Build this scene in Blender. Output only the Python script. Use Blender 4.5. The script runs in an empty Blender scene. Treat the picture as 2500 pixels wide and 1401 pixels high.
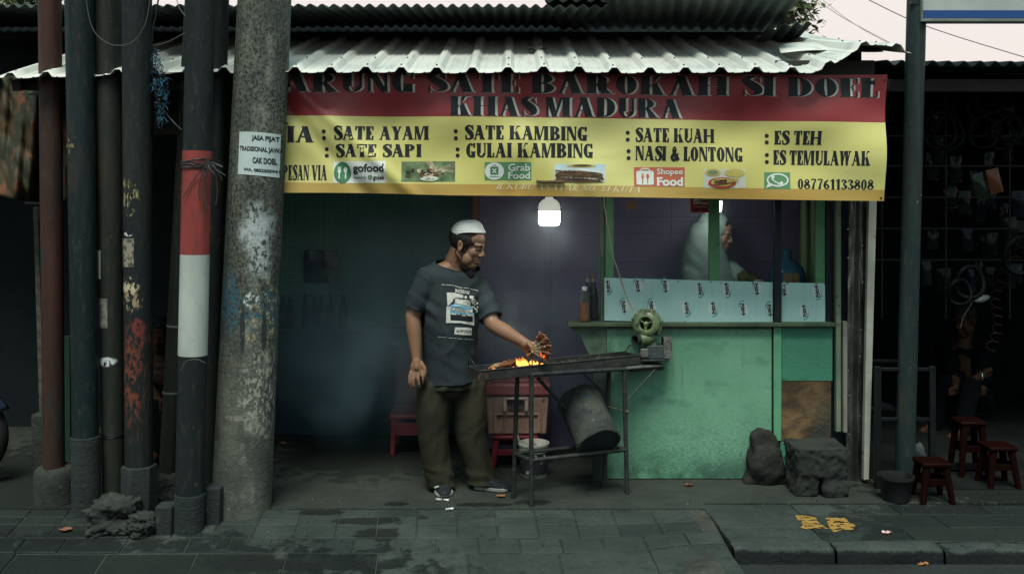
import bpy, bmesh, math, random
import numpy as np
from mathutils import Vector, Matrix, Euler, noise as mn
from mathutils.bvhtree import BVHTree
R = math.radians
random.seed(7)
sc = bpy.context.scene
COL = sc.collection

# ------------------------------------------------------------------ camera
F, CX, HY, H = 2430.0, 1250.0, 480.0, 1.76       # focal length in photo pixels, centre, horizon row, eye height
cd = bpy.data.cameras.new('camera')
cam = bpy.data.objects.new('camera', cd); COL.objects.link(cam)
cam.location = (0, 0, H); cam.rotation_euler = (R(90), 0, 0)
cd.sensor_width = 36; cd.lens = F/2500*36; cd.shift_y = -(700.5-HY)/2500
cd.clip_start = .05; cd.clip_end = 500
cd.dof.use_dof = True; cd.dof.focus_distance = 5.85; cd.dof.aperture_fstop = 4.5
sc.camera = cam

# ------------------------------------------------------------------ sky and sun
SUN_EL, SUN_AZ = 63, 188           # azimuth clockwise from +Y: the veiled sun stands behind the camera
w = bpy.data.worlds.new('World'); sc.world = w; w.use_nodes = True
wn, wl_ = w.node_tree.nodes, w.node_tree.links
bg = wn['Background']
sky = wn.new('ShaderNodeTexSky'); sky.sky_type = 'NISHITA'; sky.sun_disc = False
sky.sun_elevation = R(SUN_EL); sky.sun_rotation = R(SUN_AZ)
sky.air_density = 1.6; sky.dust_density = 5.0; sky.ozone_density = 1.0
flat = wn.new('ShaderNodeMix'); flat.data_type = 'RGBA'; flat.inputs[0].default_value = .75
# thin overcast veil over the clear sky: pinkish near the horizon, grey green overhead
wtc = wn.new('ShaderNodeTexCoord'); wsp = wn.new('ShaderNodeSeparateXYZ'); wl_.new(wtc.outputs['Generated'], wsp.inputs[0])
wmr = wn.new('ShaderNodeMapRange'); wmr.interpolation_type = 'SMOOTHSTEP'; wmr.inputs[1].default_value = .19; wmr.inputs[2].default_value = .38; wl_.new(wsp.outputs[2], wmr.inputs[0])
wmx = wn.new('ShaderNodeMix'); wmx.data_type = 'RGBA'; wl_.new(wmr.outputs[0], wmx.inputs[0])
wmx.inputs[6].default_value = (9.6, 8.45, 8.05, 1); wmx.inputs[7].default_value = (2.7, 5.9, 6.0, 1); wl_.new(wmx.outputs[2], flat.inputs[7])
wl_.new(sky.outputs[0], flat.inputs[6]); wl_.new(flat.outputs[2], bg.inputs[0])
bg.inputs[1].default_value = .086
sd = bpy.data.lights.new('sun', 'SUN'); sd.energy = 2.8; sd.angle = R(24); sd.color = (1, .98, .88)
sun = bpy.data.objects.new('sun', sd); COL.objects.link(sun)
sun.rotation_euler = (R(90-SUN_EL), 0, R(180-SUN_AZ))
sc.view_settings.view_transform = 'Standard'; sc.view_settings.look = 'None'
sc.view_settings.gamma = 1; sc.view_settings.exposure = .45
sc.render.engine = 'CYCLES'
sc.cycles.max_bounces = 6; sc.cycles.transparent_max_bounces = 10
sc.cycles.volume_step_rate = 2.0; sc.cycles.volume_max_steps = 48
sc.cycles.caustics_reflective = False; sc.cycles.caustics_refractive = False

# ------------------------------------------------------------------ helpers
def P(px, py, Y):
    return Vector(((px-CX)*Y/F, Y, H-(py-HY)*Y/F))
def gY(py, z=0.0):
    return (H-z)*F/(py-HY)
WL = {}
def link(o, parent=None, loc=(0, 0, 0)):
    COL.objects.link(o)
    if parent is not None:
        o.parent = parent; WL[o.name] = WL[parent.name]
    else:
        o.location = loc; WL[o.name] = Vector(loc)
    return o
def tag(o, label, cat, group=None, kind=None):
    o['label'] = label; o['category'] = cat
    if group: o['group'] = group
    if kind: o['kind'] = kind
    return o
def thing(name, label, cat, loc, group=None):
    o = bpy.data.objects.new(name, None); o.empty_display_size = .1
    link(o, None, loc); return tag(o, label, cat, group)
def dup(root, delta, label=None, rotz=0):
    loc = Vector(root.location)+Vector(delta)
    r = root.copy(); COL.objects.link(r); r.location = loc; WL[r.name] = loc
    if rotz: r.rotation_euler = (0, 0, rotz)
    if label: r['label'] = label
    for ch in list(root.children):
        c = ch.copy(); COL.objects.link(c); c.parent = r
        for g in list(ch.children):
            d = g.copy(); COL.objects.link(d); d.parent = c
    return r
def frame_of(d):
    d = Vector(d).normalized()
    a = Vector((0, 0, 1)) if abs(d.z) < .9 else Vector((0, 1, 0))
    u = d.cross(a).normalized(); return u, u.cross(d).normalized(), d

class MB:
    def __init__(s): s.v, s.f, s.m = [], [], []
    def add(s, vs, fs, m=0):
        b = len(s.v); s.v += [Vector(p) for p in vs]
        s.f += [tuple(i+b for i in q) for q in fs]; s.m += [m]*len(fs); return s
    def box(s, c, d, m=0, rot=None):
        c = Vector(c); x, y, z = d[0]/2, d[1]/2, d[2]/2
        vs = [Vector((i*x, j*y, k*z)) for i in (-1, 1) for j in (-1, 1) for k in (-1, 1)]
        if rot is not None: vs = [rot @ q for q in vs]
        return s.add([c+q for q in vs], [(0,1,3,2),(4,6,7,5),(0,4,5,1),(2,3,7,6),(0,2,6,4),(1,5,7,3)], m)
    def span(s, x0, x1, y0, y1, z0, z1, m=0):
        return s.box(((x0+x1)/2, (y0+y1)/2, (z0+z1)/2), (abs(x1-x0), abs(y1-y0), abs(z1-z0)), m)
    def beam(s, a, b, wd, dp, m=0):
        a, b = Vector(a), Vector(b); u, v, d = frame_of(b-a)
        rot = Matrix((u, v, d)).transposed()
        return s.box((a+b)/2, (wd, dp, (b-a).length), m, rot)
    def tube(s, pts, rad, n=12, m=0, caps=True, ell=None):
        pts = [Vector(p) for p in pts]
        if not hasattr(rad, '__len__'): rad = [rad]*len(pts)
        vs, fs = [], []; prev = None
        for i, p in enumerate(pts):
            d = pts[min(i+1, len(pts)-1)]-pts[max(i-1, 0)]
            if prev is None: u, v, _ = frame_of(d)
            else:
                dn = d.normalized(); u = prev-dn*prev.dot(dn)
                u = u.normalized() if u.length > 1e-6 else frame_of(d)[0]
                v = u.cross(dn)
            prev = u
            for k in range(n):
                a = 2*math.pi*k/n; vs.append(p+(u*math.cos(a)+v*math.sin(a))*rad[i])
        for i in range(len(pts)-1):
            for k in range(n):
                k2 = (k+1) % n; fs.append((i*n+k, i*n+k2, (i+1)*n+k2, (i+1)*n+k))
        if caps: fs += [tuple(range(n)), tuple((len(pts)-1)*n+k for k in reversed(range(n)))]
        return s.add(vs, fs, m)
    def capsule(s, pts, rad, n=14, m=0):
        """tube with rounded ends"""
        pts = [Vector(p) for p in pts]; rad = list(rad) if hasattr(rad, '__len__') else [rad]*len(pts)
        a = (pts[0]-pts[1]).normalized(); b = (pts[-1]-pts[-2]).normalized(); P2, R2 = [], []
        for t in (85, 60, 30): P2.append(pts[0]+a*rad[0]*math.sin(R(t))); R2.append(rad[0]*math.cos(R(t)))
        P2 += pts; R2 += rad
        for t in (30, 60, 85): P2.append(pts[-1]+b*rad[-1]*math.sin(R(t))); R2.append(rad[-1]*math.cos(R(t)))
        return s.tube(P2, R2, n, m)
    def lathe(s, prof, c, n=24, m=0, axis=(0, 0, 1), caps=True):
        u, v, d = frame_of(axis); c = Vector(c)
        vs = [c+d*z+(u*math.cos(2*math.pi*k/n)+v*math.sin(2*math.pi*k/n))*r for r, z in prof for k in range(n)]
        fs = [(i*n+k, i*n+(k+1) % n, (i+1)*n+(k+1) % n, (i+1)*n+k) for i in range(len(prof)-1) for k in range(n)]
        if caps: fs += [tuple(reversed(range(n))), tuple((len(prof)-1)*n+k for k in range(n))]
        return s.add(vs, fs, m)
    def ell(s, c, r, rot=None, nu=20, nv=12, m=0):
        c = Vector(c); vs, fs = [], []
        for j in range(nv+1):
            t = math.pi*j/nv
            for k in range(nu):
                a = 2*math.pi*k/nu
                q = Vector((r[0]*math.sin(t)*math.cos(a), r[1]*math.sin(t)*math.sin(a), r[2]*math.cos(t)))
                vs.append(c+(rot @ q if rot is not None else q))
        for j in range(nv):
            for k in range(nu): fs.append((j*nu+k, (j+1)*nu+k, (j+1)*nu+(k+1) % nu, j*nu+(k+1) % nu))
        return s.add(vs, fs, m)
    def prism(s, poly, vec, m=0):
        n = len(poly); vec = Vector(vec); poly = [Vector(p) for p in poly]
        fs = [tuple(range(n)), tuple(reversed(range(n, 2*n)))]+[(i, i+n, (i+1) % n+n, (i+1) % n) for i in range(n)]
        return s.add(poly+[p+vec for p in poly], fs, m)
    def grid(s, fn, nu, nv, m=0):
        vs = [fn(i/nu, j/nv) for j in range(nv+1) for i in range(nu+1)]
        fs = [(j*(nu+1)+i, j*(nu+1)+i+1, (j+1)*(nu+1)+i+1, (j+1)*(nu+1)+i) for j in range(nv) for i in range(nu)]
        return s.add(vs, fs, m)
    def mesh(s, name, off=Vector((0, 0, 0))):
        me = bpy.data.meshes.new(name); me.from_pydata([p-off for p in s.v], [], s.f); me.validate(); return me
    def build(s, name, mats, parent=None, loc=None, bevel=0, smooth=35, seg=2, recalc=True, solid=0):
        if parent is not None: off = WL[parent.name]
        else:
            if loc is None:
                a = np.array([tuple(p) for p in s.v]); loc = ((a[:, 0].min()+a[:, 0].max())/2, (a[:, 1].min()+a[:, 1].max())/2, a[:, 2].min())
            off = Vector(loc)
        me = bpy.data.meshes.new(name); me.from_pydata([p-off for p in s.v], [], s.f)
        if not isinstance(mats, (list, tuple)): mats = [mats]
        for q in mats: me.materials.append(q)
        if len(mats) > 1: me.polygons.foreach_set('material_index', s.m)
        if recalc:
            bm = bmesh.new(); bm.from_mesh(me); bmesh.ops.recalc_face_normals(bm, faces=bm.faces); bm.to_mesh(me); bm.free()
        if smooth:
            me.shade_smooth()
            if smooth < 180: me.set_sharp_from_angle(angle=R(smooth))
        o = bpy.data.objects.new(name, me); link(o, parent, off if parent is None else (0, 0, 0))
        if bevel:
            b = o.modifiers.new('bevel', 'BEVEL'); b.width = bevel; b.segments = seg; b.limit_method = 'ANGLE'; b.angle_limit = R(40)
            b.harden_normals = False
        if solid:
            b = o.modifiers.new('solid', 'SOLIDIFY'); b.thickness = solid; b.offset = 0
        return o

def remesh(mb, voxel, smooth=4, fac=.5):
    """one closed continuous surface grown round all the shapes in the builder"""
    me = mb.mesh('tmp'); bm = bmesh.new(); bm.from_mesh(me); bmesh.ops.recalc_face_normals(bm, faces=bm.faces); bm.to_mesh(me); bm.free()
    o = bpy.data.objects.new('tmp', me); COL.objects.link(o)
    r = o.modifiers.new('r', 'REMESH'); r.mode = 'VOXEL'; r.voxel_size = voxel; r.use_smooth_shade = True
    if smooth:
        q = o.modifiers.new('s', 'SMOOTH'); q.iterations = smooth; q.factor = fac
    dg = bpy.context.evaluated_depsgraph_get(); dg.update()
    out = bpy.data.meshes.new_from_object(o.evaluated_get(dg), depsgraph=dg)
    bpy.data.objects.remove(o); bpy.data.meshes.remove(me)
    n = MB(); n.v = [v.co.copy() for v in out.vertices]; n.f = [tuple(p.vertices) for p in out.polygons]; n.m = [0]*len(n.f)
    bpy.data.meshes.remove(out); return n
def normals_of(mb):
    me = mb.mesh('tmp'); out = [v.normal.copy() for v in me.vertices]; bpy.data.meshes.remove(me); return out
def displace(mb, fn):
    nn = normals_of(mb); mb.v = [p+n*fn(p, n) for p, n in zip(mb.v, nn)]; return mb
def cut(mb, co, no):
    """remove what lies on the side of the plane its normal points to"""
    me = mb.mesh('tmp'); bm = bmesh.new(); bm.from_mesh(me); bpy.data.meshes.remove(me)
    bmesh.ops.bisect_plane(bm, geom=bm.verts[:]+bm.edges[:]+bm.faces[:], plane_co=co, plane_no=no, clear_outer=True)
    bm.verts.index_update()
    n = MB(); n.v = [v.co.copy() for v in bm.verts]; n.f = [tuple(v.index for v in f.verts) for f in bm.faces]; n.m = [0]*len(n.f)
    bm.free(); return n
def keep(mb, fn):
    """only the faces whose centre passes"""
    n = MB(); ok = [q for q in mb.f if fn(sum((mb.v[i] for i in q), Vector())/len(q))]
    used = {}; 
    for q in ok:
        for i in q:
            if i not in used: used[i] = len(n.v); n.v.append(mb.v[i].copy())
    n.f = [tuple(used[i] for i in q) for q in ok]; n.m = [0]*len(n.f); return n
def sg(x, a, b):
    t = max(0, min(1, (x-a)/(b-a))); return t*t*(3-2*t)
def rock(c, d, seed, rough=.25, sub=5, flat=.9):
    bm = bmesh.new(); bmesh.ops.create_icosphere(bm, subdivisions=sub, radius=1)
    mb = MB(); o = Vector((seed*3.7, seed*1.3, seed*7.1))
    for v in bm.verts:
        p = v.co.copy()
        for ax in range(3): p[ax] = max(-.72, min(.72, p[ax]))/.72       # blocky
        k = 1+rough*(mn.fractal(p*1.1+o, 1, 2, 5)*.8)+rough*.35*mn.noise(p*5+o)+rough*.22*mn.fractal(p*11+o, 1, 2, 3)
        mb.v.append(Vector((c[0]+p.x*k*d[0]/2, c[1]+p.y*k*d[1]/2, c[2]+max(p.z*k*d[2]/2, -d[2]/2*flat))))
    bm.verts.index_update(); mb.f = [tuple(v.index for v in f.verts) for f in bm.faces]; mb.m = [0]*len(mb.f); bm.free(); return mb

# ------------------------------------------------------------------ materials
class NT:
    def __init__(s, name):
        s.mat = bpy.data.materials.new(name); s.mat.use_nodes = True
        s.t = s.mat.node_tree; s.n = s.t.nodes; s.l = s.t.links
        s.b = s.n['Principled BSDF']; s.tc = s.n.new('ShaderNodeTexCoord'); s._c = {}
    def lk(s, a, b): s.l.new(a, b)
    def setv(s, sock, v):
        if isinstance(v, bpy.types.NodeSocket): s.lk(v, sock)
        elif hasattr(v, '__len__') and len(v) == 3 and sock.type == 'RGBA': sock.default_value = (*v, 1)
        else: sock.default_value = v
    def coord(s, stretch=(1, 1, 1)):
        if stretch == (1, 1, 1): return s.tc.outputs['Object']
        if stretch not in s._c:
            m = s.n.new('ShaderNodeMapping'); m.inputs['Scale'].default_value = stretch
            s.lk(s.tc.outputs['Object'], m.inputs[0]); s._c[stretch] = m.outputs[0]
        return s._c[stretch]
    def noise(s, scale, detail=5, stretch=(1, 1, 1), dist=0, rough=.55, off=0):
        n = s.n.new('ShaderNodeTexNoise'); n.noise_dimensions = '4D'; n.inputs['W'].default_value = off
        n.inputs['Scale'].default_value = scale; n.inputs['Detail'].default_value = detail
        n.inputs['Roughness'].default_value = rough; n.inputs['Distortion'].default_value = dist
        s.lk(s.coord(stretch), n.inputs['Vector']); return n.outputs[0]
    def vor(s, scale, stretch=(1, 1, 1), feature='F1', out='Distance'):
        n = s.n.new('ShaderNodeTexVoronoi'); n.feature = feature; n.inputs['Scale'].default_value = scale
        s.lk(s.coord(stretch), n.inputs['Vector']); return n.outputs[out]
    def step(s, x, lo, hi):
        n = s.n.new('ShaderNodeMapRange'); n.interpolation_type = 'SMOOTHSTEP'
        n.inputs[1].default_value = lo; n.inputs[2].default_value = hi; s.setv(n.inputs[0], x); return n.outputs[0]
    def math(s, op, a, b=0.0):
        n = s.n.new('ShaderNodeMath'); n.operation = op; s.setv(n.inputs[0], a); s.setv(n.inputs[1], b); return n.outputs[0]
    def mix(s, fac, a, b):
        n = s.n.new('ShaderNodeMix'); n.data_type = 'RGBA'; s.setv(n.inputs[0], fac); s.setv(n.inputs[6], a); s.setv(n.inputs[7], b); return n.outputs[2]
    def axis(s, i):
        if 'sep' not in s._c:
            n = s.n.new('ShaderNodeSeparateXYZ'); s.lk(s.tc.outputs['Object'], n.inputs[0]); s._c['sep'] = n
        return s._c['sep'].outputs[i]
    def region(s, c, r, soft=.5, wob=0.0, wscale=8):
        """1 inside an ellipsoid of radii r round c (object space), fading outside; wob makes its edge ragged"""
        m = s.n.new('ShaderNodeMapping'); m.vector_type = 'POINT'
        m.inputs['Location'].default_value = tuple(-a/b for a, b in zip(c, r)); m.inputs['Scale'].default_value = tuple(1/b for b in r)
        s.lk(s.tc.outputs['Object'], m.inputs[0])
        n = s.n.new('ShaderNodeVectorMath'); n.operation = 'LENGTH'; s.lk(m.outputs[0], n.inputs[0]); d = n.outputs['Value']
        if wob: d = s.math('ADD', d, s.math('MULTIPLY', s.math('SUBTRACT', s.noise(wscale, 5, off=c[2]), .5), wob))
        return s.math('SUBTRACT', 1, s.step(d, 1-soft/2, 1+soft/2))
    def bump(s, h, strength=.3, dist=.01):
        n = s.n.new('ShaderNodeBump'); n.inputs['Strength'].default_value = strength; n.inputs['Distance'].default_value = dist
        s.lk(h, n.inputs['Height'])
        prev = s.b.inputs['Normal'].links
        if prev: s.lk(prev[0].from_socket, n.inputs['Normal'])
        s.lk(n.outputs[0], s.b.inputs['Normal'])
    def done(s, col, rough=.6, metal=0, spec=.28):
        s.setv(s.b.inputs['Base Color'], col); s.setv(s.b.inputs['Roughness'], rough); s.setv(s.b.inputs['Metallic'], metal)
        s.b.inputs['Specular IOR Level'].default_value = spec; return s.mat
def mat(name, col, var=None, vs=5, rough=.6, metal=0, bump=0, bs=60, stretch=(1, 1, 1), spots=None, ss=40, spec=.22, lo=.35, hi=.65, bd=.01):
    """plain mottled material: two tones by noise, optional specks, noise bump"""
    t = NT(name); c = col
    if var is not None: c = t.mix(t.step(t.noise(vs, 6, stretch), lo, hi), col, var)
    if spots is not None: c = t.mix(t.step(t.noise(ss, 3, stretch, off=3), .62, .7), c, spots)
    if bump: t.bump(t.noise(bs, 5, stretch, off=1), bump, bd)
    return t.done(c, rough, metal, spec)
# ------------------------------------------------------------------ lettering: heavy serif glyphs drawn as strokes
def stroke(pts, wid):
    out = []
    n = len(pts); L, Rr = [], []
    for i in range(n):
        a, b = pts[max(i-1, 0)], pts[min(i+1, n-1)]
        dx, dy = b[0]-a[0], b[1]-a[1]; l = math.hypot(dx, dy) or 1; nx, ny = -dy/l, dx/l
        wv = wid[i] if hasattr(wid, '__len__') else wid
        L.append((pts[i][0]+nx*wv/2, pts[i][1]+ny*wv/2)); Rr.append((pts[i][0]-nx*wv/2, pts[i][1]-ny*wv/2))
    for i in range(n-1): out.append([L[i], L[i+1], Rr[i+1], Rr[i]])
    return out
def rect(x0, y0, x1, y1): return [[(x0, y0), (x1, y0), (x1, y1), (x0, y1)]]
def ringp(cx, cy, rx, ry, tw, th, a0=0, a1=360, n=28):
    out = []
    pr = None
    for i in range(n+1):
        a = R(a0+(a1-a0)*i/n); o = (cx+rx*math.cos(a), cy+ry*math.sin(a)); q = (cx+(rx-tw)*math.cos(a), cy+(ry-th)*math.sin(a))
        if pr: out.append([pr[0], o, q, pr[1]])
        pr = (o, q)
    return out
def spline(ctrl, n=26):
    """Catmull-Rom through (x, y, w)"""
    c = [np.array(p, float) for p in ctrl]; c = [2*c[0]-c[1]]+c+[2*c[-1]-c[-2]]; out = []
    segs = len(c)-3
    for i in range(n+1):
        t = i/n*segs; k = min(int(t), segs-1); u = t-k; p0, p1, p2, p3 = c[k:k+4]
        out.append(.5*((2*p1)+(-p0+p2)*u+(2*p0-5*p1+4*p2-p3)*u*u+(-p0+3*p1-3*p2+p3)*u**3))
    return [(p[0], p[1]) for p in out], [max(.01, p[2]) for p in out]
def serif_glyph(ch, T, t, s, sh, wide=1.0):
    """polygons in a cell of height 1; T thick stroke, t hairline, s serif overhang, sh serif height. Returns (polys, advance)"""
    g = []
    def stem(x, w=T, y0=0, y1=1, sb=True, st=True):
        g.extend(rect(x, y0, x+w, y1))
        if sb: g.extend(rect(x-s, y0, x+w+s, y0+sh))
        if st: g.extend(rect(x-s, y1-sh, x+w+s, y1))
    def quad(x0, x1, x2, x3, y0=0, y1=1): g.append([(x0, y0), (x1, y0), (x3, y1), (x2, y1)])
    W = .62*wide
    if ch == 'I': stem(s); w = T+2*s
    elif ch == 'L': stem(s); g += rect(s+T, 0, s+W*.85, t); g += rect(s+W*.85-t*1.1, 0, s+W*.85, .32); w = W*.85+s
    elif ch in 'EF':
        stem(s); x1 = s+W*.85
        g += rect(s+T, 1-t, x1, 1); g += rect(x1-t*1.1, .72, x1, 1)
        g += rect(s+T, .5-t/2, x1-.14, .5+t/2); g += rect(x1-.14-t, .36, x1-.14, .64)
        if ch == 'E': g += rect(s+T, 0, x1, t); g += rect(x1-t*1.1, 0, x1, .3)
        w = x1
    elif ch == 'T':
        x1 = W+.06; c = x1/2; stem(c-T/2, st=False); g += rect(0, 1-t, x1, 1); g += rect(0, .7, t*1.1, 1); g += rect(x1-t*1.1, .7, x1, 1); w = x1
    elif ch == 'H': stem(s); stem(s+W-.02, T); g += rect(s+T, .5-t/2, s+W, .5+t/2); w = s*2+W+T-.02
    elif ch == 'N':
        th = max(t, T*.35); stem(s, th, st=False); g += rect(0, 1-sh, s+th, 1); quad(s+W*.9-T*.3, s+W*.9+th, s-.02, s+T*.95); stem(s+W*.9, th, sb=False); w = s*2+W*.9+th
    elif ch == 'M':
        th = max(t, T*.35); a = W*1.15; stem(s, th, st=False); g += rect(0, 1-sh, s+T*.8, 1)
        quad(s+a*.5-T*.35, s+a*.5+T*.35, s-.02, s+T*.9); quad(s+a*.5-th*.4, s+a*.5+th*.6, s+a-th, s+a); stem(s+a-.02, T); w = 2*s+a+T
    elif ch in 'AV':
        a = W*1.08+T*.3; q = (1 if ch == 'A' else 0); b = len(g)
        th = max(t, T*.3); m = a/2
        quad(s+.02, s+.02+th, m-th*.4, m+th*.6); quad(a-T+s, a+s, m-T*.45, m+T*.55)
        g.extend(rect(s+a*.2, .3, a*.8, .3+t))
        g.extend(rect(0, 0, s*2+th+.02, sh)); g.extend(rect(a-T, 0, a+2*s, sh)); w = a+2*s
        if ch == 'V': g[b:] = [[(w-x, 1-y) for x, y in pl] for pl in g[b:]]; g.pop(-3)
    elif ch == 'W':
        th = max(t, T*.35); a = W*.75
        for k in (0, 1):
            x = k*a*.95; g.append([(x+a*.5-T*.3, 0), (x+a*.5+T*.4, 0), (x+s+T, 1), (x+s, 1)]); g.append([(x+a*.5-th*.2, 0), (x+a*.5+th*.6, 0), (x+a+th*.4+s, 1), (x+a-th*.6+s, 1)])
            g += rect(x, 1-sh, x+T+2*s, 1)
        g += rect(a*1.95-.06, 1-sh, a*1.95+th+s*2, 1); w = a*1.95+2*s+th
    elif ch == 'Y':
        th = max(t, T*.4); a = W*1.05; stem(a/2-T/2+s, y1=.5, st=False)
        g.append([(a/2-T/2+s, .48), (a/2+T/2+s, .48), (T+s, 1), (s, 1)]); g.append([(a/2+T/2-th+s, .48), (a/2+T/2+s, .48), (a+s, 1), (a-th+s, 1)])
        g += rect(0, 1-sh, T+2*s, 1); g += rect(a-th, 1-sh, a+2*s, 1); w = a+2*s
    elif ch == 'K':
        stem(s); th = max(t, T*.35); x1 = s+W+.08
        g.append([(s+T, .36), (s+T, .36+th*1.3), (x1-T*.2, 1), (x1-T*.2-th*1.2, 1)]); g.append([(x1-T*.85, 0), (x1+T*.25, 0), (s+T+th*2.2, .66), (s+T+th*.6, .5)])
        g += rect(x1-T-s, 0, x1+T*.25+s, sh); g += rect(x1-T*.6-s, 1-sh, x1+s, 1); w = x1+T*.25+s
    elif ch in 'BPR':
        stem(s); rx = W*.62
        g += rect(s+T, 1-t, s+T+.04, 1); g += ringp(s+T, .74, rx-.02, .26, T*.95, t, -90, 90, 14)
        if ch == 'B': g += ringp(s+T, .27, rx+.03, .27, T, t, -90, 90, 14)
        w = s+T+rx+.03
        if ch == 'R':
            g.append([(w-T*.75, 0), (w+T*.3, 0), (s+T+.16, .5), (s+T-.02, .5)]); g += rect(w-T*.8, 0, w+T*.3+s, sh); w += T*.3+s
    elif ch == 'D': stem(s); g += ringp(s+T-.02, .5, W*.78, .5, T, t, -90, 90, 20); w = s+T+W*.78
    elif ch in 'O0Q': a = W*1.12 if ch == 'O' else .5*wide; g += ringp(a/2, .5, a/2, .5, T if ch == 'O' else T*.8, t); w = a
    elif ch in 'CG':
        a = W*1.1; g += ringp(a/2, .5, a/2, .5, T, t, 48, 312, 26); g += rect(a-t*1.4, .68, a, 1)
        if ch == 'G': g += rect(a-T, .0, a, .42); g += rect(a-T-s, .42-sh, a+s, .42)
        w = a+s
    elif ch == 'U':
        th = max(t, T*.35); a = W*1.05; stem(s, T, y0=.3, sb=False); stem(s+a-th, th, y0=.3, sb=False)
        g += [[p for p in q] for q in ringp(s+a/2, .31, a/2, .31, (T+th)/2, t*1.2, 180, 360, 18)]; w = a+2*s
    elif ch == 'J':
        stem(.2, T, y0=.25, sb=False); g += ringp(.2+T/2-.08, .25, T/2+.08, .25, T*.8, t, 180, 360, 14); w = .2+T+s
    elif ch in 'S8359264&7':
        C = {'S': [(.50, .80, t), (.40, .95, t*1.1), (.24, .95, T*.5), (.13, .78, T*.95), (.28, .57, T*1.15), (.43, .40, T*1.15), (.47, .2, T*.9), (.33, .05, t*1.3), (.17, .05, t), (.05, .24, t)],
             '8': [(.28, .53, T*.8), (.1, .74, T*.6), (.26, .95, t), (.42, .74, T*.6), (.26, .53, T), (.06, .26, T*.7), (.26, .05, t), (.47, .26, T*.7), (.28, .53, T*.8)],
             '3': [(.06, .78, T*.7), (.2, .95, t), (.4, .76, T*.8), (.2, .54, t), (.44, .28, T), (.22, .05, t), (.05, .2, T*.7)],
             '5': [(.12, .52, t), (.28, .62, t), (.45, .34, T), (.22, .05, t), (.05, .2, T*.6)],
             '9': [(.42, .72, T*.8), (.24, .95, t), (.08, .7, T*.8), (.24, .45, t), (.42, .72, T*.8), (.38, .3, T*.7), (.12, .05, t*1.3)],
             '2': [(.06, .74, T*.7), (.24, .95, t), (.43, .74, T), (.24, .4, T*.7), (.06, .1, t)],
             '6': [(.4, .92, t*1.3), (.14, .65, T*.8), (.09, .3, T*.8), (.25, .05, t), (.42, .28, T*.8), (.25, .52, t), (.1, .3, T*.8)],
             '4': [(.34, .98, T*.5), (.05, .32, t), (.3, .28, t), (.5, .28, t)],
             '7': [(.05, .94, t*1.6), (.44, .94, t*1.6), (.3, .55, T*.6), (.2, .03, T*.9)],
             '&': [(.62, .55, t), (.5, .2, t*1.4), (.25, .05, T*.8), (.08, .25, T*.9), (.3, .55, T*.7), (.42, .78, T*.5), (.3, .95, t), (.2, .78, T*.7), (.34, .45, T*1.1), (.66, .03, T*1.1)]}[ch]
        k = 1.12*wide if ch == 'S' else wide
        pts, wd = spline([(x*k, y, q) for x, y, q in C], 40); g += stroke(pts, wd); w = (.68 if ch == '&' else .52)*k
        if ch == 'S': g += rect(.47*k, .68, .47*k+t, 1); g += rect(.04*k, 0, .04*k+t, .32)
        if ch == '5': g += rect(.1*k, .5, .1*k+t, .95); g += rect(.1*k, .85, .42*k, .97)
        if ch == '2': g += rect(.04*k, 0, .46*k, .14)
        if ch == '4': g += rect(.28*k, 0, .28*k+T*.9, 1)
    elif ch == '1': stem(.1+s, T*.9, st=False); g += rect(.02, .8, .1+s, .8+t*1.2); w = .1+T+2*s
    elif ch == ':': g += ringp(.1, .16, .1, .14, .099, .139, n=16); g += ringp(.1, .66, .1, .14, .099, .139, n=16); w = .2
    elif ch == '.': g += ringp(.08, .08, .08, .08, .079, .079, n=12); w = .16
    else: return [], .3*wide
    return g, w
def serif_line(txt, T=.25, t=.09, s=.04, sh=.08, gap=.045, wide=1.0, space=.3):
    x, out = 0, []
    for ch in txt:
        if ch == ' ': x += space; continue
        g, w = serif_glyph(ch, T, t, s, sh, wide); out += [[(px+x, py) for px, py in q] for q in g]; x += w+gap
    return out
def sans(txt, bold=.0, spacing=1.0, italic=0.0):
    cu = bpy.data.curves.new('t', 'FONT'); cu.body = txt; cu.size = 1; cu.offset = bold; cu.space_character = spacing; cu.resolution_u = 3; cu.shear = italic
    o = bpy.data.objects.new('t', cu); COL.objects.link(o); dg = bpy.context.evaluated_depsgraph_get(); dg.update()
    me = bpy.data.meshes.new_from_object(o.evaluated_get(dg), depsgraph=dg)
    vs = [(v.co.x, v.co.y) for v in me.vertices]; out = [[vs[i] for i in p.vertices] for p in me.polygons]
    bpy.data.objects.remove(o); bpy.data.curves.remove(cu); bpy.data.meshes.remove(me); return out
def fit(polys, x0, x1, yt, yb, yt2=None, capscale=None):
    """polygons fitted to a box; y runs downwards as in the print's own layout; yt2 = top at the right end (a tilted line)"""
    xs = [p[0] for q in polys for p in q]; ys = [p[1] for q in polys for p in q]
    a, b, c, d = min(xs), max(xs), min(ys), max(ys); sl = 0 if yt2 is None else (yt2-yt)/(x1-x0)
    out = []
    for q in polys:
        r = []
        for x, y in q:
            X = x0+(x-a)/(b-a)*(x1-x0); r.append((X, yb-(y-c)/(d-c)*(yb-yt)+sl*(X-x0)))
        out.append(r)
    return out
def disc(cx, cy, rx, ry=None, n=28, a0=0, a1=360):
    ry = ry or rx; return [[(cx+rx*math.cos(R(a0+(a1-a0)*i/n)), cy+ry*math.sin(R(a0+(a1-a0)*i/n))) for i in range(n if a1-a0 == 360 else n+1)]]
def ringb(cx, cy, r, t, a0=0, a1=360, n=28, ry=None): return ringp(cx, cy, r, ry or r, t, t, a0, a1, n)
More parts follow.
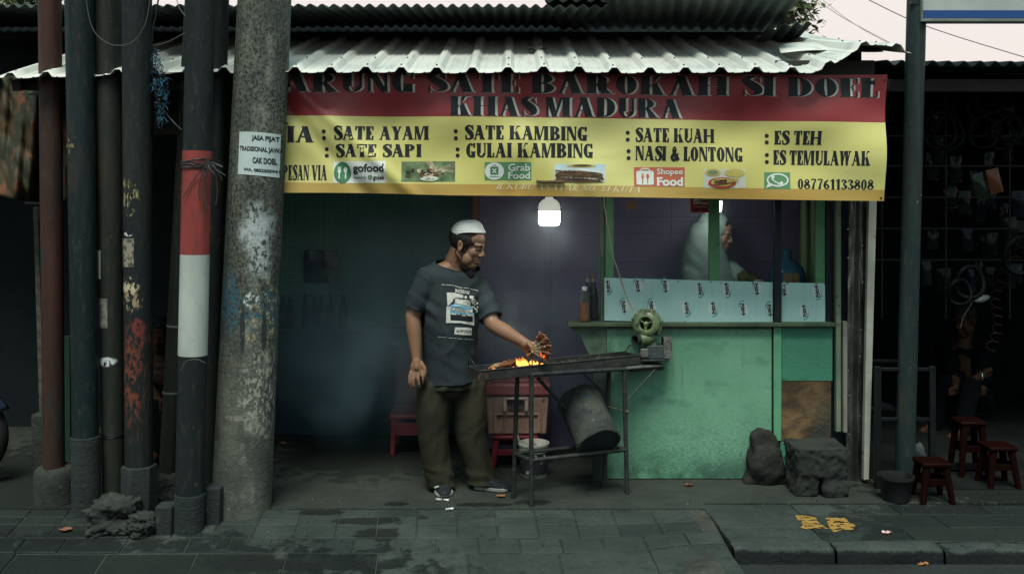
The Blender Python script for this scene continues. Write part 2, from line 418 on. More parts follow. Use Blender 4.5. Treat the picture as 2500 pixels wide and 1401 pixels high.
def rrect(x0, y0, x1, y1, r, n=5):
    out = []
    for cx, cy, a in ((x1-r, y1-r, 0), (x0+r, y1-r, 90), (x0+r, y0+r, 180), (x1-r, y0+r, 270)):
        out += [(cx+r*math.cos(R(a+90*i/n)), cy+r*math.sin(R(a+90*i/n))) for i in range(n+1)]
    return [out]
def rot2(polys, cx, cy, deg):
    c, s_ = math.cos(R(deg)), math.sin(R(deg)); return [[(cx+(x-cx)*c-(y-cy)*s_, cy+(x-cx)*s_+(y-cy)*c) for x, y in q] for q in polys]
def ink(mb, polys, fn, layer, m=0):
    """print polygons on a surface: fn(u, v, lift) -> point"""
    for q in polys:
        parts = [q]
        if len(q) == 4:                                    # long strokes follow the folds of what they are printed on
            a, b, c, d = q; l1 = max(math.dist(a, b), math.dist(c, d)); l2 = max(math.dist(b, c), math.dist(d, a))
            n1, n2 = max(1, math.ceil(l1/11)), max(1, math.ceil(l2/11))
            if n1*n2 > 1:
                at = lambda u, v: tuple((a[k]*(1-u)+b[k]*u)*(1-v)+(d[k]*(1-u)+c[k]*u)*v for k in (0, 1))
                parts = [[at(i/n1, j/n2), at((i+1)/n1, j/n2), at((i+1)/n1, (j+1)/n2), at(i/n1, (j+1)/n2)] for i in range(n1) for j in range(n2)]
        if len(q) >= 10:                                   # discs: rings round the centre
            cx, cy = sum(p[0] for p in q)/len(q), sum(p[1] for p in q)/len(q); n = len(q)
            rg = [[(cx+(x-cx)*k, cy+(y-cy)*k) for x, y in q] for k in (1, .66, .33)]
            parts = [[rg[k][i], rg[k][(i+1) % n], rg[k+1][(i+1) % n], rg[k+1][i]] for k in (0, 1) for i in range(n)]+[[rg[2][i], rg[2][(i+1) % n], (cx, cy)] for i in range(n)]
        for p in parts: mb.add([fn(x, y, .0009*layer) for x, y in p], [tuple(range(len(p)))], m)
    return mb
# ------------------------------------------------------------------ the setting: road, pavement, floor
RY0, RS = 5.61, .14
def gz(x, y):
    if x > 1.1: return 0.0 if y > 4.97 else -.105
    return -RS*max(0, min(RY0-y, .95))*(1-.72*sg(x, .35, 1.1))
def G(px, py, flat=False):
    """point of the ground under a photo pixel"""
    k = (py-HY)/F; Y = H/k
    x = (px-CX)*Y/F
    if not flat and x < 1.1 and Y < RY0: Y = (H+RS*RY0)/(k+RS); x = (px-CX)*Y/F
    return Vector((x, Y, H-k*Y))
def t_ground(name, a, b, speck, rough, wet):  # wet: wet patches, and zones of shade put into the colour
    t = NT(name)
    c = t.mix(t.step(t.noise(2.2, 8, rough=.65), .35, .7), a, b)
    c = t.mix(t.math('MULTIPLY', t.step(t.noise(9, 6, (1, 1.8, 1), off=5), .56, .72), .6), c, tuple(q*.45 for q in a))
    c = t.mix(t.step(t.noise(85, 2, off=2), .69, .74), c, speck)
    c = t.mix(t.step(t.noise(60, 2, off=9), .70, .75), c, tuple(q*.25 for q in a))
    r = rough
    for (cx, cy, rx, ry, amt) in wet:
        m = t.math('MULTIPLY', t.region((cx, cy, 0), (rx, ry, .5), .35, 2.6, 9), amt)
        c = t.mix(m, c, tuple(q*.22 for q in a)); r = t.mix(m, (rough,)*3 if not isinstance(r, bpy.types.NodeSocket) else r, (.58,)*3)
    c = t.mix(t.math('MULTIPLY', t.step(t.noise(160, 4, off=14), .35, .75), .55), c, tuple(q*.4 for q in a)); c = t.mix(t.math('MULTIPLY', t.step(t.noise(4, 7, (1, 2.2, 1), off=17, rough=.7), .5, .68), .5), c, tuple(q*.5 for q in a))
    t.bump(t.noise(55, 8, off=4), .7, .008); t.bump(t.noise(9, 4), .35, .012)
    return t.done(c, r, 0, .2)
wets = []
for px, py, rx, ry in ((900, 1271, 72, 9), (925, 1305, 52, 14), (790, 1249, 60, 7), (960, 1230, 30, 5), (1180, 1231, 60, 6), (1300, 1226, 50, 6), (1030, 1262, 18, 5)):
    a = G(px, py); b = G(px+rx, py); c_ = G(px, py-ry); wets.append((a.x, a.y, abs(b.x-a.x), abs(c_.y-a.y), .85))
wets_and_dim = wets+[(-2.3, 4.9, 1.7, .42, .85), (-1.0, 5.02, .5, .1, .8), (2.7, 5.35, .95, .5, .7), (-3.0, 5.5, .8, .5, .7)]  # wet patches plus broad side zones, their dimness painted into the colour
m_road = t_ground('asphalt', (.018, .022, .022), (.027, .032, .031), (.10, .10, .085), .85, [])
m_floor = t_ground('floor_concrete', (.027, .034, .029), (.046, .054, .046), (.15, .145, .12), .8, wets+[(-.9, 6.9, .8, .7, .55), (.2, 6.4, .5, .3, .5), (-2.8, 6.3, .9, 1.1, .75), (3.0, 6.6, .95, 1.2, .85)])  # outer zones put the shade of the side shops into the floor colour
m_pave = [t_ground('paver_%s' % n, a, b, (.17, .17, .15), .75, wets_and_dim) for n, a, b in
          (('grey', (.027, .037, .034), (.046, .058, .053)), ('dark', (.020, .028, .026), (.035, .045, .041)), ('pale', (.032, .043, .039), (.055, .067, .060)))]
m_sand = t_ground('joint_sand', (.024, .028, .026), (.07, .074, .062), (.15, .14, .11), .9, [])
MB().span(-150, 150, -60, 250, -.5, -.105).build('road', m_road, loc=(0, 0, 0), smooth=0)['kind'] = 'structure'
fl = MB(); fl.prism([(-6, RY0+.012, -.1), (1.1, RY0+.012, -.1), (1.1, RY0+.012, 0), (-6, RY0+.012, 0)], (0, 9, 0)); fl.span(1.1, 7, 5.72, 14, -.1, 0)
fl.build('floor', m_floor, loc=(0, 0, 0), smooth=0)['kind'] = 'structure'
b = MB(); b.grid(lambda u, v: Vector((-6+7.1*u, 4.66+(RY0+.01-4.66)*v, gz(min(-6+7.1*u, 1.09), 4.66+(RY0+.01-4.66)*v)-.007)), 60, 12)
b.build('joint_bed', m_sand, loc=(0, 0, 0), smooth=0)['kind'] = 'structure'
pv = MB(); rnd = random.Random(3)
def paver(x0, x1, y0, y1, z=None, th=.05):
    g = .0026
    sk = lambda x, y: x-.07*(y-5.2)
    dz = rnd.uniform(-.003, .002); tx, ty = rnd.uniform(-.008, .008), rnd.uniform(-.012, .012)
    pts = []
    for x, y in ((x0+g, y0+g), (x1-g, y0+g), (x1-g, y1-g), (x0+g, y1-g)):
        X = sk(x, y); zz = (gz(min(X, 1.09), y) if z is None else z)+dz+tx*(x-(x0+x1)/2)+ty*(y-(y0+y1)/2)
        pts.append((X, y, zz))
    pv.prism(pts, (0, 0, -th), rnd.choice((0, 0, 0, 1, 2)))
rows = [5.61, 5.517, 5.426, 5.277, 5.12]
for ya, yb in zip(rows[1:], rows[:-1]):
    w_ = .2175
    x = -.61-.2175*22
    while x < 1.0:
        x1 = x+w_
        if x < -2.0 and rnd.random() < .35: x1 += w_*.5
        paver(x, min(x1, 1.09), ya, yb); x = x1
x = -.233-.463*9
while x < 1.0: paver(x, min(x+.463, 1.085), 4.655, 5.115); x += .463
# flat slabs on the right, behind the kerb
for ya, yb, w_ in ((5.08, 5.30, .52), (5.30, 5.52, .62), (5.52, 5.70, .55)):
    x = 1.12+rnd.uniform(-.02, 0)
    first = True
    while x < 6:
        w2 = w_*rnd.uniform(.9, 1.1); paver(x, x+w2, ya, yb, 0.0, .09); x += w2
o = pv.build('pavement', m_pave, loc=(0, 0, 0), smooth=30, bevel=.006); o['kind'] = 'structure'
m_kerb = t_ground('kerb_concrete', (.022, .029, .028), (.042, .052, .048), (.1, .1, .09), .8, [])
kb = MB()
for x0, x1 in ((1.115, 1.615), (1.628, 2.16), (2.172, 2.7), (2.712, 3.3), (3.31, 4.2)):
    dz = rnd.uniform(-.006, .006); n = 14
    def kf(u, v, x0=x0, x1=x1, dz=dz):
        a = v*math.pi/2; x = x0+(x1-x0)*u
        prof = [(5.08, .0), (5.02, .002), (4.985, -.001), (4.974, -.012), (4.970, -.05), (4.966, -.13)]
        k = v*(len(prof)-1); i = min(int(k), len(prof)-2); f = k-i
        y = prof[i][0]*(1-f)+prof[i+1][0]*f; z = prof[i][1]*(1-f)+prof[i+1][1]*f
        q = mn.noise(Vector((x*6, y*9, z*9)))*.011
        e = max(0, .02-min(u, 1-u)*(x1-x0))*.5
        return Vector((x, y+q+e, z+dz+q*.6-e))
    kb.grid(kf, 18, 12)
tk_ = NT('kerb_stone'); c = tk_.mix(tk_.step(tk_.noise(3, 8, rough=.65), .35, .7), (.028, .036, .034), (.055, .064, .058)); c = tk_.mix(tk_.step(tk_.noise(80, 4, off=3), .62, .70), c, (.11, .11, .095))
face_dark = tk_.step(tk_.math('ADD', tk_.axis(2), tk_.math('MULTIPLY', tk_.math('SUBTRACT', tk_.noise(14, 7, off=5, rough=.7), .5), .09)), -.004, -.022); c = tk_.mix(tk_.math('MULTIPLY', face_dark, .85), c, (.006, .009, .010))  # kerb front darkened in the colour, its shade and splash dirt together
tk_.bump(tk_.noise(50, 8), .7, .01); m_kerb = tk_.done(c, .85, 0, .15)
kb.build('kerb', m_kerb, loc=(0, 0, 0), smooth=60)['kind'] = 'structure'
# worn yellow road paint on the pavement slabs
m_yp = NT('yellow_floor_paint')
m_yp = m_yp.done(m_yp.mix(m_yp.step(m_yp.noise(14, 6), .45, .6), (.30, .18, .045), (.22, .13, .03)), .7)
MB().span(1.09, 8, 2.5, 4.966, -.4, -.073).build('gutter', m_road, loc=(0, 0, 0), smooth=0)['kind'] = 'structure'
pp = MB()
def in_poly(x, y, q):
    k = False
    for i in range(len(q)):
        (x0, y0), (x1, y1) = q[i], q[i-1]
        if (y0 > y) != (y1 > y) and x < (x1-x0)*(y-y0)/(y1-y0)+x0: k = not k
    return k
for poly in ([(1940, 1258), (1966, 1259), (1992, 1264), (2002, 1280), (2022, 1291), (2008, 1292), (1988, 1289), (1974, 1293), (1954, 1289), (1960, 1279), (1948, 1272)], [(2016, 1265), (2062, 1264), (2074, 1277), (2088, 1282), (2084, 1295), (2060, 1293), (2034, 1300), (2022, 1285)]):
    for i in range(160):
        for j in range(44):
            x, y = 1936+i, 1256+j
            if in_poly(x+3*mn.noise(Vector((x*.2, y*.3, 1))), y, poly) and mn.fractal(Vector((x*.05, y*.22, 4)), 1, 2, 4) < .22:
                g4 = [G(x+dx, y+dy) for dx, dy in ((0, 0), (1, 0), (1, 1), (0, 1))]; pp.add([g+Vector((0, 0, .0045)) for g in g4], [(0, 1, 2, 3)])
pp.build('paint_patch', m_yp, loc=(0, 0, 0), smooth=0)['kind'] = 'structure'

# ------------------------------------------------------------------ walls of the stall
m_navy = mat('navy_wall_paint', (.014, .034, .050), (.022, .046, .064), 3, .75, bump=.2, bs=30)
def t_grid():
    t = NT('green_mosaic'); sx = .0176
    def line(ax):
        f = t.math('FRACT', t.math('DIVIDE', t.axis(ax), sx)); return t.math('MAXIMUM', t.step(f, .72, .84), t.math('SUBTRACT', 1, t.step(f, .0, .1)))
    m = t.math('MAXIMUM', line(0), line(2))
    c = t.mix(m, (.03, .18, .125), (.28, .54, .44)); c = t.mix(t.math('MULTIPLY', t.step(t.noise(1.4, 4), .4, .7), .5), c, (.04, .13, .12))
    return t.done(c, .5)
m_grid = t_grid()
def t_boards(name, a, b):
    t = NT(name)
    c = t.mix(t.step(t.noise(3, 6, (1, 1, .35)), .3, .7), a, b)
    c = t.mix(t.math('MULTIPLY', t.step(t.noise(14, 6, (1, 1, .12), off=4), .58, .75), .5), c, tuple(q*.5 for q in a))
    c = t.mix(t.step(t.noise(40, 3, off=8), .70, .76), c, tuple(q*.3 for q in a))
    t.bump(t.noise(30, 5, (1, 1, .1)), .25, .006); return t.done(c, .6)
m_purple = t_boards('purple_paint', (.17, .145, .26), (.215, .185, .305))
m_orange = t_boards('orange_brown_wood', (.26, .10, .05), (.17, .07, .04))
m_darkwood = t_boards('dark_wood', (.014, .014, .013), (.024, .023, .021))
bw = thing('stall_wall', 'navy rear wall of the open stall with green mosaic above its ledge', 'wall', (-1.1, 7.35, 0))
MB().span(-1.9, -.26, 7.36, 7.46, 0, .77).build('lower_wall', m_navy, bw, bevel=.004)
MB().span(-1.9, -.26, 7.37, 7.46, .80, 2.9).build('mosaic_panel', m_grid, bw)
MB().span(-1.9, -.27, 7.27, 7.37, .772, .797).build('ledge', mat('ledge_paint', (.05, .10, .09), (.07, .12, .11), 5), bw, bevel=.004)
pw = MB(); rnd = random.Random(11)
def plank(x0, x1, z0, z1, y=6.95):
    d = rnd.uniform(0, .008); pw.span(x0+.0008, x1-.0008, y+d, y+d+.03, z0+.0008, z1-.0008)
XP = lambda px, Y=6.95: (px-CX)*Y/F
ZP = lambda py, Y=6.95: H-(py-HY)*Y/F
plank(XP(1170), XP(1206), 0, 2.7); plank(XP(1206), XP(1331), 0, ZP(493)); plank(XP(1206), XP(1331), ZP(493), 2.7, 6.94)
plank(XP(1331), XP(1345), 0, 2.7, 6.97); plank(XP(1345), XP(1475), 0, ZP(572)); plank(XP(1345), XP(1475), ZP(572), ZP(512), 6.935); plank(XP(1345), XP(1475), ZP(512), 2.7)
for x0, x1 in ((1475, 1640), (1640, 1790), (1790, 1990)):
    z = 0
    for zz in (.9, ZP(640), ZP(570), ZP(530), 2.7): plank(XP(x0), XP(x1), z, zz); z = zz
plank(XP(1990), 2.16, 0, 2.7)
pw.build('plank_wall', m_purple, smooth=30, bevel=.0015)
tag(bpy.data.objects['plank_wall'], 'purple painted plank wall behind the grill and the hanging lamp', 'wall')
op = MB().span(XP(1154, 6.88), XP(1170, 6.88), 6.86, 6.92, 0, 2.7).build('wall_post', m_orange, bevel=.004)
tag(op, 'orange brown wooden post between green mosaic and purple planks', 'post')
nw = thing('neighbour_wall', 'dark wall of the closed shop behind the row of poles', 'wall', (-3.2, 7.8, 0))
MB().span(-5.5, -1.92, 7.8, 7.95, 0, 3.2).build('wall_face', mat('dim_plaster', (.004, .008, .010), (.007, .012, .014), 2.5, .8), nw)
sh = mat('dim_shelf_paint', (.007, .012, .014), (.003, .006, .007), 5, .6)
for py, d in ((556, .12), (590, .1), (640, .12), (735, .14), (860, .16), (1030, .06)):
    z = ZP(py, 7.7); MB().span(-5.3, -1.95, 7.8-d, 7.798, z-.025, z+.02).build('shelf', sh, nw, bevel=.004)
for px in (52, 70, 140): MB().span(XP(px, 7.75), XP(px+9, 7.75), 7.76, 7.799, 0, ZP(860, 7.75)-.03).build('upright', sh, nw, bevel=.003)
MB().span(-1.95, -1.905, 6.3, 7.9, 0, 2.75).build('partition_wall', m_navy); tag(bpy.data.objects['partition_wall'], 'dark blue side wall dividing the stall from the closed shop', 'wall')
tb = MB().span(XP(375, 6.5), XP(575, 6.5), 6.5, 6.54, ZP(330, 6.5), ZP(192, 6.5)).build('sign_board', mat('tan_board', (.07, .062, .042), (.05, .045, .032), 4, .7), bevel=.004)
tag(tb, 'plain tan board hanging behind the poles under the white roof', 'board')

# ------------------------------------------------------------------ white ribbed roof over the stall
def t_roof():
    t = NT('white_roof_sheet')
    c = t.mix(t.step(t.noise(2.5, 6, (1, .4, 1)), .35, .7), (.56, .57, .53), (.43, .45, .42))
    c = t.mix(t.math('MULTIPLY', t.step(t.noise(11, 6, (1.6, .25, 1), off=2), .5, .75), .55), c, (.22, .22, .19))
    c = t.mix(t.step(t.noise(26, 4, off=6), .68, .76), c, (.16, .13, .09))
    t.bump(t.noise(7, 3), .15, .01); return t.done(c, .5, 0, .4)
m_roof = t_roof()
rr = random.Random(5)
def roof_z(X, s, base): 
    Y = 5.6+s*1.85
    z = 2.458+.27*(Y-5.6)+base
    z += .15*sg(X, 1.66, 2.05)*(1-s)**1.4-.05*sg(X, 2.06, 2.3)*(1-s)
    z -= .03*sg(-X, 1.6, 2.9)*(1-s)
    z += .006*mn.noise(Vector((X*1.7, s*3, 0)))+.007*mn.noise(Vector((X*2.6, 4, 0)))*(1-s)
    return Y, z
rf = MB(); xs = []
x = -2.92
while x < 2.25:
    for dx, dz in ((0, 0), (.02, 0), (.024, .004), (.03, .004), (.034, 0), (.06, 0), (.082, .029), (.112, .029), (.134, 0), (.155, 0), (.159, .004), (.165, .004), (.169, 0)): xs.append((x+dx, dz))
    x += .2
NS = 14
vs = []
for j in range(NS+1):
    s_ = j/NS
    for k, (X, dz) in enumerate(xs):
        Y, z = roof_z(X, s_, dz); wob = .02*mn.noise(Vector((round(X/.6)*3.1, 1, 0)))*(1-s_)
        vs.append((X, Y+wob+(.004 if dz < .01 else 0)*0, z-(.005*math.sin((X+2.92)/.2*2*math.pi+2.2) if j == 0 and dz < .01 else 0)*.7))
rf.add(vs, [(j*len(xs)+k, j*len(xs)+k+1, (j+1)*len(xs)+k+1, (j+1)*len(xs)+k) for j in range(NS) for k in range(len(xs)-1)])
wr = thing('stall_roof', 'white ribbed metal roof sloping over the food stall', 'roof', (-.3, 6.4, 2.45))
rfo = rf.build('roof_sheet', m_roof, wr, smooth=25, recalc=False, solid=.003)
sb = MB()
for k in range(26):
    X = -2.92+.2*k+.097
    for s_ in (.03, .19, .55):
        if rr.random() < .85:
            Y, z = roof_z(X, s_, .034); sb.lathe([(.006, 0), (.006, .003), (.0035, .006), (.001, .007)], (X+rr.uniform(-.006, .006), Y, z), 8)
sb.build('roof_screws', mat('rusty_screw', (.03, .028, .026), (.05, .035, .03), 30, .6, .3), wr)
bm_ = MB(); bm_.span(-2.85, 2.2, 5.79, 5.84, 2.38, 2.44); bm_.span(-2.85, 2.1, 6.5, 6.56, 2.56, 2.63); bm_.span(-2.85, 2.1, 7.2, 7.26, 2.74, 2.82)
bm_.span(1.55, 2.13, 5.845, 5.87, 2.432, 2.56); bm_.build('roof_beam', m_darkwood, wr, bevel=.004)
for X in (-2.85, -1.88, .52, 2.06):
    MB().beam((X, 5.72, 2.395), (X, 7.3, 2.82), .05, .06).build('rafter', m_darkwood, wr)
MB().add([(-2.85, 5.86, 2.36), (-2.85, 7.35, 2.74), (2.1, 7.35, 2.74), (2.1, 5.86, 2.36)], [(0, 1, 2, 3)]).build('ceiling_sheet', mat('ceiling_board', (.03, .033, .035)), wr, solid=.006)
# loose flat sheets lying on the right end of the roof
ls = MB().grid(lambda u, v: Vector((1.62+.62*u+.1*v, 6.0+.45*v, roof_z(1.7, .22+.24*v, 0)[1]+.055+.012*math.sin(u*5)+.02*u)), 12, 4).build('loose_sheet', m_roof, smooth=60, solid=.003)
tag(ls, 'loose pale roofing sheet lying over the right end of the white roof', 'roof sheet')
ls2 = MB().grid(lambda u, v: Vector((.1+.12*u, 6.35+.1*v, roof_z(.3, .42, 0)[1]+.03+.012*math.sin(u*9))), 10, 3).build('loose_sheet', mat('old_sheet', (.09, .10, .095), (.05, .06, .058), 8), smooth=60, solid=.003)
tag(ls2, 'small broken corrugated scrap lying high on the white roof above the banner middle', 'roof sheet')
# ------------------------------------------------------------------ older corrugated roof behind and above
m_asb = NT('old_corrugated_cement')
c = m_asb.mix(m_asb.step(m_asb.noise(4, 7, (1, .3, 1)), .35, .65), (.075, .092, .085), (.034, .046, .044))
c = m_asb.mix(m_asb.math('MULTIPLY', m_asb.step(m_asb.noise(16, 5, (1, .15, 1), off=3), .5, .7), .6), c, (.10, .11, .10)); m_asb = m_asb.done(c, .85)
def corr(name, x0, x1, ya, za, yb, zb, pitch, amp, rag=0.0, skew=0.0, seed=0, tilt=0.0):
    n = int((x1-x0)/pitch*8); 
    def f(u, v):
        X = x0+(x1-x0)*u; Y = ya+(yb-ya)*v+rag*mn.noise(Vector((X*9+seed, 0, seed)))*(1-v)
        return Vector((X+skew*v, Y, za+(zb-za)*v+tilt*(X-x0)+amp*math.cos(X/pitch*2*math.pi)+.008*mn.noise(Vector((X*2, v*2, seed)))))
    return MB().grid(f, n, 8).build(name, m_asb, None, smooth=180, recalc=False, solid=.006)
ur = thing('old_building', 'dark old building with a corrugated roof rising behind the white roof', 'building', (0, 7.6, 0))
up = lambda o: (setattr(o, 'parent', ur), setattr(o, 'location', Vector(o.location)-Vector(ur.location)))
for a in (('roof_sheet', -4.2, .60, 6.2, 2.945, 7.6, 3.06, .074, .012, .01, 0, 1, .0), ('roof_sheet', .18, 1.74, 6.05, 2.985, 7.35, 3.0, .085, .013, .02, .17, 2, -.012), ('roof_sheet', 1.70, 1.98, 6.55, 2.87, 7.4, 2.80, .085, .016, .1, .05, 3, .12)):
    o = corr(*a); up(o)
MB().span(-4.2, 1.95, 7.62, 7.75, 0, 3.16).build('wall', mat('dark_old_wall', (.006, .011, .014), (.01, .015, .018), 4, .9), ur)
MB().span(-4.2, 1.9, 7.2, 7.26, 2.9, 2.95).build('roof_beam', mat('grey_old_wood', (.03, .036, .036), (.018, .024, .024), 6), ur)
for px in (250, 590, 950, 1200, 1700, 1905): MB().span(XP(px, 7.5), XP(px+14, 7.5), 7.5, 7.56, 2.6, 3.0).build('post', m_darkwood, ur)
# ------------------------------------------------------------------ utility poles
def lean_pole(base, xt, xb_, yb, w_top, w_bot, Y, ztop=5.2, n=36, ncut=28):
    """axis through photo columns xt (row 0) and xb_ (row yb) at depth Y; returns axis function z -> point and radius"""
    a = P(xt, 0, Y); b2 = P(xb_, yb, Y)
    def ax(z): k = (z-b2.z)/(a.z-b2.z); return b2.lerp(a, k)
    def rad(z): k = (z-b2.z)/(a.z-b2.z); return (w_bot+(w_top-w_bot)*k)*Y/F/2
    return ax, rad
def pole_mb(ax, rad, z0, z1, n=32, k=40, dent=.0):
    pts = [ax(z0+(z1-z0)*i/k) for i in range(k+1)]; r = [rad(z0+(z1-z0)*i/k)*(1+dent*mn.noise(Vector((i*.6, z0, 0)))) for i in range(k+1)]
    return MB().tube(pts, r, n)
ZY = lambda py, Y: H-(py-HY)*Y/F
def t_pole(name, a, b, chips=(), rough=.5, streak=True, regs=()):
    """painted steel: two tones, vertical streaks, chips ((colour, scale, lo, hi, stretch)), regions ((colour, centre, radii, soft, wob))"""
    t = NT(name); c = t.mix(t.step(t.noise(5, 6, (1, 1, .25)), .35, .65), a, b)
    if streak: c = t.mix(t.math('MULTIPLY', t.step(t.noise(22, 5, (1, 1, .06), off=2), .52, .7), .5), c, tuple(q*1.9+.002 for q in b))
    c = t.mix(t.math('MULTIPLY', t.step(t.noise(48, 6, (1, 1, .3), off=21, rough=.7), .52, .66), .45), c, (.05, .05, .042)); c = t.mix(t.math('MULTIPLY', t.step(t.noise(13, 6, (1, 1, .18), off=23), .55, .7), .5), c, (.045, .034, .024)); c = t.mix(t.step(t.noise(64, 6, (1, 1, .4), off=11), .67, .71), c, (.10, .075, .05))
    for col, sc_, lo, hi, st in chips: c = t.mix(t.step(t.noise(sc_, 7, st, off=sc_), lo, hi), c, col)
    for col, cc, rr_, soft, wob, dens in regs:
        m = t.region(cc, rr_, soft, wob*2.2, 22)
        if dens < 1: m = t.math('MULTIPLY', m, t.step(t.noise(45, 9, (1, 1, .45), off=cc[2]*3, rough=.65), .5+(.5-dens)*.36-.02, .5+(.5-dens)*.36+.02))
        c = t.mix(m, c, col)
    t.bump(t.noise(28, 7, (1, 1, .4), rough=.7), .5, .009); return t.done(c, rough+.08, 0, .2)
def conc(name, a=(.062, .068, .058), b=(.036, .041, .037)):
    t = NT(name); c = t.mix(t.step(t.noise(6, 8, rough=.7), .35, .65), a, b); c = t.mix(t.step(t.noise(30, 5, off=3), .6, .72), c, tuple(q*.45 for q in b))
    c = t.mix(t.step(t.noise(24, 5, off=7), .63, .72), c, tuple(q*1.8 for q in a))
    t.bump(t.noise(48, 9, rough=.75), .85, .015); return t.done(c, .9, 0, .25)
m_conc = conc('rough_concrete', (.045, .05, .043), (.024, .028, .026)); m_sleeve = conc('smooth_concrete', (.030, .038, .038), (.020, .027, .027)); m_rock = conc('lava_rock', (.05, .05, .045), (.026, .028, .027))
grp = 'utility poles beside the stall'

# red brown pole
bp = G(133, 1225); Y = bp.y+.02
ax, rad = lean_pole(bp, 121.5, 132, 1170, 54, 50, Y)
t1 = thing('utility_pole', 'rust red pole standing in a rough concrete plinth, outermost of the row', 'pole', bp, grp)
pole_mb(ax, rad, ZY(1180, Y), 5.2).build('shaft', t_pole('rust_red_paint', (.052, .020, .015), (.030, .017, .014), (((.015, .03, .03), 9, .56, .7, (1, 1, .3)),)), t1, smooth=60)
pl = MB().lathe([(.118, 0), (.118, .04), (.115, .14), (.112, .205), (.095, .228), (.06, .23)], (bp.x-.005, bp.y+.02, gz(bp.x, bp.y)-.03), 48)
displace(pl, lambda p, n: .012*mn.fractal(p*9, 1, 2, 5)+.006*mn.noise(p*40)).build('plinth', m_conc, t1, smooth=180)
# black pole with stencil
bp = G(212, 1246); Y = bp.y
ax, rad = lean_pole(bp, 194, 211, 1240, 68, 60, Y)
t2 = thing('utility_pole', 'black pole with faint yellow stencilled letters and a thicker foot', 'pole', bp, grp)
pole_mb(ax, rad, ZY(1070, Y), 5.2).build('shaft', t_pole('black_pole_paint', (.005, .012, .014), (.008, .017, .019), (((.10, .10, .085), 30, .70, .74, (1, 1, .35)),)), t2, smooth=60)
pole_mb(ax, lambda z: rad(z)*1.12, gz(bp.x, bp.y)-.02, ZY(1064, Y), dent=.03).build('foot_sleeve', m_sleeve, t2, smooth=60, bevel=.006)
st = MB(); 
def on_pole(ax, rad, Yc):
    def fn(px, py, lift):
        z = ZY(py, Yc); a = ax(z); r = rad(z)+lift+.0006; x = (px-CX)*Yc/F-a.x; x = max(-r*.99, min(r*.99, x))
        return Vector((a.x+x, a.y-math.sqrt(max(1e-9, r*r-x*x)), z))
    return fn
fn = on_pole(ax, rad, Y)
for txt, x0, x1, y0, y1 in (('L', 178, 184, 339, 348), ('LPMK', 169, 196, 353, 362), ('1', 179, 183, 367, 376)): ink(st, fit(serif_line(txt, .22, .12), x0, x1, y0, y1), fn, 1)
st.build('stencil_letters', mat('stencil_yellow', (.32, .24, .11), (.2, .16, .08), 40, .7), t2, smooth=0, recalc=False)
# dark grey green pole
bp = G(278, 1230); Y = bp.y
ax, rad = lean_pole(bp, 263, 277, 1228, 68, 50, Y)
t3 = thing('utility_pole', 'dark grey green pole with a white paper label and a wire tie', 'pole', bp, grp)
L = lambda px, py: tuple(P(px, py, Y-.07)-bp)
pole_mb(ax, rad, gz(bp.x, bp.y)-.02, 5.2).build('shaft', t_pole('grey_green_paint', (.014, .018, .016), (.021, .025, .021), (), .5, True,
    (((.6, .66, .68), L(258, 884), (.05, .3, .026), .5, .3, .85), ((.02, .02, .02), L(262, 888), (.04, .3, .02), .5, .6, .46))), t3, smooth=60)
fn = on_pole(ax, rad, Y)
def wrap(fn, x0, x1, y0, y1, nx=10, ny=6, lift=.001, rag=0.0):
    return MB().grid(lambda u, v: fn(x0+(x1-x0)*u+rag*mn.noise(Vector((v*7, x0, 0))), y0+(y1-y0)*v+rag*mn.noise(Vector((u*9, y0, 2))), lift), nx, ny)
m_paper = mat('white_paper', (.62, .64, .63), (.54, .57, .57), 12, .8)
lb = wrap(fn, 241.5, 256, 610, 679).build('paper_label', m_paper, t3, smooth=60, recalc=False)
tx = MB()
for k in range(12): 
    y0 = 615+k*5; tx = ink(tx, [[(243, y0), (254-(k*7 % 5), y0), (254-(k*7 % 5), y0+(3 if k > 8 else 1.2)), (243, y0+(3 if k > 8 else 1.2))]], fn, 2)
tx.build('print_lines', mat('label_ink', (.12, .12, .13)), lb, smooth=0, recalc=False)
wrap(fn, 244, 274, 726, 797, 10, 8, .001, 1.2).build('worn_label', mat('worn_paper', (.22, .21, .18), (.10, .10, .09), 30, .8), t3, smooth=60, recalc=False)
m_wire = mat('black_wire', (.012, .014, .016), rough=.45)
wt = MB()
for k in range(4):
    z = ZY(1056+k*2.5, Y); a = ax(z); r = rad(z)+.002; wt.tube([a+Vector((r*math.cos(q), r*math.sin(q), .004*math.sin(q*2+k))) for q in np.linspace(0, 2*math.pi, 25)], .0016, 5)
wt.build('wire_tie', m_wire, t3, smooth=60)
# peeling pole with hexagonal foot
bp = G(341, 1256); Y = bp.y
ax, rad = lean_pole(bp, 334, 340, 1230, 71, 66, Y)
t4 = thing('utility_pole', 'dark pole with peeling red paint, torn paper scraps and an angular concrete foot', 'pole', bp, grp)
L = lambda px, py: tuple(P(px, py, Y-.07)-bp)
pole_mb(ax, rad, ZY(1150, Y), 5.2).build('shaft', t_pole('peeling_paint', (.007, .012, .013), (.012, .017, .017), (((.06, .045, .03), 26, .68, .72, (1, 1, .5)),), .5, True,
    (((.55, .55, .52), L(312, 572), (.03, .3, .012), .3, .6, .45), ((.45, .38, .25), L(314, 700), (.05, .3, .05), .4, .6, .45), ((.28, .22, .13), L(318, 735), (.06, .3, .05), .4, .6, .46),
     ((.15, .03, .026), L(338, 800), (.03, .3, .05), .4, .7, .68), ((.12, .034, .024), L(330, 850), (.09, .3, .12), .9, .6, .42), ((.13, .038, .023), L(322, 930), (.06, .3, .26), 1.0, .7, .42), ((.25, .22, .1), L(315, 480), (.05, .3, .1), .5, .6, .33))), t4, smooth=60)
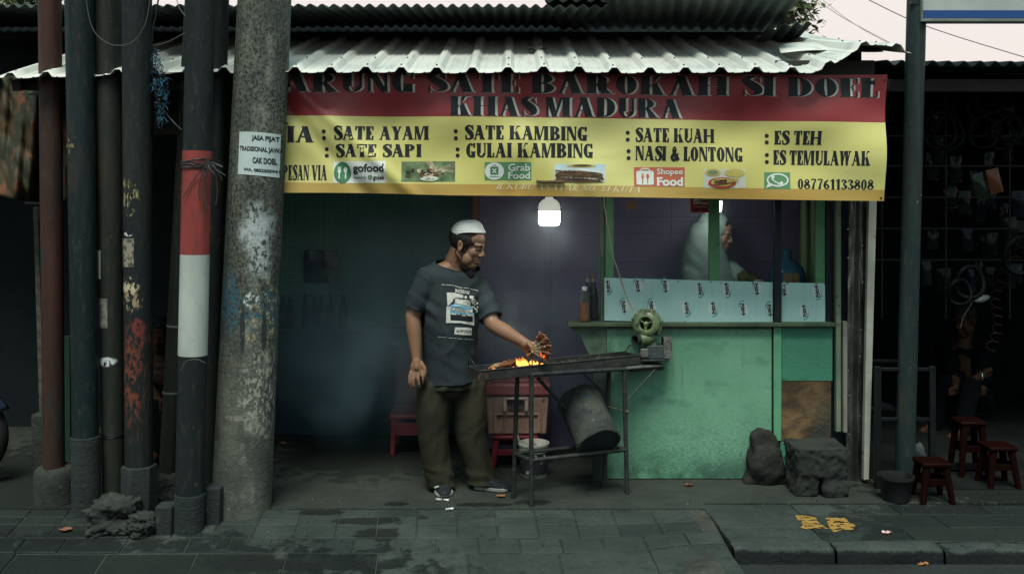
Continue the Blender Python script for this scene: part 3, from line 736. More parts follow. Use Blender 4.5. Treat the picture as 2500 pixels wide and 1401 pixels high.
fn = on_pole(ax, rad, Y); wrap(fn, 300.5, 340, 581, 650, 14, 10, .001, 2.2).build('worn_label', mat('peeled_paper', (.24, .215, .17), (.07, .065, .055), 34, .8, spots=(.4, .38, .32), ss=60, lo=.42, hi=.58), t4, smooth=60, recalc=False)
hx = MB(); c0 = ax(ZY(1195, Y)); z0 = gz(bp.x, bp.y)-.02; z1 = ZY(1134, Y)
hx.prism([(c0.x+.098*math.cos(R(22+60*k)), c0.y+.098*math.sin(R(22+60*k)), z0) for k in range(6)], (0, 0, z1-z0)); hx.build('concrete_foot', m_sleeve, t4, bevel=.008, smooth=30)
# thin dark pole leaning behind the banded pole
bp = Vector((P(405, 1200, 5.88).x, 5.88, 0)); Y = 5.88
ax, rad = lean_pole(bp, 474, 404, 1210, 44, 38, Y)
t5 = thing('utility_pole', 'thin dark pole leaning behind the red and white banded pole', 'pole', bp, grp)
pole_mb(ax, rad, 0, 5.2).build('shaft', t_pole('dark_pole_a', (.013, .017, .015), (.02, .024, .02)), t5, smooth=60)
for py in (795, 957):
    z = ZY(py, Y); MB().tube([ax(z-.006), ax(z+.006)], rad(z)+.003, 24).build('metal_band', mat('dull_steel_%d' % py, (.2, .21, .2), rough=.5, metal=.6), t5)
# banded pole
bp = G(462, 1291); Y = bp.y
ax, rad = lean_pole(bp, 490, 461, 1290, 69, 69, Y)
t6 = thing('utility_pole', 'pole banded in red and white paint with cable tied round it', 'pole', bp, grp)
m6 = t_pole('dark_pole_b', (.006, .011, .012), (.011, .016, .017), (((.04, .04, .036), 30, .70, .74, (1, 1, .4)),))
pole_mb(ax, rad, ZY(1205, Y), ZY(865, Y)).build('shaft', m6, t6, smooth=60)
pole_mb(ax, rad, ZY(371, Y), 5.2).build('upper_shaft', m6, t6, smooth=60)
m_red = t_pole('red_band_paint', (.27, .05, .045), (.21, .04, .036), (((.10, .04, .035), 18, .66, .74, (1, 1, .5)),))
m_wht = NT('white_band_paint'); c = m_wht.mix(m_wht.step(m_wht.noise(6, 6, (1, 1, .5)), .35, .7), (.40, .44, .41), (.31, .345, .32))
c = m_wht.mix(m_wht.math('MULTIPLY', m_wht.step(m_wht.noise(10, 7, (1.3, 1, .12), off=8), .5, .7), .5), c, (.2, .21, .18)); c = m_wht.mix(m_wht.step(m_wht.noise(48, 8, (1, 1, .6), off=4, rough=.7), .60, .66), c, (.15, .16, .13)); m_wht = m_wht.done(c, .6)
pole_mb(ax, lambda z: rad(z)+.0012, ZY(621, Y), ZY(369, Y)).build('red_band', m_red, t6, smooth=60)
pole_mb(ax, lambda z: rad(z)+.0012, ZY(866, Y), ZY(621, Y)).build('white_band', m_wht, t6, smooth=60)
pole_mb(ax, lambda z: rad(z)*1.06, gz(bp.x, bp.y)-.02, ZY(1203, Y), dent=.02).build('foot_sleeve', m_sleeve, t6, smooth=60, bevel=.006)
ct = MB(); rr = random.Random(2)
for k in range(9):
    z = ZY(394+k*1.7+rr.uniform(-3, 3), Y); r = rad(z)+.004+.002*(k % 3)
    ct.tube([ax(z)+Vector((r*math.cos(q), r*math.sin(q), .012*math.sin(q+k)+.006*math.cos(3*q+k))) for q in np.linspace(0, 2*math.pi, 29)], .0022, 6)
kn = P(510, 402, Y-.085)
for k in range(14):
    a = Vector((rr.uniform(-1, 1), rr.uniform(-.4, .1), rr.uniform(-.9, .5))); ct.tube([kn, kn+a*.03, kn+a*.045+Vector((rr.uniform(.0, .05), 0, -.03))], .002, 5)
for pts in ([(505, 405), (483, 425), (462, 455), (446, 485)], [(508, 408), (488, 440), (484, 470), (487, 492)], [(510, 410), (497, 440), (499, 480), (506, 508)], [(520, 405), (528, 430), (531, 470), (527, 500)], [(515, 400), (532, 420), (543, 440)]):
    ct.tube([P(x, y, Y-.088 if x < 515 else Y-.06) for x, y in pts], .0026, 6)
ct.build('cable_tie', mat('grey_cable', (.03, .034, .036), (.05, .055, .055), 30, .5), t6, smooth=60)
# slim pole between banded pole and concrete pole
bp = Vector((P(508, 1200, 5.75).x, 5.75, 0))
ax, rad = lean_pole(bp, 541, 510, 1200, 36, 40, 5.75)
t7 = thing('utility_pole', 'slim black pole squeezed between banded pole and big concrete pole', 'pole', bp, grp)
pole_mb(ax, rad, 0, 5.2).build('shaft', t_pole('dark_pole_c', (.006, .011, .012), (.011, .015, .015)), t7, smooth=60)
# big concrete pole
bp = G(587, 1264); Y = bp.y+.14
bp.y = Y
k = Y/5.47
ax, rad = lean_pole(bp, 646, 588, 1262, 128, 143, Y)
t8 = thing('utility_pole', 'massive mottled concrete pole with pasted flyer and paint splashes', 'pole', bp, grp)
t = NT('mottled_concrete')
L = lambda px, py: tuple(P(px, py, Y-.13)-bp)
c = t.mix(t.step(t.noise(5, 8, (1, 1, .5), rough=.65), .35, .65), (.125, .135, .11), (.055, .062, .053))
c = t.mix(t.math('MULTIPLY', t.step(t.noise(75, 9, (1, 1, .6), rough=.78, off=1), .47, .56), t.region((.1, -.1, 1.9), (.9, .9, 1.15), .9, .5, 3)), c, (.018, .022, .021))
c = t.mix(t.step(t.noise(9, 7, (1, 1, .6), off=7), .55, .75), c, (.20, .21, .175))
c = t.mix(t.step(t.noise(60, 5, off=12), .66, .72), c, (.32, .33, .3))
for col, cc, r_, soft, wob, dens in (((.36, .41, .42), L(628, 545), (.065, .4, .09), 1.5, .9, .62), ((.34, .39, .40), L(632, 610), (.05, .4, .14), 1.5, .9, .55), ((.36, .40, .40), L(608, 575), (.05, .4, .06), 1.2, .6, .55),
        ((.025, .085, .12), L(560, 730), (.06, .4, .15), .7, .9, .55), ((.03, .10, .135), L(622, 760), (.12, .4, .10), .5, .8, .42), ((.03, .09, .12), L(655, 770), (.04, .4, .14), .5, .8, .4), ((.30, .27, .15), L(640, 770), (.1, .4, .2), .6, .7, .33),
        ((.5, .5, .46), L(616, 728), (.035, .4, .04), .5, 1.2, .45), ((.025, .03, .03), L(595, 800), (.014, .4, .14), .3, .5, .8), ((.025, .03, .03), L(643, 810), (.012, .4, .13), .3, .5, .8), ((.2, .2, .17), L(590, 1018), (.1, .4, .014), .2, .3, .62),
        ((.30, .30, .25), L(635, 960), (.1, .4, .22), .7, .8, .42)):
    m = t.region(cc, r_, soft, wob*2.2, 18)
    if dens < 1: m = t.math('MULTIPLY', m, t.step(t.noise(50, 9, (1, 1, .6), off=cc[2]*3+cc[0], rough=.68), .5+(.5-dens)*.36-.03, .5+(.5-dens)*.36+.03))
    c = t.mix(m, c, col)
t.bump(t.noise(40, 9, rough=.7), .6, .012); t.bump(t.noise(5, 4), .3, .02)
pole_mb(ax, rad, gz(bp.x, bp.y-.2)-.04, 5.4, 64, 60, .004).build('shaft', t.done(c, .85, 0, .3), t8, smooth=60)
fn = on_pole(ax, rad, Y)
tl = lambda x: (x-598)/(693-598)
fly = MB().grid(lambda u, v: fn(601+(692-601)*u-3.5*v, 326+5*u**2+(101-5*u**2+8*u**1.5)*v, .0015), 24, 10).build('flyer', mat('flyer_paper', (.48, .56, .56), (.42, .50, .50), 9, .75), t8, smooth=60, recalc=False)
ft = MB()
def flt(txt, x0, x1, y0, y1, sl, b=.04):
    xmap = lambda x: x
    q = []
    for pl in fit(sans(txt, b), x0, x1, y0, y1):
        q.append([(x, y+sl*(x-x0)) for x, y in pl])
    return q
for txt, x0, x1, y0, y1, sl in (('JASA PIJAT', 632, 690.5, 334, 349, .06), ('TRADISIONAL JAWA', 602, 697, 359, 374, .06), ('CAK DOEL', 634, 685.5, 386, 401, .07), ('WA. 0852205941', 612, 690, 411, 419, .08)):
    for pl in flt(txt, x0, x1, y0, y1, sl):
        ft.add([fn(min(x, 691.5), y, .0028) for x, y in pl], [tuple(range(len(pl)))])
ft.build('lettering', mat('print_black', (.015, .02, .025), rough=.6), fly, smooth=0, recalc=False)
# plinth stones, rocks and blocks between the pole feet
def put_rock(name, px, py, dx, dy, dz, seed, label, m=None, rough=.25, cat='rock', dyb=0):
    b = G(px, py); b.y += dy/2+dyb
    o = rock((b.x, b.y, gz(b.x, b.y-dy/2)+dz*.45), (dx, dy, dz), seed, rough).build(name, m or m_rock, None, smooth=180); return tag(o, label, cat)
put_rock('rubble_rock', 262, 1308, .24, .2, .165, 3, 'craggy lump of broken concrete at the foot of the peeling pole', m_conc, .42)
put_rock('rubble_rock', 340, 1314, .135, .14, .115, 5, 'smaller craggy lump beside the biggest lump of broken concrete', m_conc, .4)
put_rock('rock', 405, 1222, .10, .1, .14, 8, 'pale loose stone resting between thin pole and banded pole', None, .3)
b = G(398, 1307); 
bl = MB().span(b.x-.045, b.x+.045, b.y, b.y+.1, gz(b.x, b.y)-.02, gz(b.x, b.y)+.155); displace(bl, lambda p, n: 0)
tag(bl.build('concrete_block', m_sleeve, None, bevel=.012, seg=3), 'small upright concrete block in front of the pale loose stone', 'block')
b = G(518, 1280)
tag(MB().span(b.x-.045, b.x+.042, b.y, b.y+.1, gz(b.x, b.y)-.02, gz(b.x, b.y)+.2).build('concrete_block', m_sleeve, None, bevel=.012, seg=3), 'concrete block wedged between banded pole and massive concrete pole', 'block')
b = G(92, 1157)
tag(MB().span(XP(75, b.y), XP(112, b.y), b.y, b.y+.24, 0, ZP(1012, b.y)).build('stone_pillar', m_conc, None, bevel=.012, seg=3), 'short square concrete pillar behind the rust red pole', 'pillar')
tp = MB(); tp.beam(P(89, 536, 6.4), P(103, 1010, 6.4), .03, .02); 
tag(tp.build('wooden_stake', mat('weathered_stake', (.09, .09, .07), (.05, .05, .04), 20, .8), bevel=.002), 'pale weathered stake leaning behind the rust red pole', 'stake')
tag(MB().beam(P(165, 820, 6.3), P(168, 1170, 6.3), .035, .03).build('wooden_stake', mat('green_stake', (.012, .04, .025), (.01, .03, .02), 12, .7), bevel=.002), 'short green painted stake between rust red and black poles', 'stake')
# cables strung between the poles, and the tangle of blue net
def cable(pts, r, label, m=m_wire, name='cable', sub=6):
    q = [P(*p) for p in pts]; out = []
    c = [2*q[0]-q[1]]+q+[2*q[-1]-q[-2]]
    for k in range(len(q)-1):
        for i in range(sub):
            u = i/sub; p0, p1, p2, p3 = c[k:k+4]; out.append(.5*((2*p1)+(-p0+p2)*u+(2*p0-5*p1+4*p2-p3)*u*u+(-p0+3*p1-3*p2+p3)*u**3))
    out.append(q[-1]); return tag(MB().tube(out, r, 6).build(name, m, None, smooth=60), label, 'cable')
m_gc = mat('grey_wire', (.09, .09, .085), rough=.5)
cable([(205, -60, 5.35), (215, 30, 5.35), (232, 80, 5.35), (268, 108, 5.35), (305, 112, 5.35)], .0022, 'thin black cable sagging across black and grey green poles', m_gc)
cable([(375, -80, 5.3), (362, 30, 5.3), (347, 75, 5.3), (325, 102, 5.3), (300, 112, 5.3)], .0022, 'thin cable looping over the peeling pole', m_gc)
cable([(375, 112, 5.5), (410, 103, 5.5), (457, 78, 5.5)], .0022, 'thin cable running from peeling pole to banded pole near the top', m_gc)
cable([(393, 176, 5.6), (420, 178, 5.6), (450, 176, 5.5)], .002, 'short grey wire tying blue net to the banded pole', m_gc)
cable([(395, -60, 5.55), (382, 30, 5.55), (372, 90, 5.55), (374, 200, 5.55), (390, 255, 5.55), (420, 295, 5.55), (444, 318, 5.5)], .005, 'thick dark cable hanging with the blue net beside the peeling pole')
cable([(420, -40, 5.6), (436, 15, 5.6), (452, 40, 5.5)], .002, 'short wire stretching up from the top of the banded pole', m_gc)
cable([(440, 905, 5.2), (455, 882, 5.2), (480, 877, 5.2), (502, 886, 5.2)], .0016, 'thin wire loop hung below the white band', m_gc)
nt = MB(); rr = random.Random(4)
for k in range(260):
    v = rr.random(); y = 125+175*v; wv = (6+14*math.sin(min(1, v*1.5)*math.pi*.75)) if v < .75 else 8
    x = 376+14*v+rr.uniform(-.4, 1.3)*wv; p = P(x, y, 5.55+rr.uniform(-.03, .03)); pts = [p]
    for j in range(4): p = p+Vector((rr.uniform(-1, 1)*.012, rr.uniform(-1, 1)*.012, rr.uniform(-1.3, .8)*.014)); pts.append(p)
    nt.tube(pts, rr.uniform(.0008, .002), 4, 0 if rr.random() < .45 else 1)
tag(nt.build('net_tangle', [mat('blue_net', (.04, .14, .22), rough=.7), mat('dark_net', (.012, .016, .02), rough=.7)], None, smooth=0, recalc=False), 'tangle of blue and black netting hanging beside the peeling pole', 'net')
# ------------------------------------------------------------------ the banner
YB = 5.735
bl0 = P(1370, 480, YB)
bn = thing('banner', 'long red and yellow menu banner hung under the white roof', 'banner', bl0)
def ban(px, py, lift=0.0):
    X = (px-CX)*YB/F; z = H-(py-HY)*YB/F
    sag = .006*math.sin(X*2.1+.8)
    d = .016*math.sin(X*3.1+z*2.2)+.007*math.sin(X*9-z*14+1)*sg(z, 1.7, 2.2)+.010*math.sin((X*.9+z*1.6)*7+.4)+.004*mn.noise(Vector((X*5, z*3, 0)))
    d += .020*math.exp(-((X+1.05+(z-2.0)*.9)/.06)**2)-.017*math.exp(-((X+.82+(z-2.0)*1.1)/.05)**2)+.009*math.exp(-((X-.12-(z-2.)*.5)/.05)**2)+.008*math.exp(-((X-.25+(z-2.)*.7)/.05)**2)
    return Vector((X, YB+d*1.15-lift, z+sag*.4))
BT = lambda x: 177+6*(x-580)/1583                       # top edge row
BB = lambda x: 471-4*math.sin((x-580)/520*math.pi)*(1 if x < 1100 else 0)+19*(x-580)/1583      # bottom edge row
BM = lambda x: 280+19*(x-660)/1500                     # red / yellow border
BO = lambda x: 444+19*(x-660)/1500
def band(y0, y1, nv, name, m):
    f = lambda u, v: ban((580+1583*u)-6*max(0, v*0+((y0(1)*(1-v)+y1(1)*v)-180)/300)*sg(u, .97, 1), y0(580+1583*u)*(1-v)+y1(580+1583*u)*v)
    return MB().grid(f, 150, nv).build(name, m, bn, smooth=180, recalc=False)
def t_cloth(name, a, b, dirt):
    t = NT(name); c = t.mix(t.step(t.noise(1.3, 4), .35, .7), a, b); c = t.mix(t.math('MULTIPLY', t.step(t.noise(5, 7, (.35, 1, 2), off=3), .52, .8), .4), c, dirt)
    t.bump(t.noise(6, 3, (1, 1, .5)), .12, .02)
    c = t.mix(t.math('MULTIPLY', t.step(t.noise(45, 4, off=5), .64, .72), .35), c, dirt); return t.done(c, .45, 0, .4)
band(BT, BM, 30, 'red_field', t_cloth('banner_red', (.24, .030, .036), (.29, .045, .050), (.14, .022, .03)))
band(BM, BO, 30, 'yellow_field', t_cloth('banner_yellow', (.55, .51, .16), (.60, .58, .23), (.38, .37, .12)))
band(BO, BB, 5, 'hem_strip', t_cloth('banner_ochre', (.42, .26, .06), (.40, .30, .09), (.22, .13, .04)))
m_ink = mat('print_ink', (.018, .021, .026), rough=.5); m_wht_ink = mat('print_white', (.60, .62, .56), (.42, .42, .38), 14, .5)
BER = dict(T=.27, t=.10, s=.035, sh=.075, gap=.05, wide=.92, space=.33)
# title: dark letters with a pale edge on their right
ti = MB()
for txt, x0, x1, yt, yb, yt2 in (('WARUNG SATE BAROKAH SI DOEL', 600, 2140, 173, 221, 190), ('KHAS MADURA', 1099, 1663, 235, 283, 241)):
    p = serif_line(txt, .30, .035, .045, .03, .10, 1.0, .34)
    q = fit(p, x0, x1, yt, yb, yt2); ink(ti, [[(x+6, y+.8) for x, y in pl] for pl in q], ban, 1.0, 1)
    ink(ti, q, ban, 2.6, 0)
    p2 = serif_line(txt, .12, .02, .02, .02, .28, 1.0, .34)
ti.build('title_lettering', [m_ink, m_wht_ink], bn, smooth=0, recalc=False)
me_ = MB()
for txt, x0, x1, yt, yb, yt2 in (('SEDIA', 592, 764, 304, 346, 306), ('SATE AYAM', 815, 1047, 306, 341, 307), ('SATE SAPI', 818, 1029, 350, 383, 351), ('SATE KAMBING', 1135, 1434, 306, 342, 310), ('GULAI KAMBING', 1138, 1448, 350, 385, 352),
        ('SATE KUAH', 1552, 1746, 312, 348, 314), ('NASI & LONTONG', 1552, 1814, 356, 394, 359), ('ES TEH', 1891, 2004, 318, 353, 319), ('ES TEMULAWAK', 1889, 2120, 365, 402, 368), ('PESAN VIA', 689, 796, 401, 440, 401)):
    ink(me_, fit(serif_line(txt, **BER), x0, x1, yt, yb, yt2), ban, 1.5)
ink(me_, fit(serif_line('087761133808', .24, .07, .03, .06, .06, .95), 1948, 2132, 435, 461, 437), ban, 1.5)
for cx, ys in ((790, (320, 336)), (795, (363, 379)), (1113, (321, 338)), (1117, (365, 380)), (1533, (325, 342)), (1535, (370, 387)), (1873, (331, 347)), (1873, (378, 395))):
    for y in ys: ink(me_, disc(cx, y, 5), ban, 1.5)
me_.build('menu_lettering', m_ink, bn, smooth=0, recalc=False)
ad = MB()
q = serif_line('JL.KUBU ANAYAR NO. 34 KUTA', .16, .05, .03, .05, .10, 1.0, .35)
q = [[(x+y*.3, y) for x, y in pl] for pl in q]; ink(ad, fit(q, 1210, 1562, 449, 462, 458), ban, 1.5)
ad.build('address_lettering', mat('faded_print', (.62, .55, .36), rough=.6), bn, smooth=0, recalc=False)
m_lw = mat('logo_white', (.62, .66, .62), rough=.5); m_lg = mat('logo_green', (.06, .18, .09), rough=.5); m_lg2 = mat('logo_bright_green', (.10, .25, .12), rough=.5); m_lo = mat('logo_orange', (.46, .13, .075), rough=.5); m_lk = mat('logo_ink', (.03, .033, .035), rough=.5)
LM = [m_lw, m_lg, m_lg2, m_lo, m_lk]
def fork_spoon(mb, cx, cy, k, fn, lay, m):
    """fork at the left of the centre, spoon at the right, k = half height"""
    x = cx-k*.45
    for d in (-.22, -.07, .08): ink(mb, [[(x+d*k, cy-k*.85), (x+(d+.1)*k, cy-k*.85), (x+(d+.1)*k, cy-k*.3), (x+d*k, cy-k*.3)]], fn, lay, m)
    ink(mb, disc(x-.02*k, cy-k*.2, k*.22, k*.2, 14), fn, lay+.2, m); ink(mb, [[(x-.11*k, cy-k*.1), (x+.07*k, cy-k*.1), (x+.07*k, cy+k*.85), (x-.11*k, cy+k*.85)]], fn, lay+.4, m)
    x = cx+k*.42; ink(mb, disc(x, cy-k*.42, k*.27, k*.42, 18), fn, lay, m); ink(mb, [[(x-.09*k, cy-k*.1), (x+.09*k, cy-k*.1), (x+.09*k, cy+k*.85), (x-.09*k, cy+k*.85)]], fn, lay+.3, m)
def patch(mb, x0, y0, x1, y1, fn, lay, m, nx=6, ny=4):
    for i in range(nx):
        for j in range(ny):
            a, b2, c2, d = x0+(x1-x0)*i/nx, x0+(x1-x0)*(i+1)/nx, y0+(y1-y0)*j/ny, y0+(y1-y0)*(j+1)/ny
            ink(mb, [[(a, c2), (b2, c2), (b2, d), (a, d)]], fn, lay, m)
lg = MB(); patch(lg, 812, 393, 942, 446, ban, 1, 0); ink(lg, disc(834, 420, 21, 26), ban, 3.2, 1); fork_spoon(lg, 834, 421, 17, ban, 4.2, 0)
ink(lg, fit(sans('gofood', .03), 860, 938, 399, 425), ban, 3, 4); ink(lg, fit(sans('Powered by', .01), 861, 893, 429, 438), ban, 3, 4); ink(lg, fit(sans('gojek', .03), 910, 939, 427, 441), ban, 3, 4)
ink(lg, ringb(903, 432, 5.5, 2), ban, 3, 1); ink(lg, disc(903, 432, 1.8), ban, 3, 1)
lg.build('delivery_logo', LM, bn, smooth=0, recalc=False)
lg = MB(); patch(lg, 1183, 397, 1297, 441, ban, 1, 2); ink(lg, disc(1207, 419, 23.5, 21), ban, 3, 0); ink(lg, rrect(1197, 408, 1217, 427, 2), ban, 4, 1); ink(lg, ringb(1207, 408, 5, 1.5, 180, 360), ban, 4, 1)
ink(lg, rot2([[(1205.8, 411), (1208.2, 411), (1208.2, 425), (1205.8, 425)]], 1207, 418, 40), ban, 5, 0); ink(lg, rot2([[(1205.8, 411), (1208.2, 411), (1208.2, 425), (1205.8, 425)]], 1207, 418, -40), ban, 5.2, 0)
ink(lg, fit(sans('GrabFood', .02), 1195, 1219, 430, 434), ban, 4, 1); ink(lg, fit(sans('Grab', .02), 1241, 1294, 401, 419), ban, 3, 0); ink(lg, fit(sans('Food', .02), 1241, 1294, 421, 438), ban, 3, 0)
lg.build('delivery_logo', LM, bn, smooth=0, recalc=False)
def shopee(mb, x0, y0, x1, y1, fn, lay, small=False):
    sx, sy = (x1-x0)/125, (y1-y0)/47; T = lambda x, y: (x0+(x-1548)*sx, y0+(y-409)*sy)
    tr = lambda pl: [[T(*p) for p in q] for q in pl]
    ink(mb, tr(rrect(1554, 418, 1597, 452, 4)), fn, lay+1, 0); ink(mb, tr([[(1560, 420), (1591, 420), (1584, 411), (1567, 411)]]), fn, lay+1.3, 0); ink(mb, tr([[(1566, 414), (1585, 414), (1585, 417), (1566, 417)]]), fn, lay+2.2, 3)
    b = MB(); fork_spoon(b, 1576, 437, 14, lambda x, y, l: Vector((x, y, l)), lay+2.4, 3)
    mb.add([fn(*T(q.x, q.y), q.z) for q in b.v], b.f, 3)
    ink(mb, fit(sans('Shopee', .015), *[T(1605, 412)[0], T(1668, 412)[0], T(0, 412)[1], T(0, 431)[1]]), fn, lay+1, 0); ink(mb, fit(sans('Food', .04), *[T(1605, 412)[0], T(1669, 412)[0], T(0, 433)[1], T(0, 455)[1]]), fn, lay+1, 0)
lg = MB(); patch(lg, 1548, 409, 1673, 456, ban, 1, 3); shopee(lg, 1548, 409, 1673, 456, ban, 2); lg.build('delivery_logo', LM, bn, smooth=0, recalc=False)
lg = MB(); patch(lg, 1866, 420, 1930, 461, ban, 1, 2); ink(lg, ringb(1899, 439, 27, 4, ry=16.5), ban, 3, 0); ink(lg, [[(1870, 459), (1876, 446), (1886, 453)]], ban, 3.4, 0)
pts, wd = spline([(1887, 431, 6), (1886, 437, 3.6), (1893, 443, 3.2), (1902, 448, 3.4), (1908, 448, 5)], 18); ink(lg, stroke(pts, wd), ban, 3, 0); ink(lg, disc(1887.5, 431.5, 4.2), ban, 3.3, 0); ink(lg, disc(1908, 446.5, 4.4), ban, 3.3, 0)
lg.build('phone_logo', LM, bn, smooth=0, recalc=False)
# printed food pictures
def pic(px0, py0, px1, py1, m, name='food_picture', extra=()):
    b = MB(); patch(b, px0, py0, px1, py1, ban, 1, 0, 8, 4); o = b.build(name, m, bn, smooth=0, recalc=False)
    return o
pm = [mat('pic_leaf', (.07, .12, .05), (.19, .25, .14), 12, .5), mat('pic_meat', (.07, .03, .02), (.20, .09, .04), 60, .5), mat('pic_sauce', (.5, .47, .36), (.3, .22, .12), 50, .5), mat('pic_sky', (.38, .5, .55), (.55, .6, .58), 8, .5), mat('pic_char', (.03, .025, .02), (.13, .07, .035), 80, .5, stretch=(.3, 1, 1.5)), mat('pic_dish', (.42, .06, .035), (.3, .05, .03), 20, .5), mat('pic_pale', (.55, .57, .5), (.48, .5, .42), 20, .5), mat('pic_yellow', (.5, .42, .1), (.4, .36, .12), 30, .5), m_lk]
rr = random.Random(21)
b = MB(); patch(b, 980, 394, 1111, 444, ban, 1, 0, 8, 4); ink(b, rot2([[(1040, 392.5), (1056, 394.5), (1064, 412), (1052, 416)]], 1050, 404, 0), ban, 2.6, 2)
for k in range(46): 
    x, y = rr.gauss(1045, 22), rr.gauss(420, 6); 
    ink(b, disc(max(996, min(1096, x)), y, rr.uniform(3, 8), rr.uniform(2, 4), 8), ban, 3+.05*k, rr.choice((1, 1, 4, 8, 2)) if k % 5 else 2)
for k in range(7): ink(b, stroke([(1060+k*3, 416), (1110, 398+k*4)], 1.1), ban, 3.1+.05*k, 2)
ink(b, disc(1048, 436, 22, 6.5, 16), ban, 5.6, 6); 
for k in range(14): ink(b, disc(rr.gauss(1048, 10), rr.gauss(437, 2.5), 3, 1.3, 7), ban, 5.8+.05*k, rr.choice((8, 2, 6)))
b.build('food_picture', pm, bn, smooth=0, recalc=False)
b = MB(); patch(b, 1353, 402, 1477, 446, ban, 1, 3, 8, 4); ink(b, disc(1420, 406, 36, 4.5, 20), ban, 3, 7); ink(b, disc(1420, 406, 24, 3, 16), ban, 3.6, 4); patch(b, 1353, 434, 1477, 446, ban, 2.4, 6, 8, 1)
for k in range(34): x0 = rr.uniform(1354, 1370); y0 = 418+k*.75; ink(b, stroke([(x0, y0), (1415, y0+rr.uniform(-1, 4)), (1474-rr.uniform(0, 18), min(444, y0+rr.uniform(2, 8)))], rr.uniform(1.6, 3.4)), ban, 4.2+.06*k, rr.choice((4, 4, 8, 1, 2)))
b.build('food_picture', pm, bn, smooth=0, recalc=False)
b = MB(); patch(b, 1720, 413, 1820, 459, ban, 1, 6, 8, 4); ink(b, disc(1741, 421, 19, 9, 18), ban, 3, 7); ink(b, disc(1741, 421, 13, 6, 14), ban, 3.6, 0); ink(b, disc(1794, 422, 25, 10, 18), ban, 3, 7); ink(b, disc(1764, 446, 34, 13, 24), ban, 4.2, 5); ink(b, disc(1764, 445, 27, 9.5, 20), ban, 4.8, 7)
for k in range(18): x0 = rr.uniform(1742, 1760); y0 = rr.uniform(439, 452); ink(b, stroke([(x0, y0), (x0+rr.uniform(22, 38), y0-rr.uniform(1, 6))], rr.uniform(1.5, 3)), ban, 5.4+.06*k, rr.choice((4, 8, 1)))
for k in range(8): ink(b, stroke([(1775, 446-k), (1804, 441-k*1.6)], .8), ban, 6.6+.05*k, 7)
b.build('food_picture', pm, bn, smooth=0, recalc=False)
# stick pinning the lower hem, by the lamp
s = MB(); s.beam(ban(1309, 444, .012), ban(1378, 445, .012), .016, .012); s.build('pinning_stick', mat('stick_wood', (.16, .10, .06), (.09, .06, .04), 30), bn, bevel=.002)
nl = MB()
for px, py in ((2157, 195), (2150, 482), (700, 300)): nl.lathe([(.006, 0), (.006, .003), (.001, .006)], ban(px, py, .002), 8, 0, (0, -1, 0))
nl.build('nail_heads', mat('nail', (.05, .05, .05), rough=.4, metal=.7), bn)
# ------------------------------------------------------------------ the green food kiosk
YK = 6.2
KX = lambda px, Y=YK: (px-CX)*Y/F
KZ = lambda py, Y=YK: H-(py-HY)*Y/F
def t_green(name, a, b, dark, blotch=.5):
    t = NT(name); c = t.mix(t.step(t.noise(2.2, 6), .35, .68), a, b)
    c = t.mix(t.math('MULTIPLY', t.step(t.noise(9, 7, (.6, 1, 1), off=2), .52, .72), blotch), c, dark)
    c = t.mix(t.math('MULTIPLY', t.step(t.noise(150, 6, (.45, 1, 1), off=5, rough=.7), .5, .68), .5), c, dark)
    c = t.mix(t.step(t.noise(60, 3, off=7), .75, .78), c, tuple(q*.3 for q in dark))
    return t, c
t, c = t_green('green_counter_paint', (.135, .315, .205), (.17, .365, .25), (.045, .12, .09), .5)
low = t.math('MULTIPLY', t.math('SUBTRACT', 1, t.step(t.axis(2), .0, .22)), t.step(t.noise(7, 6, off=12), .35, .6))
c = t.mix(t.math('MULTIPLY', low, .85), c, (.022, .06, .045)); drp = t.math('MULTIPLY', t.step(t.noise(16, 6, (1.6, 1, .05), off=31), .56, .7), t.step(t.noise(2.5, 4, off=33), .42, .6)); c = t.mix(t.math('MULTIPLY', drp, .5), c, (.04, .09, .06)); c = t.mix(t.step(t.noise(22, 8, off=35, rough=.72), .67, .70), c, (.05, .10, .07))                               # splashed dirt along the foot
lft = t.math('MULTIPLY', t.math('SUBTRACT', 1, t.step(t.axis(0), -.62, -.3)), t.step(t.noise(9, 7, (1.5, 1, .6), off=15), .38, .62))
c = t.mix(t.math('MULTIPLY', lft, .75), c, (.03, .075, .05))                               # soot from the grill
scf = t.math('MULTIPLY', t.math('SUBTRACT', 1, t.step(t.axis(2), .05, .62)), t.step(t.noise(75, 9, (.7, 1, 1), off=41, rough=.78), .46, .58)); c = t.mix(t.math('MULTIPLY', scf, .6), c, (.03, .085, .06)); edg = t.step(t.axis(2), .86, .97); c = t.mix(t.math('MULTIPLY', t.math('MULTIPLY', edg, t.step(t.noise(20, 7, off=43), .4, .65)), .5), c, (.035, .085, .06))
t.bump(t.noise(5, 3), .12, .02); t.bump(t.noise(60, 4), .15, .003)
m_gc_ = t.done(c, .42, 0, .45)
t, c = t_green('green_post_paint', (.09, .24, .11), (.12, .29, .14), (.025, .06, .035), .6); t.bump(t.noise(40, 5, (1, 1, .2)), .3, .004); m_gp = t.done(c, .5)
t, c = t_green('green_plank_paint', (.055, .20, .13), (.07, .25, .16), (.02, .08, .06), .8); t.bump(t.noise(20, 5, (.15, 1, 1)), .4, .004); m_gk = t.done(c, .5)
t = NT('rotten_board'); c = t.mix(t.step(t.noise(4, 7), .35, .6), (.20, .125, .055), (.065, .04, .02)); c = t.mix(t.step(t.noise(7, 8, (.5, 1, 1), off=3), .45, .62), c, (.04, .03, .022)); c = t.mix(t.math('MULTIPLY', t.region((.82, 0, .38), (.15, .5, .11), .7, 3.2, 6), .6), c, (.015, .035, .032))
c = t.mix(t.step(t.noise(150, 5, off=6), .60, .7), c, (.26, .18, .09)); t.bump(t.noise(30, 8), .7, .01); m_rot = t.done(c, .85)
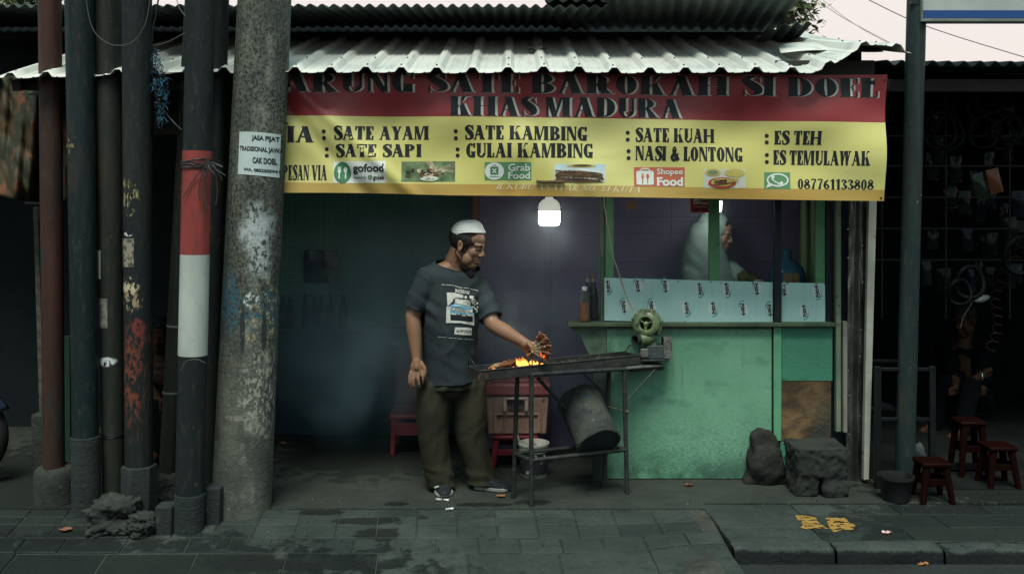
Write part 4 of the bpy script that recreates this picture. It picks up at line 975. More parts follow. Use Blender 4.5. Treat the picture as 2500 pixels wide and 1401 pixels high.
m_edge = mat('worn_dark_trim', (.05, .075, .05), (.09, .12, .07), 9, .6, bump=.3, bs=40)
m_blk = mat('black_post_paint', (.012, .018, .024), (.02, .026, .032), 8, .45)
kb0 = Vector((KX(1700), YK, 0))
ks = thing('food_kiosk', 'green wooden food kiosk with glazed upper half behind the grill', 'kiosk', kb0)
zc = KZ(797)
MB().span(KX(1482), KX(1884), YK, YK+.02, KZ(1168), zc).build('counter_panel', m_gc_, ks, bevel=.002)
MB().span(KX(1888), KX(1907), YK-.012, YK+.02, KZ(1075), zc+.006).build('counter_post', mat('post_light_green', (.12, .33, .19), (.10, .28, .17), 8, .45), ks, bevel=.003)
MB().span(KX(1909), KX(2033), YK+.003, YK+.02, KZ(930), zc).build('upper_side_panel', m_gk, ks, bevel=.002)
MB().span(KX(1909), KX(2030), YK+.006, YK+.02, KZ(1078), KZ(931)).build('lower_side_panel', m_rot, ks, bevel=.002)
MB().span(KX(1905), KX(1923), YK-.004, YK+.03, 0, KZ(1079)).build('foot_post', m_gk, ks, bevel=.002)
MB().span(KX(1482), KX(2020), YK+.021, YK+.05, KZ(1165), KZ(1120)).build('bottom_rail', m_edge, ks)
MB().span(KX(1484), KX(2030), YK+.5, YK+.52, .1, zc).build('rear_panel', mat('dark_ply', (.04, .05, .045), (.05, .06, .05)), ks)
MB().span(KX(1386), KX(2034), YK-.05, YK+.11, KZ(795), KZ(786)).build('counter_ledge', m_edge, ks, bevel=.003)
MB().span(KX(1470), KX(2034), YK+.112, YK+.6, KZ(795)+.001, KZ(787)).build('worktop', m_edge, ks, bevel=.003)
MB().span(KX(1484), KX(1883), YK-.006, YK-.0005, KZ(803), KZ(796)-.001).build('trim_strip', m_edge, ks)
# side bracket under the overhanging ledge
br = MB(); poly = [(1402, 797), (1481, 797), (1481, 880), (1446, 878), (1430, 850), (1420, 826), (1402, 806)]
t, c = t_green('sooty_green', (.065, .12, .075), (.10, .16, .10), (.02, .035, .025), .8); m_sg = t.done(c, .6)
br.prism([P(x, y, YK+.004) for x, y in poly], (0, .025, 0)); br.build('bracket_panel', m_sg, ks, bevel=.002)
MB().span(KX(1395), KX(1475), YK-.01, YK+.003, KZ(806), KZ(796)-.002).build('bracket_rail', m_edge, ks, bevel=.002)
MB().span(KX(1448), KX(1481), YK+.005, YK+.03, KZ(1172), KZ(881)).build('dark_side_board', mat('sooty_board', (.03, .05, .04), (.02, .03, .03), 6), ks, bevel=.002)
zt = 2.25
MB().span(KX(1478), KX(1500), YK+.03, YK+.065, KZ(786), zt).build('window_post', m_gp, ks, bevel=.003)
MB().span(KX(1467), KX(1476.5), YK+.02, YK+.065, KZ(786), zt).build('outer_post', m_edge, ks, bevel=.003)
MB().span(KX(1733), KX(1759), YK+.02, YK+.055, KZ(786), zt).build('window_post', m_gp, ks, bevel=.003)
MB().span(KX(1890), KX(1907), YK-.013, YK+.028, zc+.007, zt).build('black_post', m_blk, ks, bevel=.003)
MB().span(KX(1994), KX(2018), YK+.03, YK+.065, KZ(786), zt).build('window_post', m_gp, ks, bevel=.003)
MB().span(KX(2020), KX(2034), YK+.03, YK+.06, .05, zt).build('corner_post', m_blk, ks, bevel=.003)
MB().span(KX(1470), KX(2034), YK+.03, YK+.07, zt, zt+.06).build('head_rail', m_darkwood, ks)
g = NT('window_glass'); g.n.remove(g.b); o = g.n['Material Output']
tr = g.n.new('ShaderNodeBsdfTransparent'); tr.inputs[0].default_value = (.86, .9, .9, 1); gl = g.n.new('ShaderNodeBsdfGlossy'); gl.inputs['Roughness'].default_value = .03
fr = g.n.new('ShaderNodeFresnel'); fr.inputs[0].default_value = 1.5; mx = g.n.new('ShaderNodeMixShader'); g.lk(fr.outputs[0], mx.inputs[0]); g.lk(tr.outputs[0], mx.inputs[1]); g.lk(gl.outputs[0], mx.inputs[2]); g.lk(mx.outputs[0], o.inputs[0]); m_glass = g.mat
gs = [(1501, 1732), (1760, 1890), (1908, 1993)]
panes = [MB().add([(KX(a), YK+.045, KZ(790)), (KX(b2), YK+.045, KZ(790)), (KX(b2), YK+.045, zt), (KX(a), YK+.045, zt)], [(0, 1, 2, 3)]).build('window_pane', m_glass, ks, smooth=0) for a, b2 in gs]
# smear of orange paint and delivery sticker on the glass
sm = MB(); rr = random.Random(6)
kfn = lambda Y: (lambda px, py, lift: Vector((KX(px, Y), Y-lift, KZ(py, Y))))
fy = kfn(YK+.043)
for k in range(26):
    x, y = 1542+rr.uniform(-14, 12), 500+rr.uniform(-9, 9); ink(sm, stroke([(x-3, y+rr.uniform(4, 9)), (x, y), (x+rr.uniform(-2, 4), y-rr.uniform(4, 9))], [1.2, 3.4, .8]), fy, .2+.05*k)
sm.build('paint_smear', mat('orange_smear', (.36, .20, .08), rough=.7), panes[0], smooth=0, recalc=False)
stk = MB(); ink(stk, rrect(1685, 478, 1733.5, 520, 3), fy, .6, 1); ink(stk, rrect(1686, 479, 1732.5, 519, 3), fy, 1.1, 3); shopee(stk, 1691, 483, 1730, 500, fy, 1.6)
ink(stk, fit(sans('Tersedia di Shopee', .01), 1693, 1727, 504, 507), fy, 1.8, 0); ink(stk, rrect(1693, 510, 1708, 514.5, 1), fy, 1.8, 4); ink(stk, rrect(1711, 510, 1726, 514.5, 1), fy, 1.8, 4)
stk.build('delivery_sticker', [m_lw, mat('sticker_rim', (.5, .3, .25)), m_lg2, mat('sticker_red', (.42, .055, .04), rough=.4), m_lk], panes[0], smooth=0, recalc=False)
# pale blue vinyl sheets tacked over the lower glass
def vin(x0, x1, yl, yr, bl, br_, Y):
    def f(px, py, lift=0):
        X = KX(px, Y); z = KZ(py, Y); return Vector((X, Y-lift-.003+.001*math.sin(X*9+z*12)+.0012*mn.noise(Vector((X*6, z*12, 3))), z))
    return f, MB().grid(lambda u, v: f(x0+(x1-x0)*u, (yl+(yr-yl)*u)*(1-v)+(bl+(br_-bl)*u)*v), 50, 14)
m_vin = NT('blue_vinyl'); c = m_vin.mix(m_vin.step(m_vin.noise(3, 4), .35, .7), (.44, .66, .62), (.38, .58, .56)); m_vin.bump(m_vin.noise(14, 3), .12, .006); m_vin = m_vin.done(c, .35, 0, .45)
VM = [mat('vinyl_white', (.60, .68, .66), rough=.4), mat('vinyl_black', (.018, .025, .028), rough=.4), mat('vinyl_teal', (.10, .36, .36), rough=.4), mat('vinyl_grey', (.33, .54, .51), rough=.4), mat('vinyl_tan', (.40, .56, .50), rough=.4)]
prim = fit(sans('Prim-a', .045, italic=.25), -15, 15, -5, 6)
def logo(mb, f, cx, cy, up):
    a = 75 if not up else 255
    ink(mb, rot2(disc(cx, cy, 17, 10.5, 24), cx, cy, a), f, .8, 0)
    ink(mb, rot2([[(cx+x, cy+y) for x, y in q] for q in ringp(-1, -2 if 1 else 0, 20, 13.5, 3.4, 3.4, 20, 200, 20)], cx, cy, a), f, .5, 2)
    ink(mb, rot2([[(cx+x, cy+y) for x, y in q] for q in prim], cx, cy, a), f, 1.5, 1)
    ink(mb, rot2([[(cx+x, cy+y) for x, y in q] for q in stroke([(-14, 7), (0, 5), (13, 8)], [.6, 1.6, .5])], cx, cy, a), f, 1.7, 1)
def faint(mb, f, px, y0, y1, m, w=5):
    n = int((y1-y0)/3.6)
    for k in range(n):
        y = y0+k*3.6; ink(mb, [[(px-w/2, y), (px+w/2, y+.6), (px+w/2, y+1.4), (px-w/2, y+1)]], f, .6, m); ink(mb, [[(px-w/2, y), (px-w/2+1, y), (px-w/2+1, y+2.6), (px-w/2, y+2.6)]], f, .8, m) if k % 2 else ink(mb, [[(px+w/2-1, y), (px+w/2, y), (px+w/2, y+2.6), (px+w/2-1, y+2.6)]], f, .8, m)
for x0, x1, yl, yr, bl, br_, Y, lgs, fts in ((1475.5, 1886, 678, 689, 782, 793, YK+.012, ((1483, 700, 1), (1558, 697, 0), (1625, 698, 0), (1707, 706, 1), (1773, 706, 1), (1848, 704, 0), (1524, 748, 0), (1592, 748, 0), (1675, 753, 1), (1740, 753, 1), (1815, 754, 0), (1880, 756, 0)),
        ((1525, 682, 720), (1592, 684, 724), (1674, 690, 730), (1739, 692, 730), (1815, 692, 730), (1882, 692, 728), (1481, 728, 770), (1556, 722, 764), (1622, 724, 770), (1706, 730, 776), (1772, 730, 776), (1846, 728, 772))),
        (1908, 2014, 690, 691, 794, 795, YK+.024, ((1915, 706, 0), (1993, 712, 1), (1962, 760, 1)), ((1962, 694, 740), (1911, 726, 780), (1993, 740, 786)))):
    f, vm = vin(x0, x1, yl, yr, bl, br_, Y); vp = vm.build('vinyl_sheet', m_vin, ks, smooth=180, recalc=False)
    lm = MB()
    for cx, cy, u in lgs:
        b2 = MB(); logo(b2, f, cx, cy, u)
        keepf = [(q, m) for q, m in zip(b2.f, b2.m) if all(KX(x0+.5, Y) < b2.v[i].x < KX(x1-.5, Y) for i in q)]
        lm.v, base = lm.v+b2.v, len(lm.v); lm.f += [tuple(i+base for i in q) for q, m in keepf]; lm.m += [m for q, m in keepf]
        faint(lm, f, cx+(19 if u else -19), cy-16, cy+12, 3, 2.2) if x0 < cx-24 and cx+24 < x1 else None
    for px, y0, y1 in fts: faint(lm, f, px, y0, y1, 4)
    lm.build('printed_logos', VM, vp, smooth=0, recalc=False)
    tk = MB()
    for px, py in (((1569, 684), (1655, 687), (1735, 688), (1759, 690), (1838, 691), (1672, 785), (1824, 788)) if x0 < 1900 else ((1922, 692), (1992, 693), (2013, 693), (1923, 791), (2010, 791))):
        tk.lathe([(.006, 0), (.0055, .003), (.003, .006), (.0005, .007)], f(px, py, .001), 10, 0, (0, -1, 0))
    tk.build('tacks', mat('tack_steel', (.45, .47, .46), rough=.25, metal=1), vp)
# lamp cord of the fan, a green hook bar and things inside
tag(MB().span(KX(1459, 6.5), KX(1464.5, 6.5), 6.48, 6.5, KZ(666, 6.5), KZ(627, 6.5)).build('hanging_strip', mat('strip_green', (.06, .22, .15), rough=.4), bevel=.002), 'short green strip hanging against the purple wall left of the window', 'strip')
cu = MB().grid(lambda u, v: Vector((KX(1950+42*u, 6.62), 6.62+.006*math.sin(u*11), KZ(478+212*v, 6.62))), 24, 4).build('curtain', mat('pale_green_cloth', (.30, .42, .22), (.24, .36, .2), 4, .8), smooth=180, recalc=False)
tag(cu, 'pale green cloth hanging inside the right window of the kiosk', 'curtain')
li = thing('kiosk_lamp', 'lit white lamp inside the kiosk half hidden behind the red sticker and green post', 'lamp', P(1742, 520, 6.29))
k_ = 6.36/F; le2 = NT('lit_kiosk_bulb'); le2.setv(le2.b.inputs['Emission Color'], (1, .98, .93)); le2.b.inputs['Emission Strength'].default_value = 13
MB().lathe([(.001, 0), (13*k_, 1*k_), (19*k_, 6*k_), (20*k_, 30*k_)], P(1742, 521, 6.29), 28).build('diffuser', le2.done((.8, .8, .8), .4), li, smooth=50)
MB().lathe([(20*k_, 30*k_), (18*k_, 40*k_), (8*k_, 50*k_), (8*k_, 62*k_), (.001, 63*k_)], P(1742, 521, 6.29), 24).build('housing', mat('kiosk_lamp_housing', (.5, .5, .46)), li, smooth=50)
MB().tube([P(1742, 462, 6.29), P(1742, 300, 6.29)], .004, 8).build('cord', m_wire, li, smooth=60)
gb = MB(); c0 = P(1922, 690, 6.5); c0.z = KZ(786)
gb.lathe([(.10, 0), (.115, .02), (.115, .12), (.108, .13), (.115, .14), (.115, .27), (.10, .32), (.05, .36), (.03, .38), (.03, .44), (.001, .445)], (c0.x, c0.y, c0.z+.0), 32)
t = NT('blue_plastic'); t.b.inputs['Transmission Weight'].default_value = .0
tag(gb.build('water_bottle', t.done((.03, .11, .17), .25)), 'big blue water bottle standing inside the kiosk right window', 'bottle')
wb = MB().span(KX(1912, 6.4), KX(1950, 6.4), 6.38, 6.42, KZ(786), KZ(668, 6.4)).build('wooden_board', mat('board_wood', (.28, .18, .09), (.2, .12, .06), 18, .6, stretch=(3, 1, .4)), bevel=.003)
tag(wb, 'small brown wooden board leaning inside the kiosk before the water bottle', 'board')
# metal clad corner to the right of the kiosk
cw = thing('corner_post', 'corner post clad in crumpled metal sheet right of the kiosk', 'post', (KX(2090), 6.3, 0))
rr = random.Random(9)
def crum(u, v):
    px = 2073+47*u; y = 1170-690*v
    fold = .06*max(0, 1-abs(u-.45)/.16)+.04*max(0, 1-abs(u-.85)/.12)
    return Vector((KX(px-14*(1-v)*.6, 6.2), 6.2-fold+.014*mn.noise(Vector((u*2, v*9, 2)))+.007*mn.noise(Vector((u*6, v*22, 5))), KZ(y, 6.2)))
MB().grid(crum, 30, 60).build('metal_cladding', mat('crumpled_metal', (.20, .205, .19), (.09, .095, .09), 4, .36, .8, spots=(.1, .08, .06)), cw, smooth=50, recalc=False)
MB().prism([P(2122, 490, 6.1), P(2141, 490, 6.1), P(2122, 1170, 6.1), P(2108, 1172, 6.1)], (0, .04, 0)).build('pale_batten', mat('pale_batten_paint', (.36, .37, .32), (.28, .29, .25), 7, .6, spots=(.12, .11, .09)), cw, bevel=.003)
MB().span(KX(2039), KX(2051), 6.18, 6.22, .3, 2.2).build('thin_batten', mat('thin_batten_paint', (.17, .20, .14), (.10, .16, .11), 4, .6, spots=(.05, .05, .04)), cw, bevel=.003)
MB().span(KX(2054), KX(2064), 6.16, 6.2, .3, KZ(783)).build('grey_batten', mat('grey_batten_paint', (.20, .20, .17), (.15, .15, .13), 6, .7), cw, bevel=.003)
MB().span(KX(2036), KX(2130), 6.28, 6.34, 0, 2.4).build('dark_backing', m_blk, cw)
for k, py in enumerate((560, 640, 690, 760, 850, 890, 960, 1010)):
    pass
sb = MB()
for px, py in ((2076, 560), (2111, 600), (2077, 630), (2112, 690), (2078, 700), (2079, 796), (2108, 806), (2077, 905), (2106, 870), (2079, 965), (2105, 1015), (2079, 1060)): sb.lathe([(.006, 0), (.005, .004), (.001, .006)], P(px-6, py, 6.165), 8, 0, (0, -1, 0))
sb.build('screws', mat('bright_screw', (.4, .4, .38), rough=.3, metal=1), cw)
# ------------------------------------------------------------------ the satay grill on its table
m_soot = mat('sooty_steel', (.03, .034, .034), (.055, .055, .05), 12, .5, .35, bump=.4, bs=50, spots=(.10, .10, .09))
m_rust = mat('rusty_end', (.12, .045, .025), (.05, .03, .025), 30, .8)
m_tube = mat('black_tube', (.028, .034, .035), (.05, .052, .048), 16, .42, .4, bump=.3, bs=70, spots=(.16, .16, .15), ss=60)
uG = Vector((.866, .5, 0)); nG = Vector((-.5, .866, 0)); A0 = P(1172, 905, 5.49); zr = A0.z
gp = lambda a, b, z: Vector((A0.x, A0.y, 0))+uG*a+nG*b+Vector((0, 0, z))
LEN, WID = 1.10, .145
tg = thing('grill_table', 'rusty pipe frame table carrying the long charcoal trough', 'table', G(1297, 1236))
def pipe(a, b, r, name, par=None, m=None): return MB().tube([a, b], r, 14).build(name, m or m_tube, par or tg, smooth=60)
tops = {'fl': P(1297, 914, 5.66), 'bl': P(1263, 912, 5.80), 'fr': P(1524, 900, 5.92), 'br': P(1488, 900, 6.06)}
feet = {'fl': G(1297, 1236), 'bl': G(1253, 1216), 'fr': G(1531, 1206), 'br': G(1474, 1190)}
for k in ('fl', 'bl', 'fr', 'br'): pipe(feet[k]-Vector((0, 0, .004)), tops[k], .0135, 'leg')
lerpk = lambda k, z: feet[k].lerp(tops[k], (z-feet[k].z)/(tops[k].z-feet[k].z))
zt_ = tops['fl'].z-.008
pipe(tops['fl'], tops['fr']+Vector((.01, 0, 0)), .0135, 'top_rail'); pipe(tops['bl'], tops['br'], .0125, 'top_rail'); pipe(tops['fl'], tops['bl'], .0125, 'end_rail'); pipe(tops['fr'], tops['br'], .0125, 'end_rail')
z1 = .262
pipe(lerpk('fl', z1), lerpk('fr', z1), .0125, 'lower_rail'); pipe(lerpk('bl', z1), lerpk('br', z1), .0115, 'lower_rail'); pipe(lerpk('fl', z1), lerpk('bl', z1), .0115, 'lower_end_rail'); pipe(lerpk('fr', z1), lerpk('br', z1), .0115, 'lower_end_rail')
pipe(P(1314, 924, 5.72), P(1380, 996, 5.9), .011, 'brace')
pipe(P(1424, 912, 5.95), P(1482, 962, 6.04), .004, 'wire_brace'); pipe(P(1528, 980, 5.92), P(1603, 897, 6.05), .004, 'wire_brace')
wt = MB(); rr = random.Random(8)
wt.tube([P(1486, 992, 6.0), P(1502, 997, 5.98), P(1518, 1001, 5.93), P(1536, 1006, 5.9)], .004, 6); wt.tube([P(1515, 985, 5.94), P(1510, 1000, 5.95)], .003, 6)
wt.ell(P(1532, 1005, 5.89), (.012, .01, .009)); wt.build('wire_tie', mat('twisted_wire', (.06, .055, .045), (.12, .1, .06), 40), tg, smooth=60)
# the trough: bottom, four sides, rolled rim
tr_ = thing('charcoal_trough', 'long sooty steel charcoal trough with satay over the fire', 'grill', gp(LEN/2, WID/2, zr-.06))
tm = MB(); hgt = .055
def wall(a0, b0, a1, b1, dz=0): 
    tm.prism([gp(a0, b0, zr-hgt), gp(a1, b1, zr-hgt), gp(a1, b1, zr+dz), gp(a0, b0, zr+dz)], ((gp(0, 0, 0)-gp(0, .003, 0)) if b0 == b1 else (gp(.003, 0, 0)-gp(0, 0, 0))))
wall(0, 0, LEN, 0); wall(0, WID, LEN, WID); wall(0, .0, 0, WID); wall(LEN, 0, LEN, WID)
tm.prism([gp(0, .001, zr-hgt), gp(LEN, .001, zr-hgt), gp(LEN, WID, zr-hgt), gp(0, WID, zr-hgt)], (0, 0, -.003)); tm.build('trough', m_soot, tr_, bevel=.001)
for b in (-.003, WID): MB().tube([gp(-.004, b, zr), gp(LEN+.004, b, zr)], .0045, 8).build('rim', m_soot, tr_, smooth=60)
MB().prism([gp(-.014, .0, zr-.052), gp(.05, -.0045, zr-.052), gp(.05, -.0045, zr-.02), gp(-.012, 0, zr-.02)], (0, .0015, 0)).build('rust_patch', m_rust, tr_)
def loop(a, b0, b1, h, name):
    q = [gp(a-.02*math.sin(t)*(1 if a < .5 else -1), b0+(b1-b0)*(.5-.5*math.cos(t)), zr-.01+h*math.sin(t)) for t in np.linspace(0, math.pi, 15)]
    return MB().tube(q, .0032, 8).build(name, m_tube, tr_, smooth=60)
loop(-.006, .02, WID-.03, .065, 'handle'); loop(LEN-.03, .02, WID-.03, .062, 'handle')
ash = MB(); ash.grid(lambda u, v: gp(.006+(LEN-.012)*u, .004+(WID-.008)*v, zr-.03+.006*mn.noise(Vector((u*40, v*8, 1)))), 90, 12); ash.build('ash_bed', mat('ash', (.05, .05, .048), (.018, .018, .018), 60, .95), tr_, smooth=0)
cl = MB(); rr = random.Random(14)
for k in range(110):
    a, b = rr.uniform(.03, LEN-.1), rr.uniform(.02, WID-.02); s = rr.uniform(.006, .013); m = 1 if .12 < a < .42 and rr.random() < .35 else 0
    q = [Vector((x*rr.uniform(.6, 1.2), y*rr.uniform(.6, 1.2), z*rr.uniform(.6, 1.1)))*s for x in (-1, 1) for y in (-1, 1) for z in (-1, 1)]
    cl.add([gp(a, b, zr-.022)+v for v in q], [(0,1,3,2),(4,6,7,5),(0,4,5,1),(2,3,7,6),(0,2,6,4),(1,5,7,3)], m)
em = NT('glowing_coal'); em.setv(em.b.inputs['Emission Color'], (1, .22, .03)); em.b.inputs['Emission Strength'].default_value = 2.5
o = cl.build('charcoal', [mat('coal', (.014, .014, .015), (.05, .05, .05), 40, .9), em.done((.1, .03, .01))], tr_, smooth=0); o['kind'] = 'stuff'
# plate for the fan at the right end
pl = MB(); pl.prism([gp(LEN-.14, -.03, zr-.062), gp(LEN+.14, -.06, zr-.062), gp(LEN+.19, .11, zr-.062), gp(LEN-.1, WID+.02, zr-.062)], (0, 0, -.012)); pl.build('fan_shelf', mat('grey_board', (.13, .14, .13), (.06, .065, .06), 9, .7), tg, bevel=.003)
MB().beam(gp(LEN-.06, .02, zr-.087), gp(LEN+.15, -.03, zr-.087), .03, .022).build('shelf_bearer', m_tube, tg)
# ------------------------------------------------------------------ fan (snail blower)
YF = 6.08
fb = P(1598, 876, YF)
fan = thing('blower', 'old green snail shaped electric blower on the end of the grill table', 'blower', fb)
m_fan = NT('worn_green_enamel'); c = m_fan.mix(m_fan.step(m_fan.noise(9, 6), .35, .65), (.14, .19, .09), (.09, .13, .065)); c = m_fan.mix(m_fan.step(m_fan.noise(26, 7, off=2), .52, .66), c, (.03, .035, .028)); c = m_fan.mix(m_fan.step(m_fan.noise(38, 5, off=4), .66, .72), c, (.28, .29, .2)); m_fan.bump(m_fan.noise(30, 5), .3, .004); m_fan = m_fan.done(c, .38, 0, .5)
ax_ = Vector((-.34, -.94, .06)).normalized(); cc = P(1580, 790, YF)
r0 = .086
hs = MB(); hs.lathe([(.02, -.055), (.062, -.053), (.080, -.04), (r0, -.012), (r0, .012), (.078, .036), (.060, .047), (.046, .049), (.040, .043), (.038, .03)], cc, 40, 0, ax_, caps=False)
hs.build('housing', m_fan, fan, smooth=50)
hb = MB(); u_, v_, d_ = frame_of(ax_)
hb.lathe([(r0+.004, -.006), (r0+.007, -.004), (r0+.007, .004), (r0+.004, .006)], cc, 40, 0, ax_)
for k in range(7):
    a = R(15+51*k); p = cc+(u_*math.cos(a)+v_*math.sin(a))*(r0+.004); hb.lathe([(.010, -.012), (.010, .012), (.006, .015)], p, 10, 0, ax_)
hb.build('flange_lugs', m_fan, fan, smooth=40)
MB().lathe([(.001, .004), (.041, .004), (.041, .006), (.001, .006)], cc, 24, 0, ax_).build('inlet_shadow', mat('inlet_black', (.006, .007, .007), rough=.9), fan)
ib = MB()
for k in range(3):
    a = R(35+120*k); e = cc+(u_*math.cos(a)+v_*math.sin(a))*.042+ax_*.036; ib.beam(cc+ax_*.038, e, .016, .006)
ib.lathe([(.016, .03), (.015, .04), (.006, .047), (.001, .048)], cc, 14, 0, ax_); ib.build('inlet_spider', m_fan, fan, smooth=40)
od = Vector((-.80, -.60, .05)).normalized(); oc = P(1556, 829, YF-.035)
MB().tube([cc+Vector((.03, 0, -.075)), oc+Vector((.05, .02, 0)), oc+od*-.01], [.04, .036, .031], 22, caps=False).build('outlet_neck', m_fan, fan, smooth=60)
oo = MB(); oo.lathe([(.026, -.02), (.033, -.02), (.033, .02), (.026, .02), (.026, -.02)], oc, 24, 0, od, caps=False); oo.build('outlet_ring', m_tube, fan, smooth=40)
MB().lathe([(.001, -.012), (.0262, -.012), (.0262, -.010), (.001, -.010)], oc, 20, 0, od).build('outlet_shadow', mat('outlet_black', (.004, .004, .004), rough=.9), fan)
m_mb = mat('blue_steel', (.03, .055, .075), (.06, .07, .07), 14, .5, .2, bump=.3, spots=(.16, .17, .16)); m_sp = mat('speckled_steel', (.16, .17, .15), (.07, .075, .07), 40, .6, .3, bump=.5, bs=90)
fx = lambda px: (px-CX)*YF/F
fz = lambda py: H-(py-HY)*YF/F
MB().span(fx(1577), fx(1622), YF-.03, YF+.06, fz(874), fz(842)).build('motor_foot', m_mb, fan, bevel=.004)
MB().span(fx(1561), fx(1582), YF-.04, YF+.05, fz(872), fz(849)).build('mount_block', m_sp, fan, bevel=.008)
MB().span(fx(1619), fx(1639), YF-.035, YF+.08, fz(873), fz(824)).build('back_plate', m_sp, fan, bevel=.002)
MB().span(fx(1565), fx(1632), YF-.05, YF+.08, fz(879), fz(874)-.001).build('base_plate', m_tube, fan, bevel=.002)
MB().tube([fb.lerp(cc, .35)+Vector((.01, .01, -.02)), cc+Vector((.012, .012, -.03))], .032, 18).build('pedestal', m_fan, fan, smooth=50)
cable([(1476, 470, 6.12), (1476, 500, 6.12), (1486, 560, 6.12), (1497, 625, 6.12), (1509, 660, 6.12), (1526, 715, 6.12), (1546, 755, 6.1), (1560, 771, 6.07)], .0042, 'beige cord running down past the window to the blower', mat('beige_cord', (.30, .27, .19), rough=.5))
# ------------------------------------------------------------------ satay
m_stick = mat('bamboo', (.58, .44, .24), (.50, .37, .19), 40, .7); m_meat = mat('grilled_meat', (.20, .062, .020), (.05, .016, .007), 75, .32, spots=(.55, .32, .13), ss=95, spec=.5)
def skewer(o, d, L, m0, seed, label, grp, up=Vector((0, 0, 1))):
    rr = random.Random(seed); d = d.normalized(); t = thing('satay_skewer', label, 'skewer', o, grp)
    MB().tube([o, o+d*L], [.0017, .0013], 6).build('stick', m_stick, t, smooth=60)
    b = MB(); n = 5
    for k in range(n):
        p = o+d*(m0+(L-m0-.004)*(k+.5)/n); r = rr.uniform(.0085, .0125)
        q = Matrix((Vector((rr.uniform(-1, 1), rr.uniform(-1, 1), rr.uniform(-1, 1))).normalized(), ) * 1+(Vector((0, 0, 1)), Vector((0, 1, 0)))) if 0 else Euler((rr.random()*3, rr.random()*3, rr.random()*3)).to_matrix()
        b.ell(p+Vector((rr.uniform(-1, 1), rr.uniform(-1, 1), rr.uniform(-1, 1)))*.003, (r*1.1, r*.55, r*.75), q, 10, 7)
    rr2 = rr.random()*9; displace(b, lambda p, nn: (.0028*mn.noise(p*190+Vector((rr2, 0, 0)))+.0012*mn.noise(p*420))); b.build('meat', m_meat, t, smooth=180); return t
HP = P(1293, 853, 5.66)
words = ['topmost', 'second from the top', 'third from the top', 'fourth from the top', 'fifth from the top', 'sixth from the top', 'middle', 'sixth from the bottom', 'fifth from the bottom', 'fourth from the bottom', 'third from the bottom', 'second from the bottom', 'lowest']
for k in range(13):
    a = R(57-7.6*k); d = Vector((math.cos(a), -.10+.05*(k % 3), math.sin(a)))
    skewer(HP+Vector((.0, .002*(k % 3), 0)), d, .130-.012*abs(k-6)/6, .070+.004*(k % 2), k, 'satay skewer held in the fan over the flames, %s of the fan' % words[k], 'satay skewers fanned out in the hand')
for k in range(9):
    a = .17+.019*k; o = gp(a-.10, -.03+.004*(k % 2)+.01, zr+.006)
    d = (uG*.95+nG*.28+Vector((0, 0, .0))); skewer(gp(.06+.012*k, .012+.012*k, zr+.009+.003*(k % 2)), d, .17, .075, 40+k, 'satay skewer lying over the charcoal left of the flames', 'satay skewers lying on the trough')
# ------------------------------------------------------------------ fire
fm = NT('fire'); fm.n.remove(fm.b); o = fm.n['Material Output']
e = fm.n.new('ShaderNodeEmission'); tr2 = fm.n.new('ShaderNodeBsdfTransparent'); mx = fm.n.new('ShaderNodeMixShader')
h = fm.step(fm.axis(2), -.012, .055); lw = fm.n.new('ShaderNodeLayerWeight'); lw.inputs[0].default_value = .35
core = fm.math('SUBTRACT', 1, lw.outputs['Facing'])
hot = fm.math('MULTIPLY', core, fm.math('SUBTRACT', 1.15, h)); col = fm.mix(fm.step(hot, .15, .85), (1, .13, .01), (1, .50, .10))
fm.setv(e.inputs[0], col); e.inputs[1].default_value = 1.7
fm.setv(mx.inputs[0], fm.math('MULTIPLY', fm.step(core, .05, .6), fm.math('SUBTRACT', 1.0, fm.math('MULTIPLY', fm.step(fm.noise(45, 4), .45, .65), fm.math('MULTIPLY', h, .9)))))
fm.lk(tr2.outputs[0], mx.inputs[1]); fm.lk(e.outputs[0], mx.inputs[2]); fm.lk(mx.outputs[0], o.inputs[0])
fl_ = MB(); rr = random.Random(31)
for k in range(20):
    a = rr.uniform(.275, .425); p = gp(a, rr.uniform(.03, .11), zr-.012); hh = rr.uniform(.014, .046)*(1.35 if a < .33 else .8); w_ = rr.uniform(.006, .013); lean = Vector((rr.uniform(-.4, .3), 0, 0))
    pts, rad = [], []
    for j in range(9):
        u = j/8; pts.append(p+Vector((0, 0, hh*u))+lean*hh*u*u+Vector((mn.noise(Vector((k, u*3, 0)))*.012*u, mn.noise(Vector((k, u*3, 9)))*.01*u, 0))); rad.append(max(.0006, w_*(math.sin(math.pi*min(1, (u*.8+.22)))**1.1)*(1-u**3)))
    fl_.tube(pts, rad, 10)
for k in range(4):
    p = P(1322+k*4, 876-rr.uniform(0, 6), 5.66); pts = [p+Vector((.004*j*rr.uniform(-.5, 1), 0, .008*j)) for j in range(5)]; fl_.tube(pts, [.003, .007, .006, .003, .0006], 8)
fo = fl_.build('flames', fm.mat, None, loc=tuple(gp(.3, .07, zr-.0)), smooth=180); tag(fo, 'orange flames leaping from the charcoal under the fan of satay', 'fire')
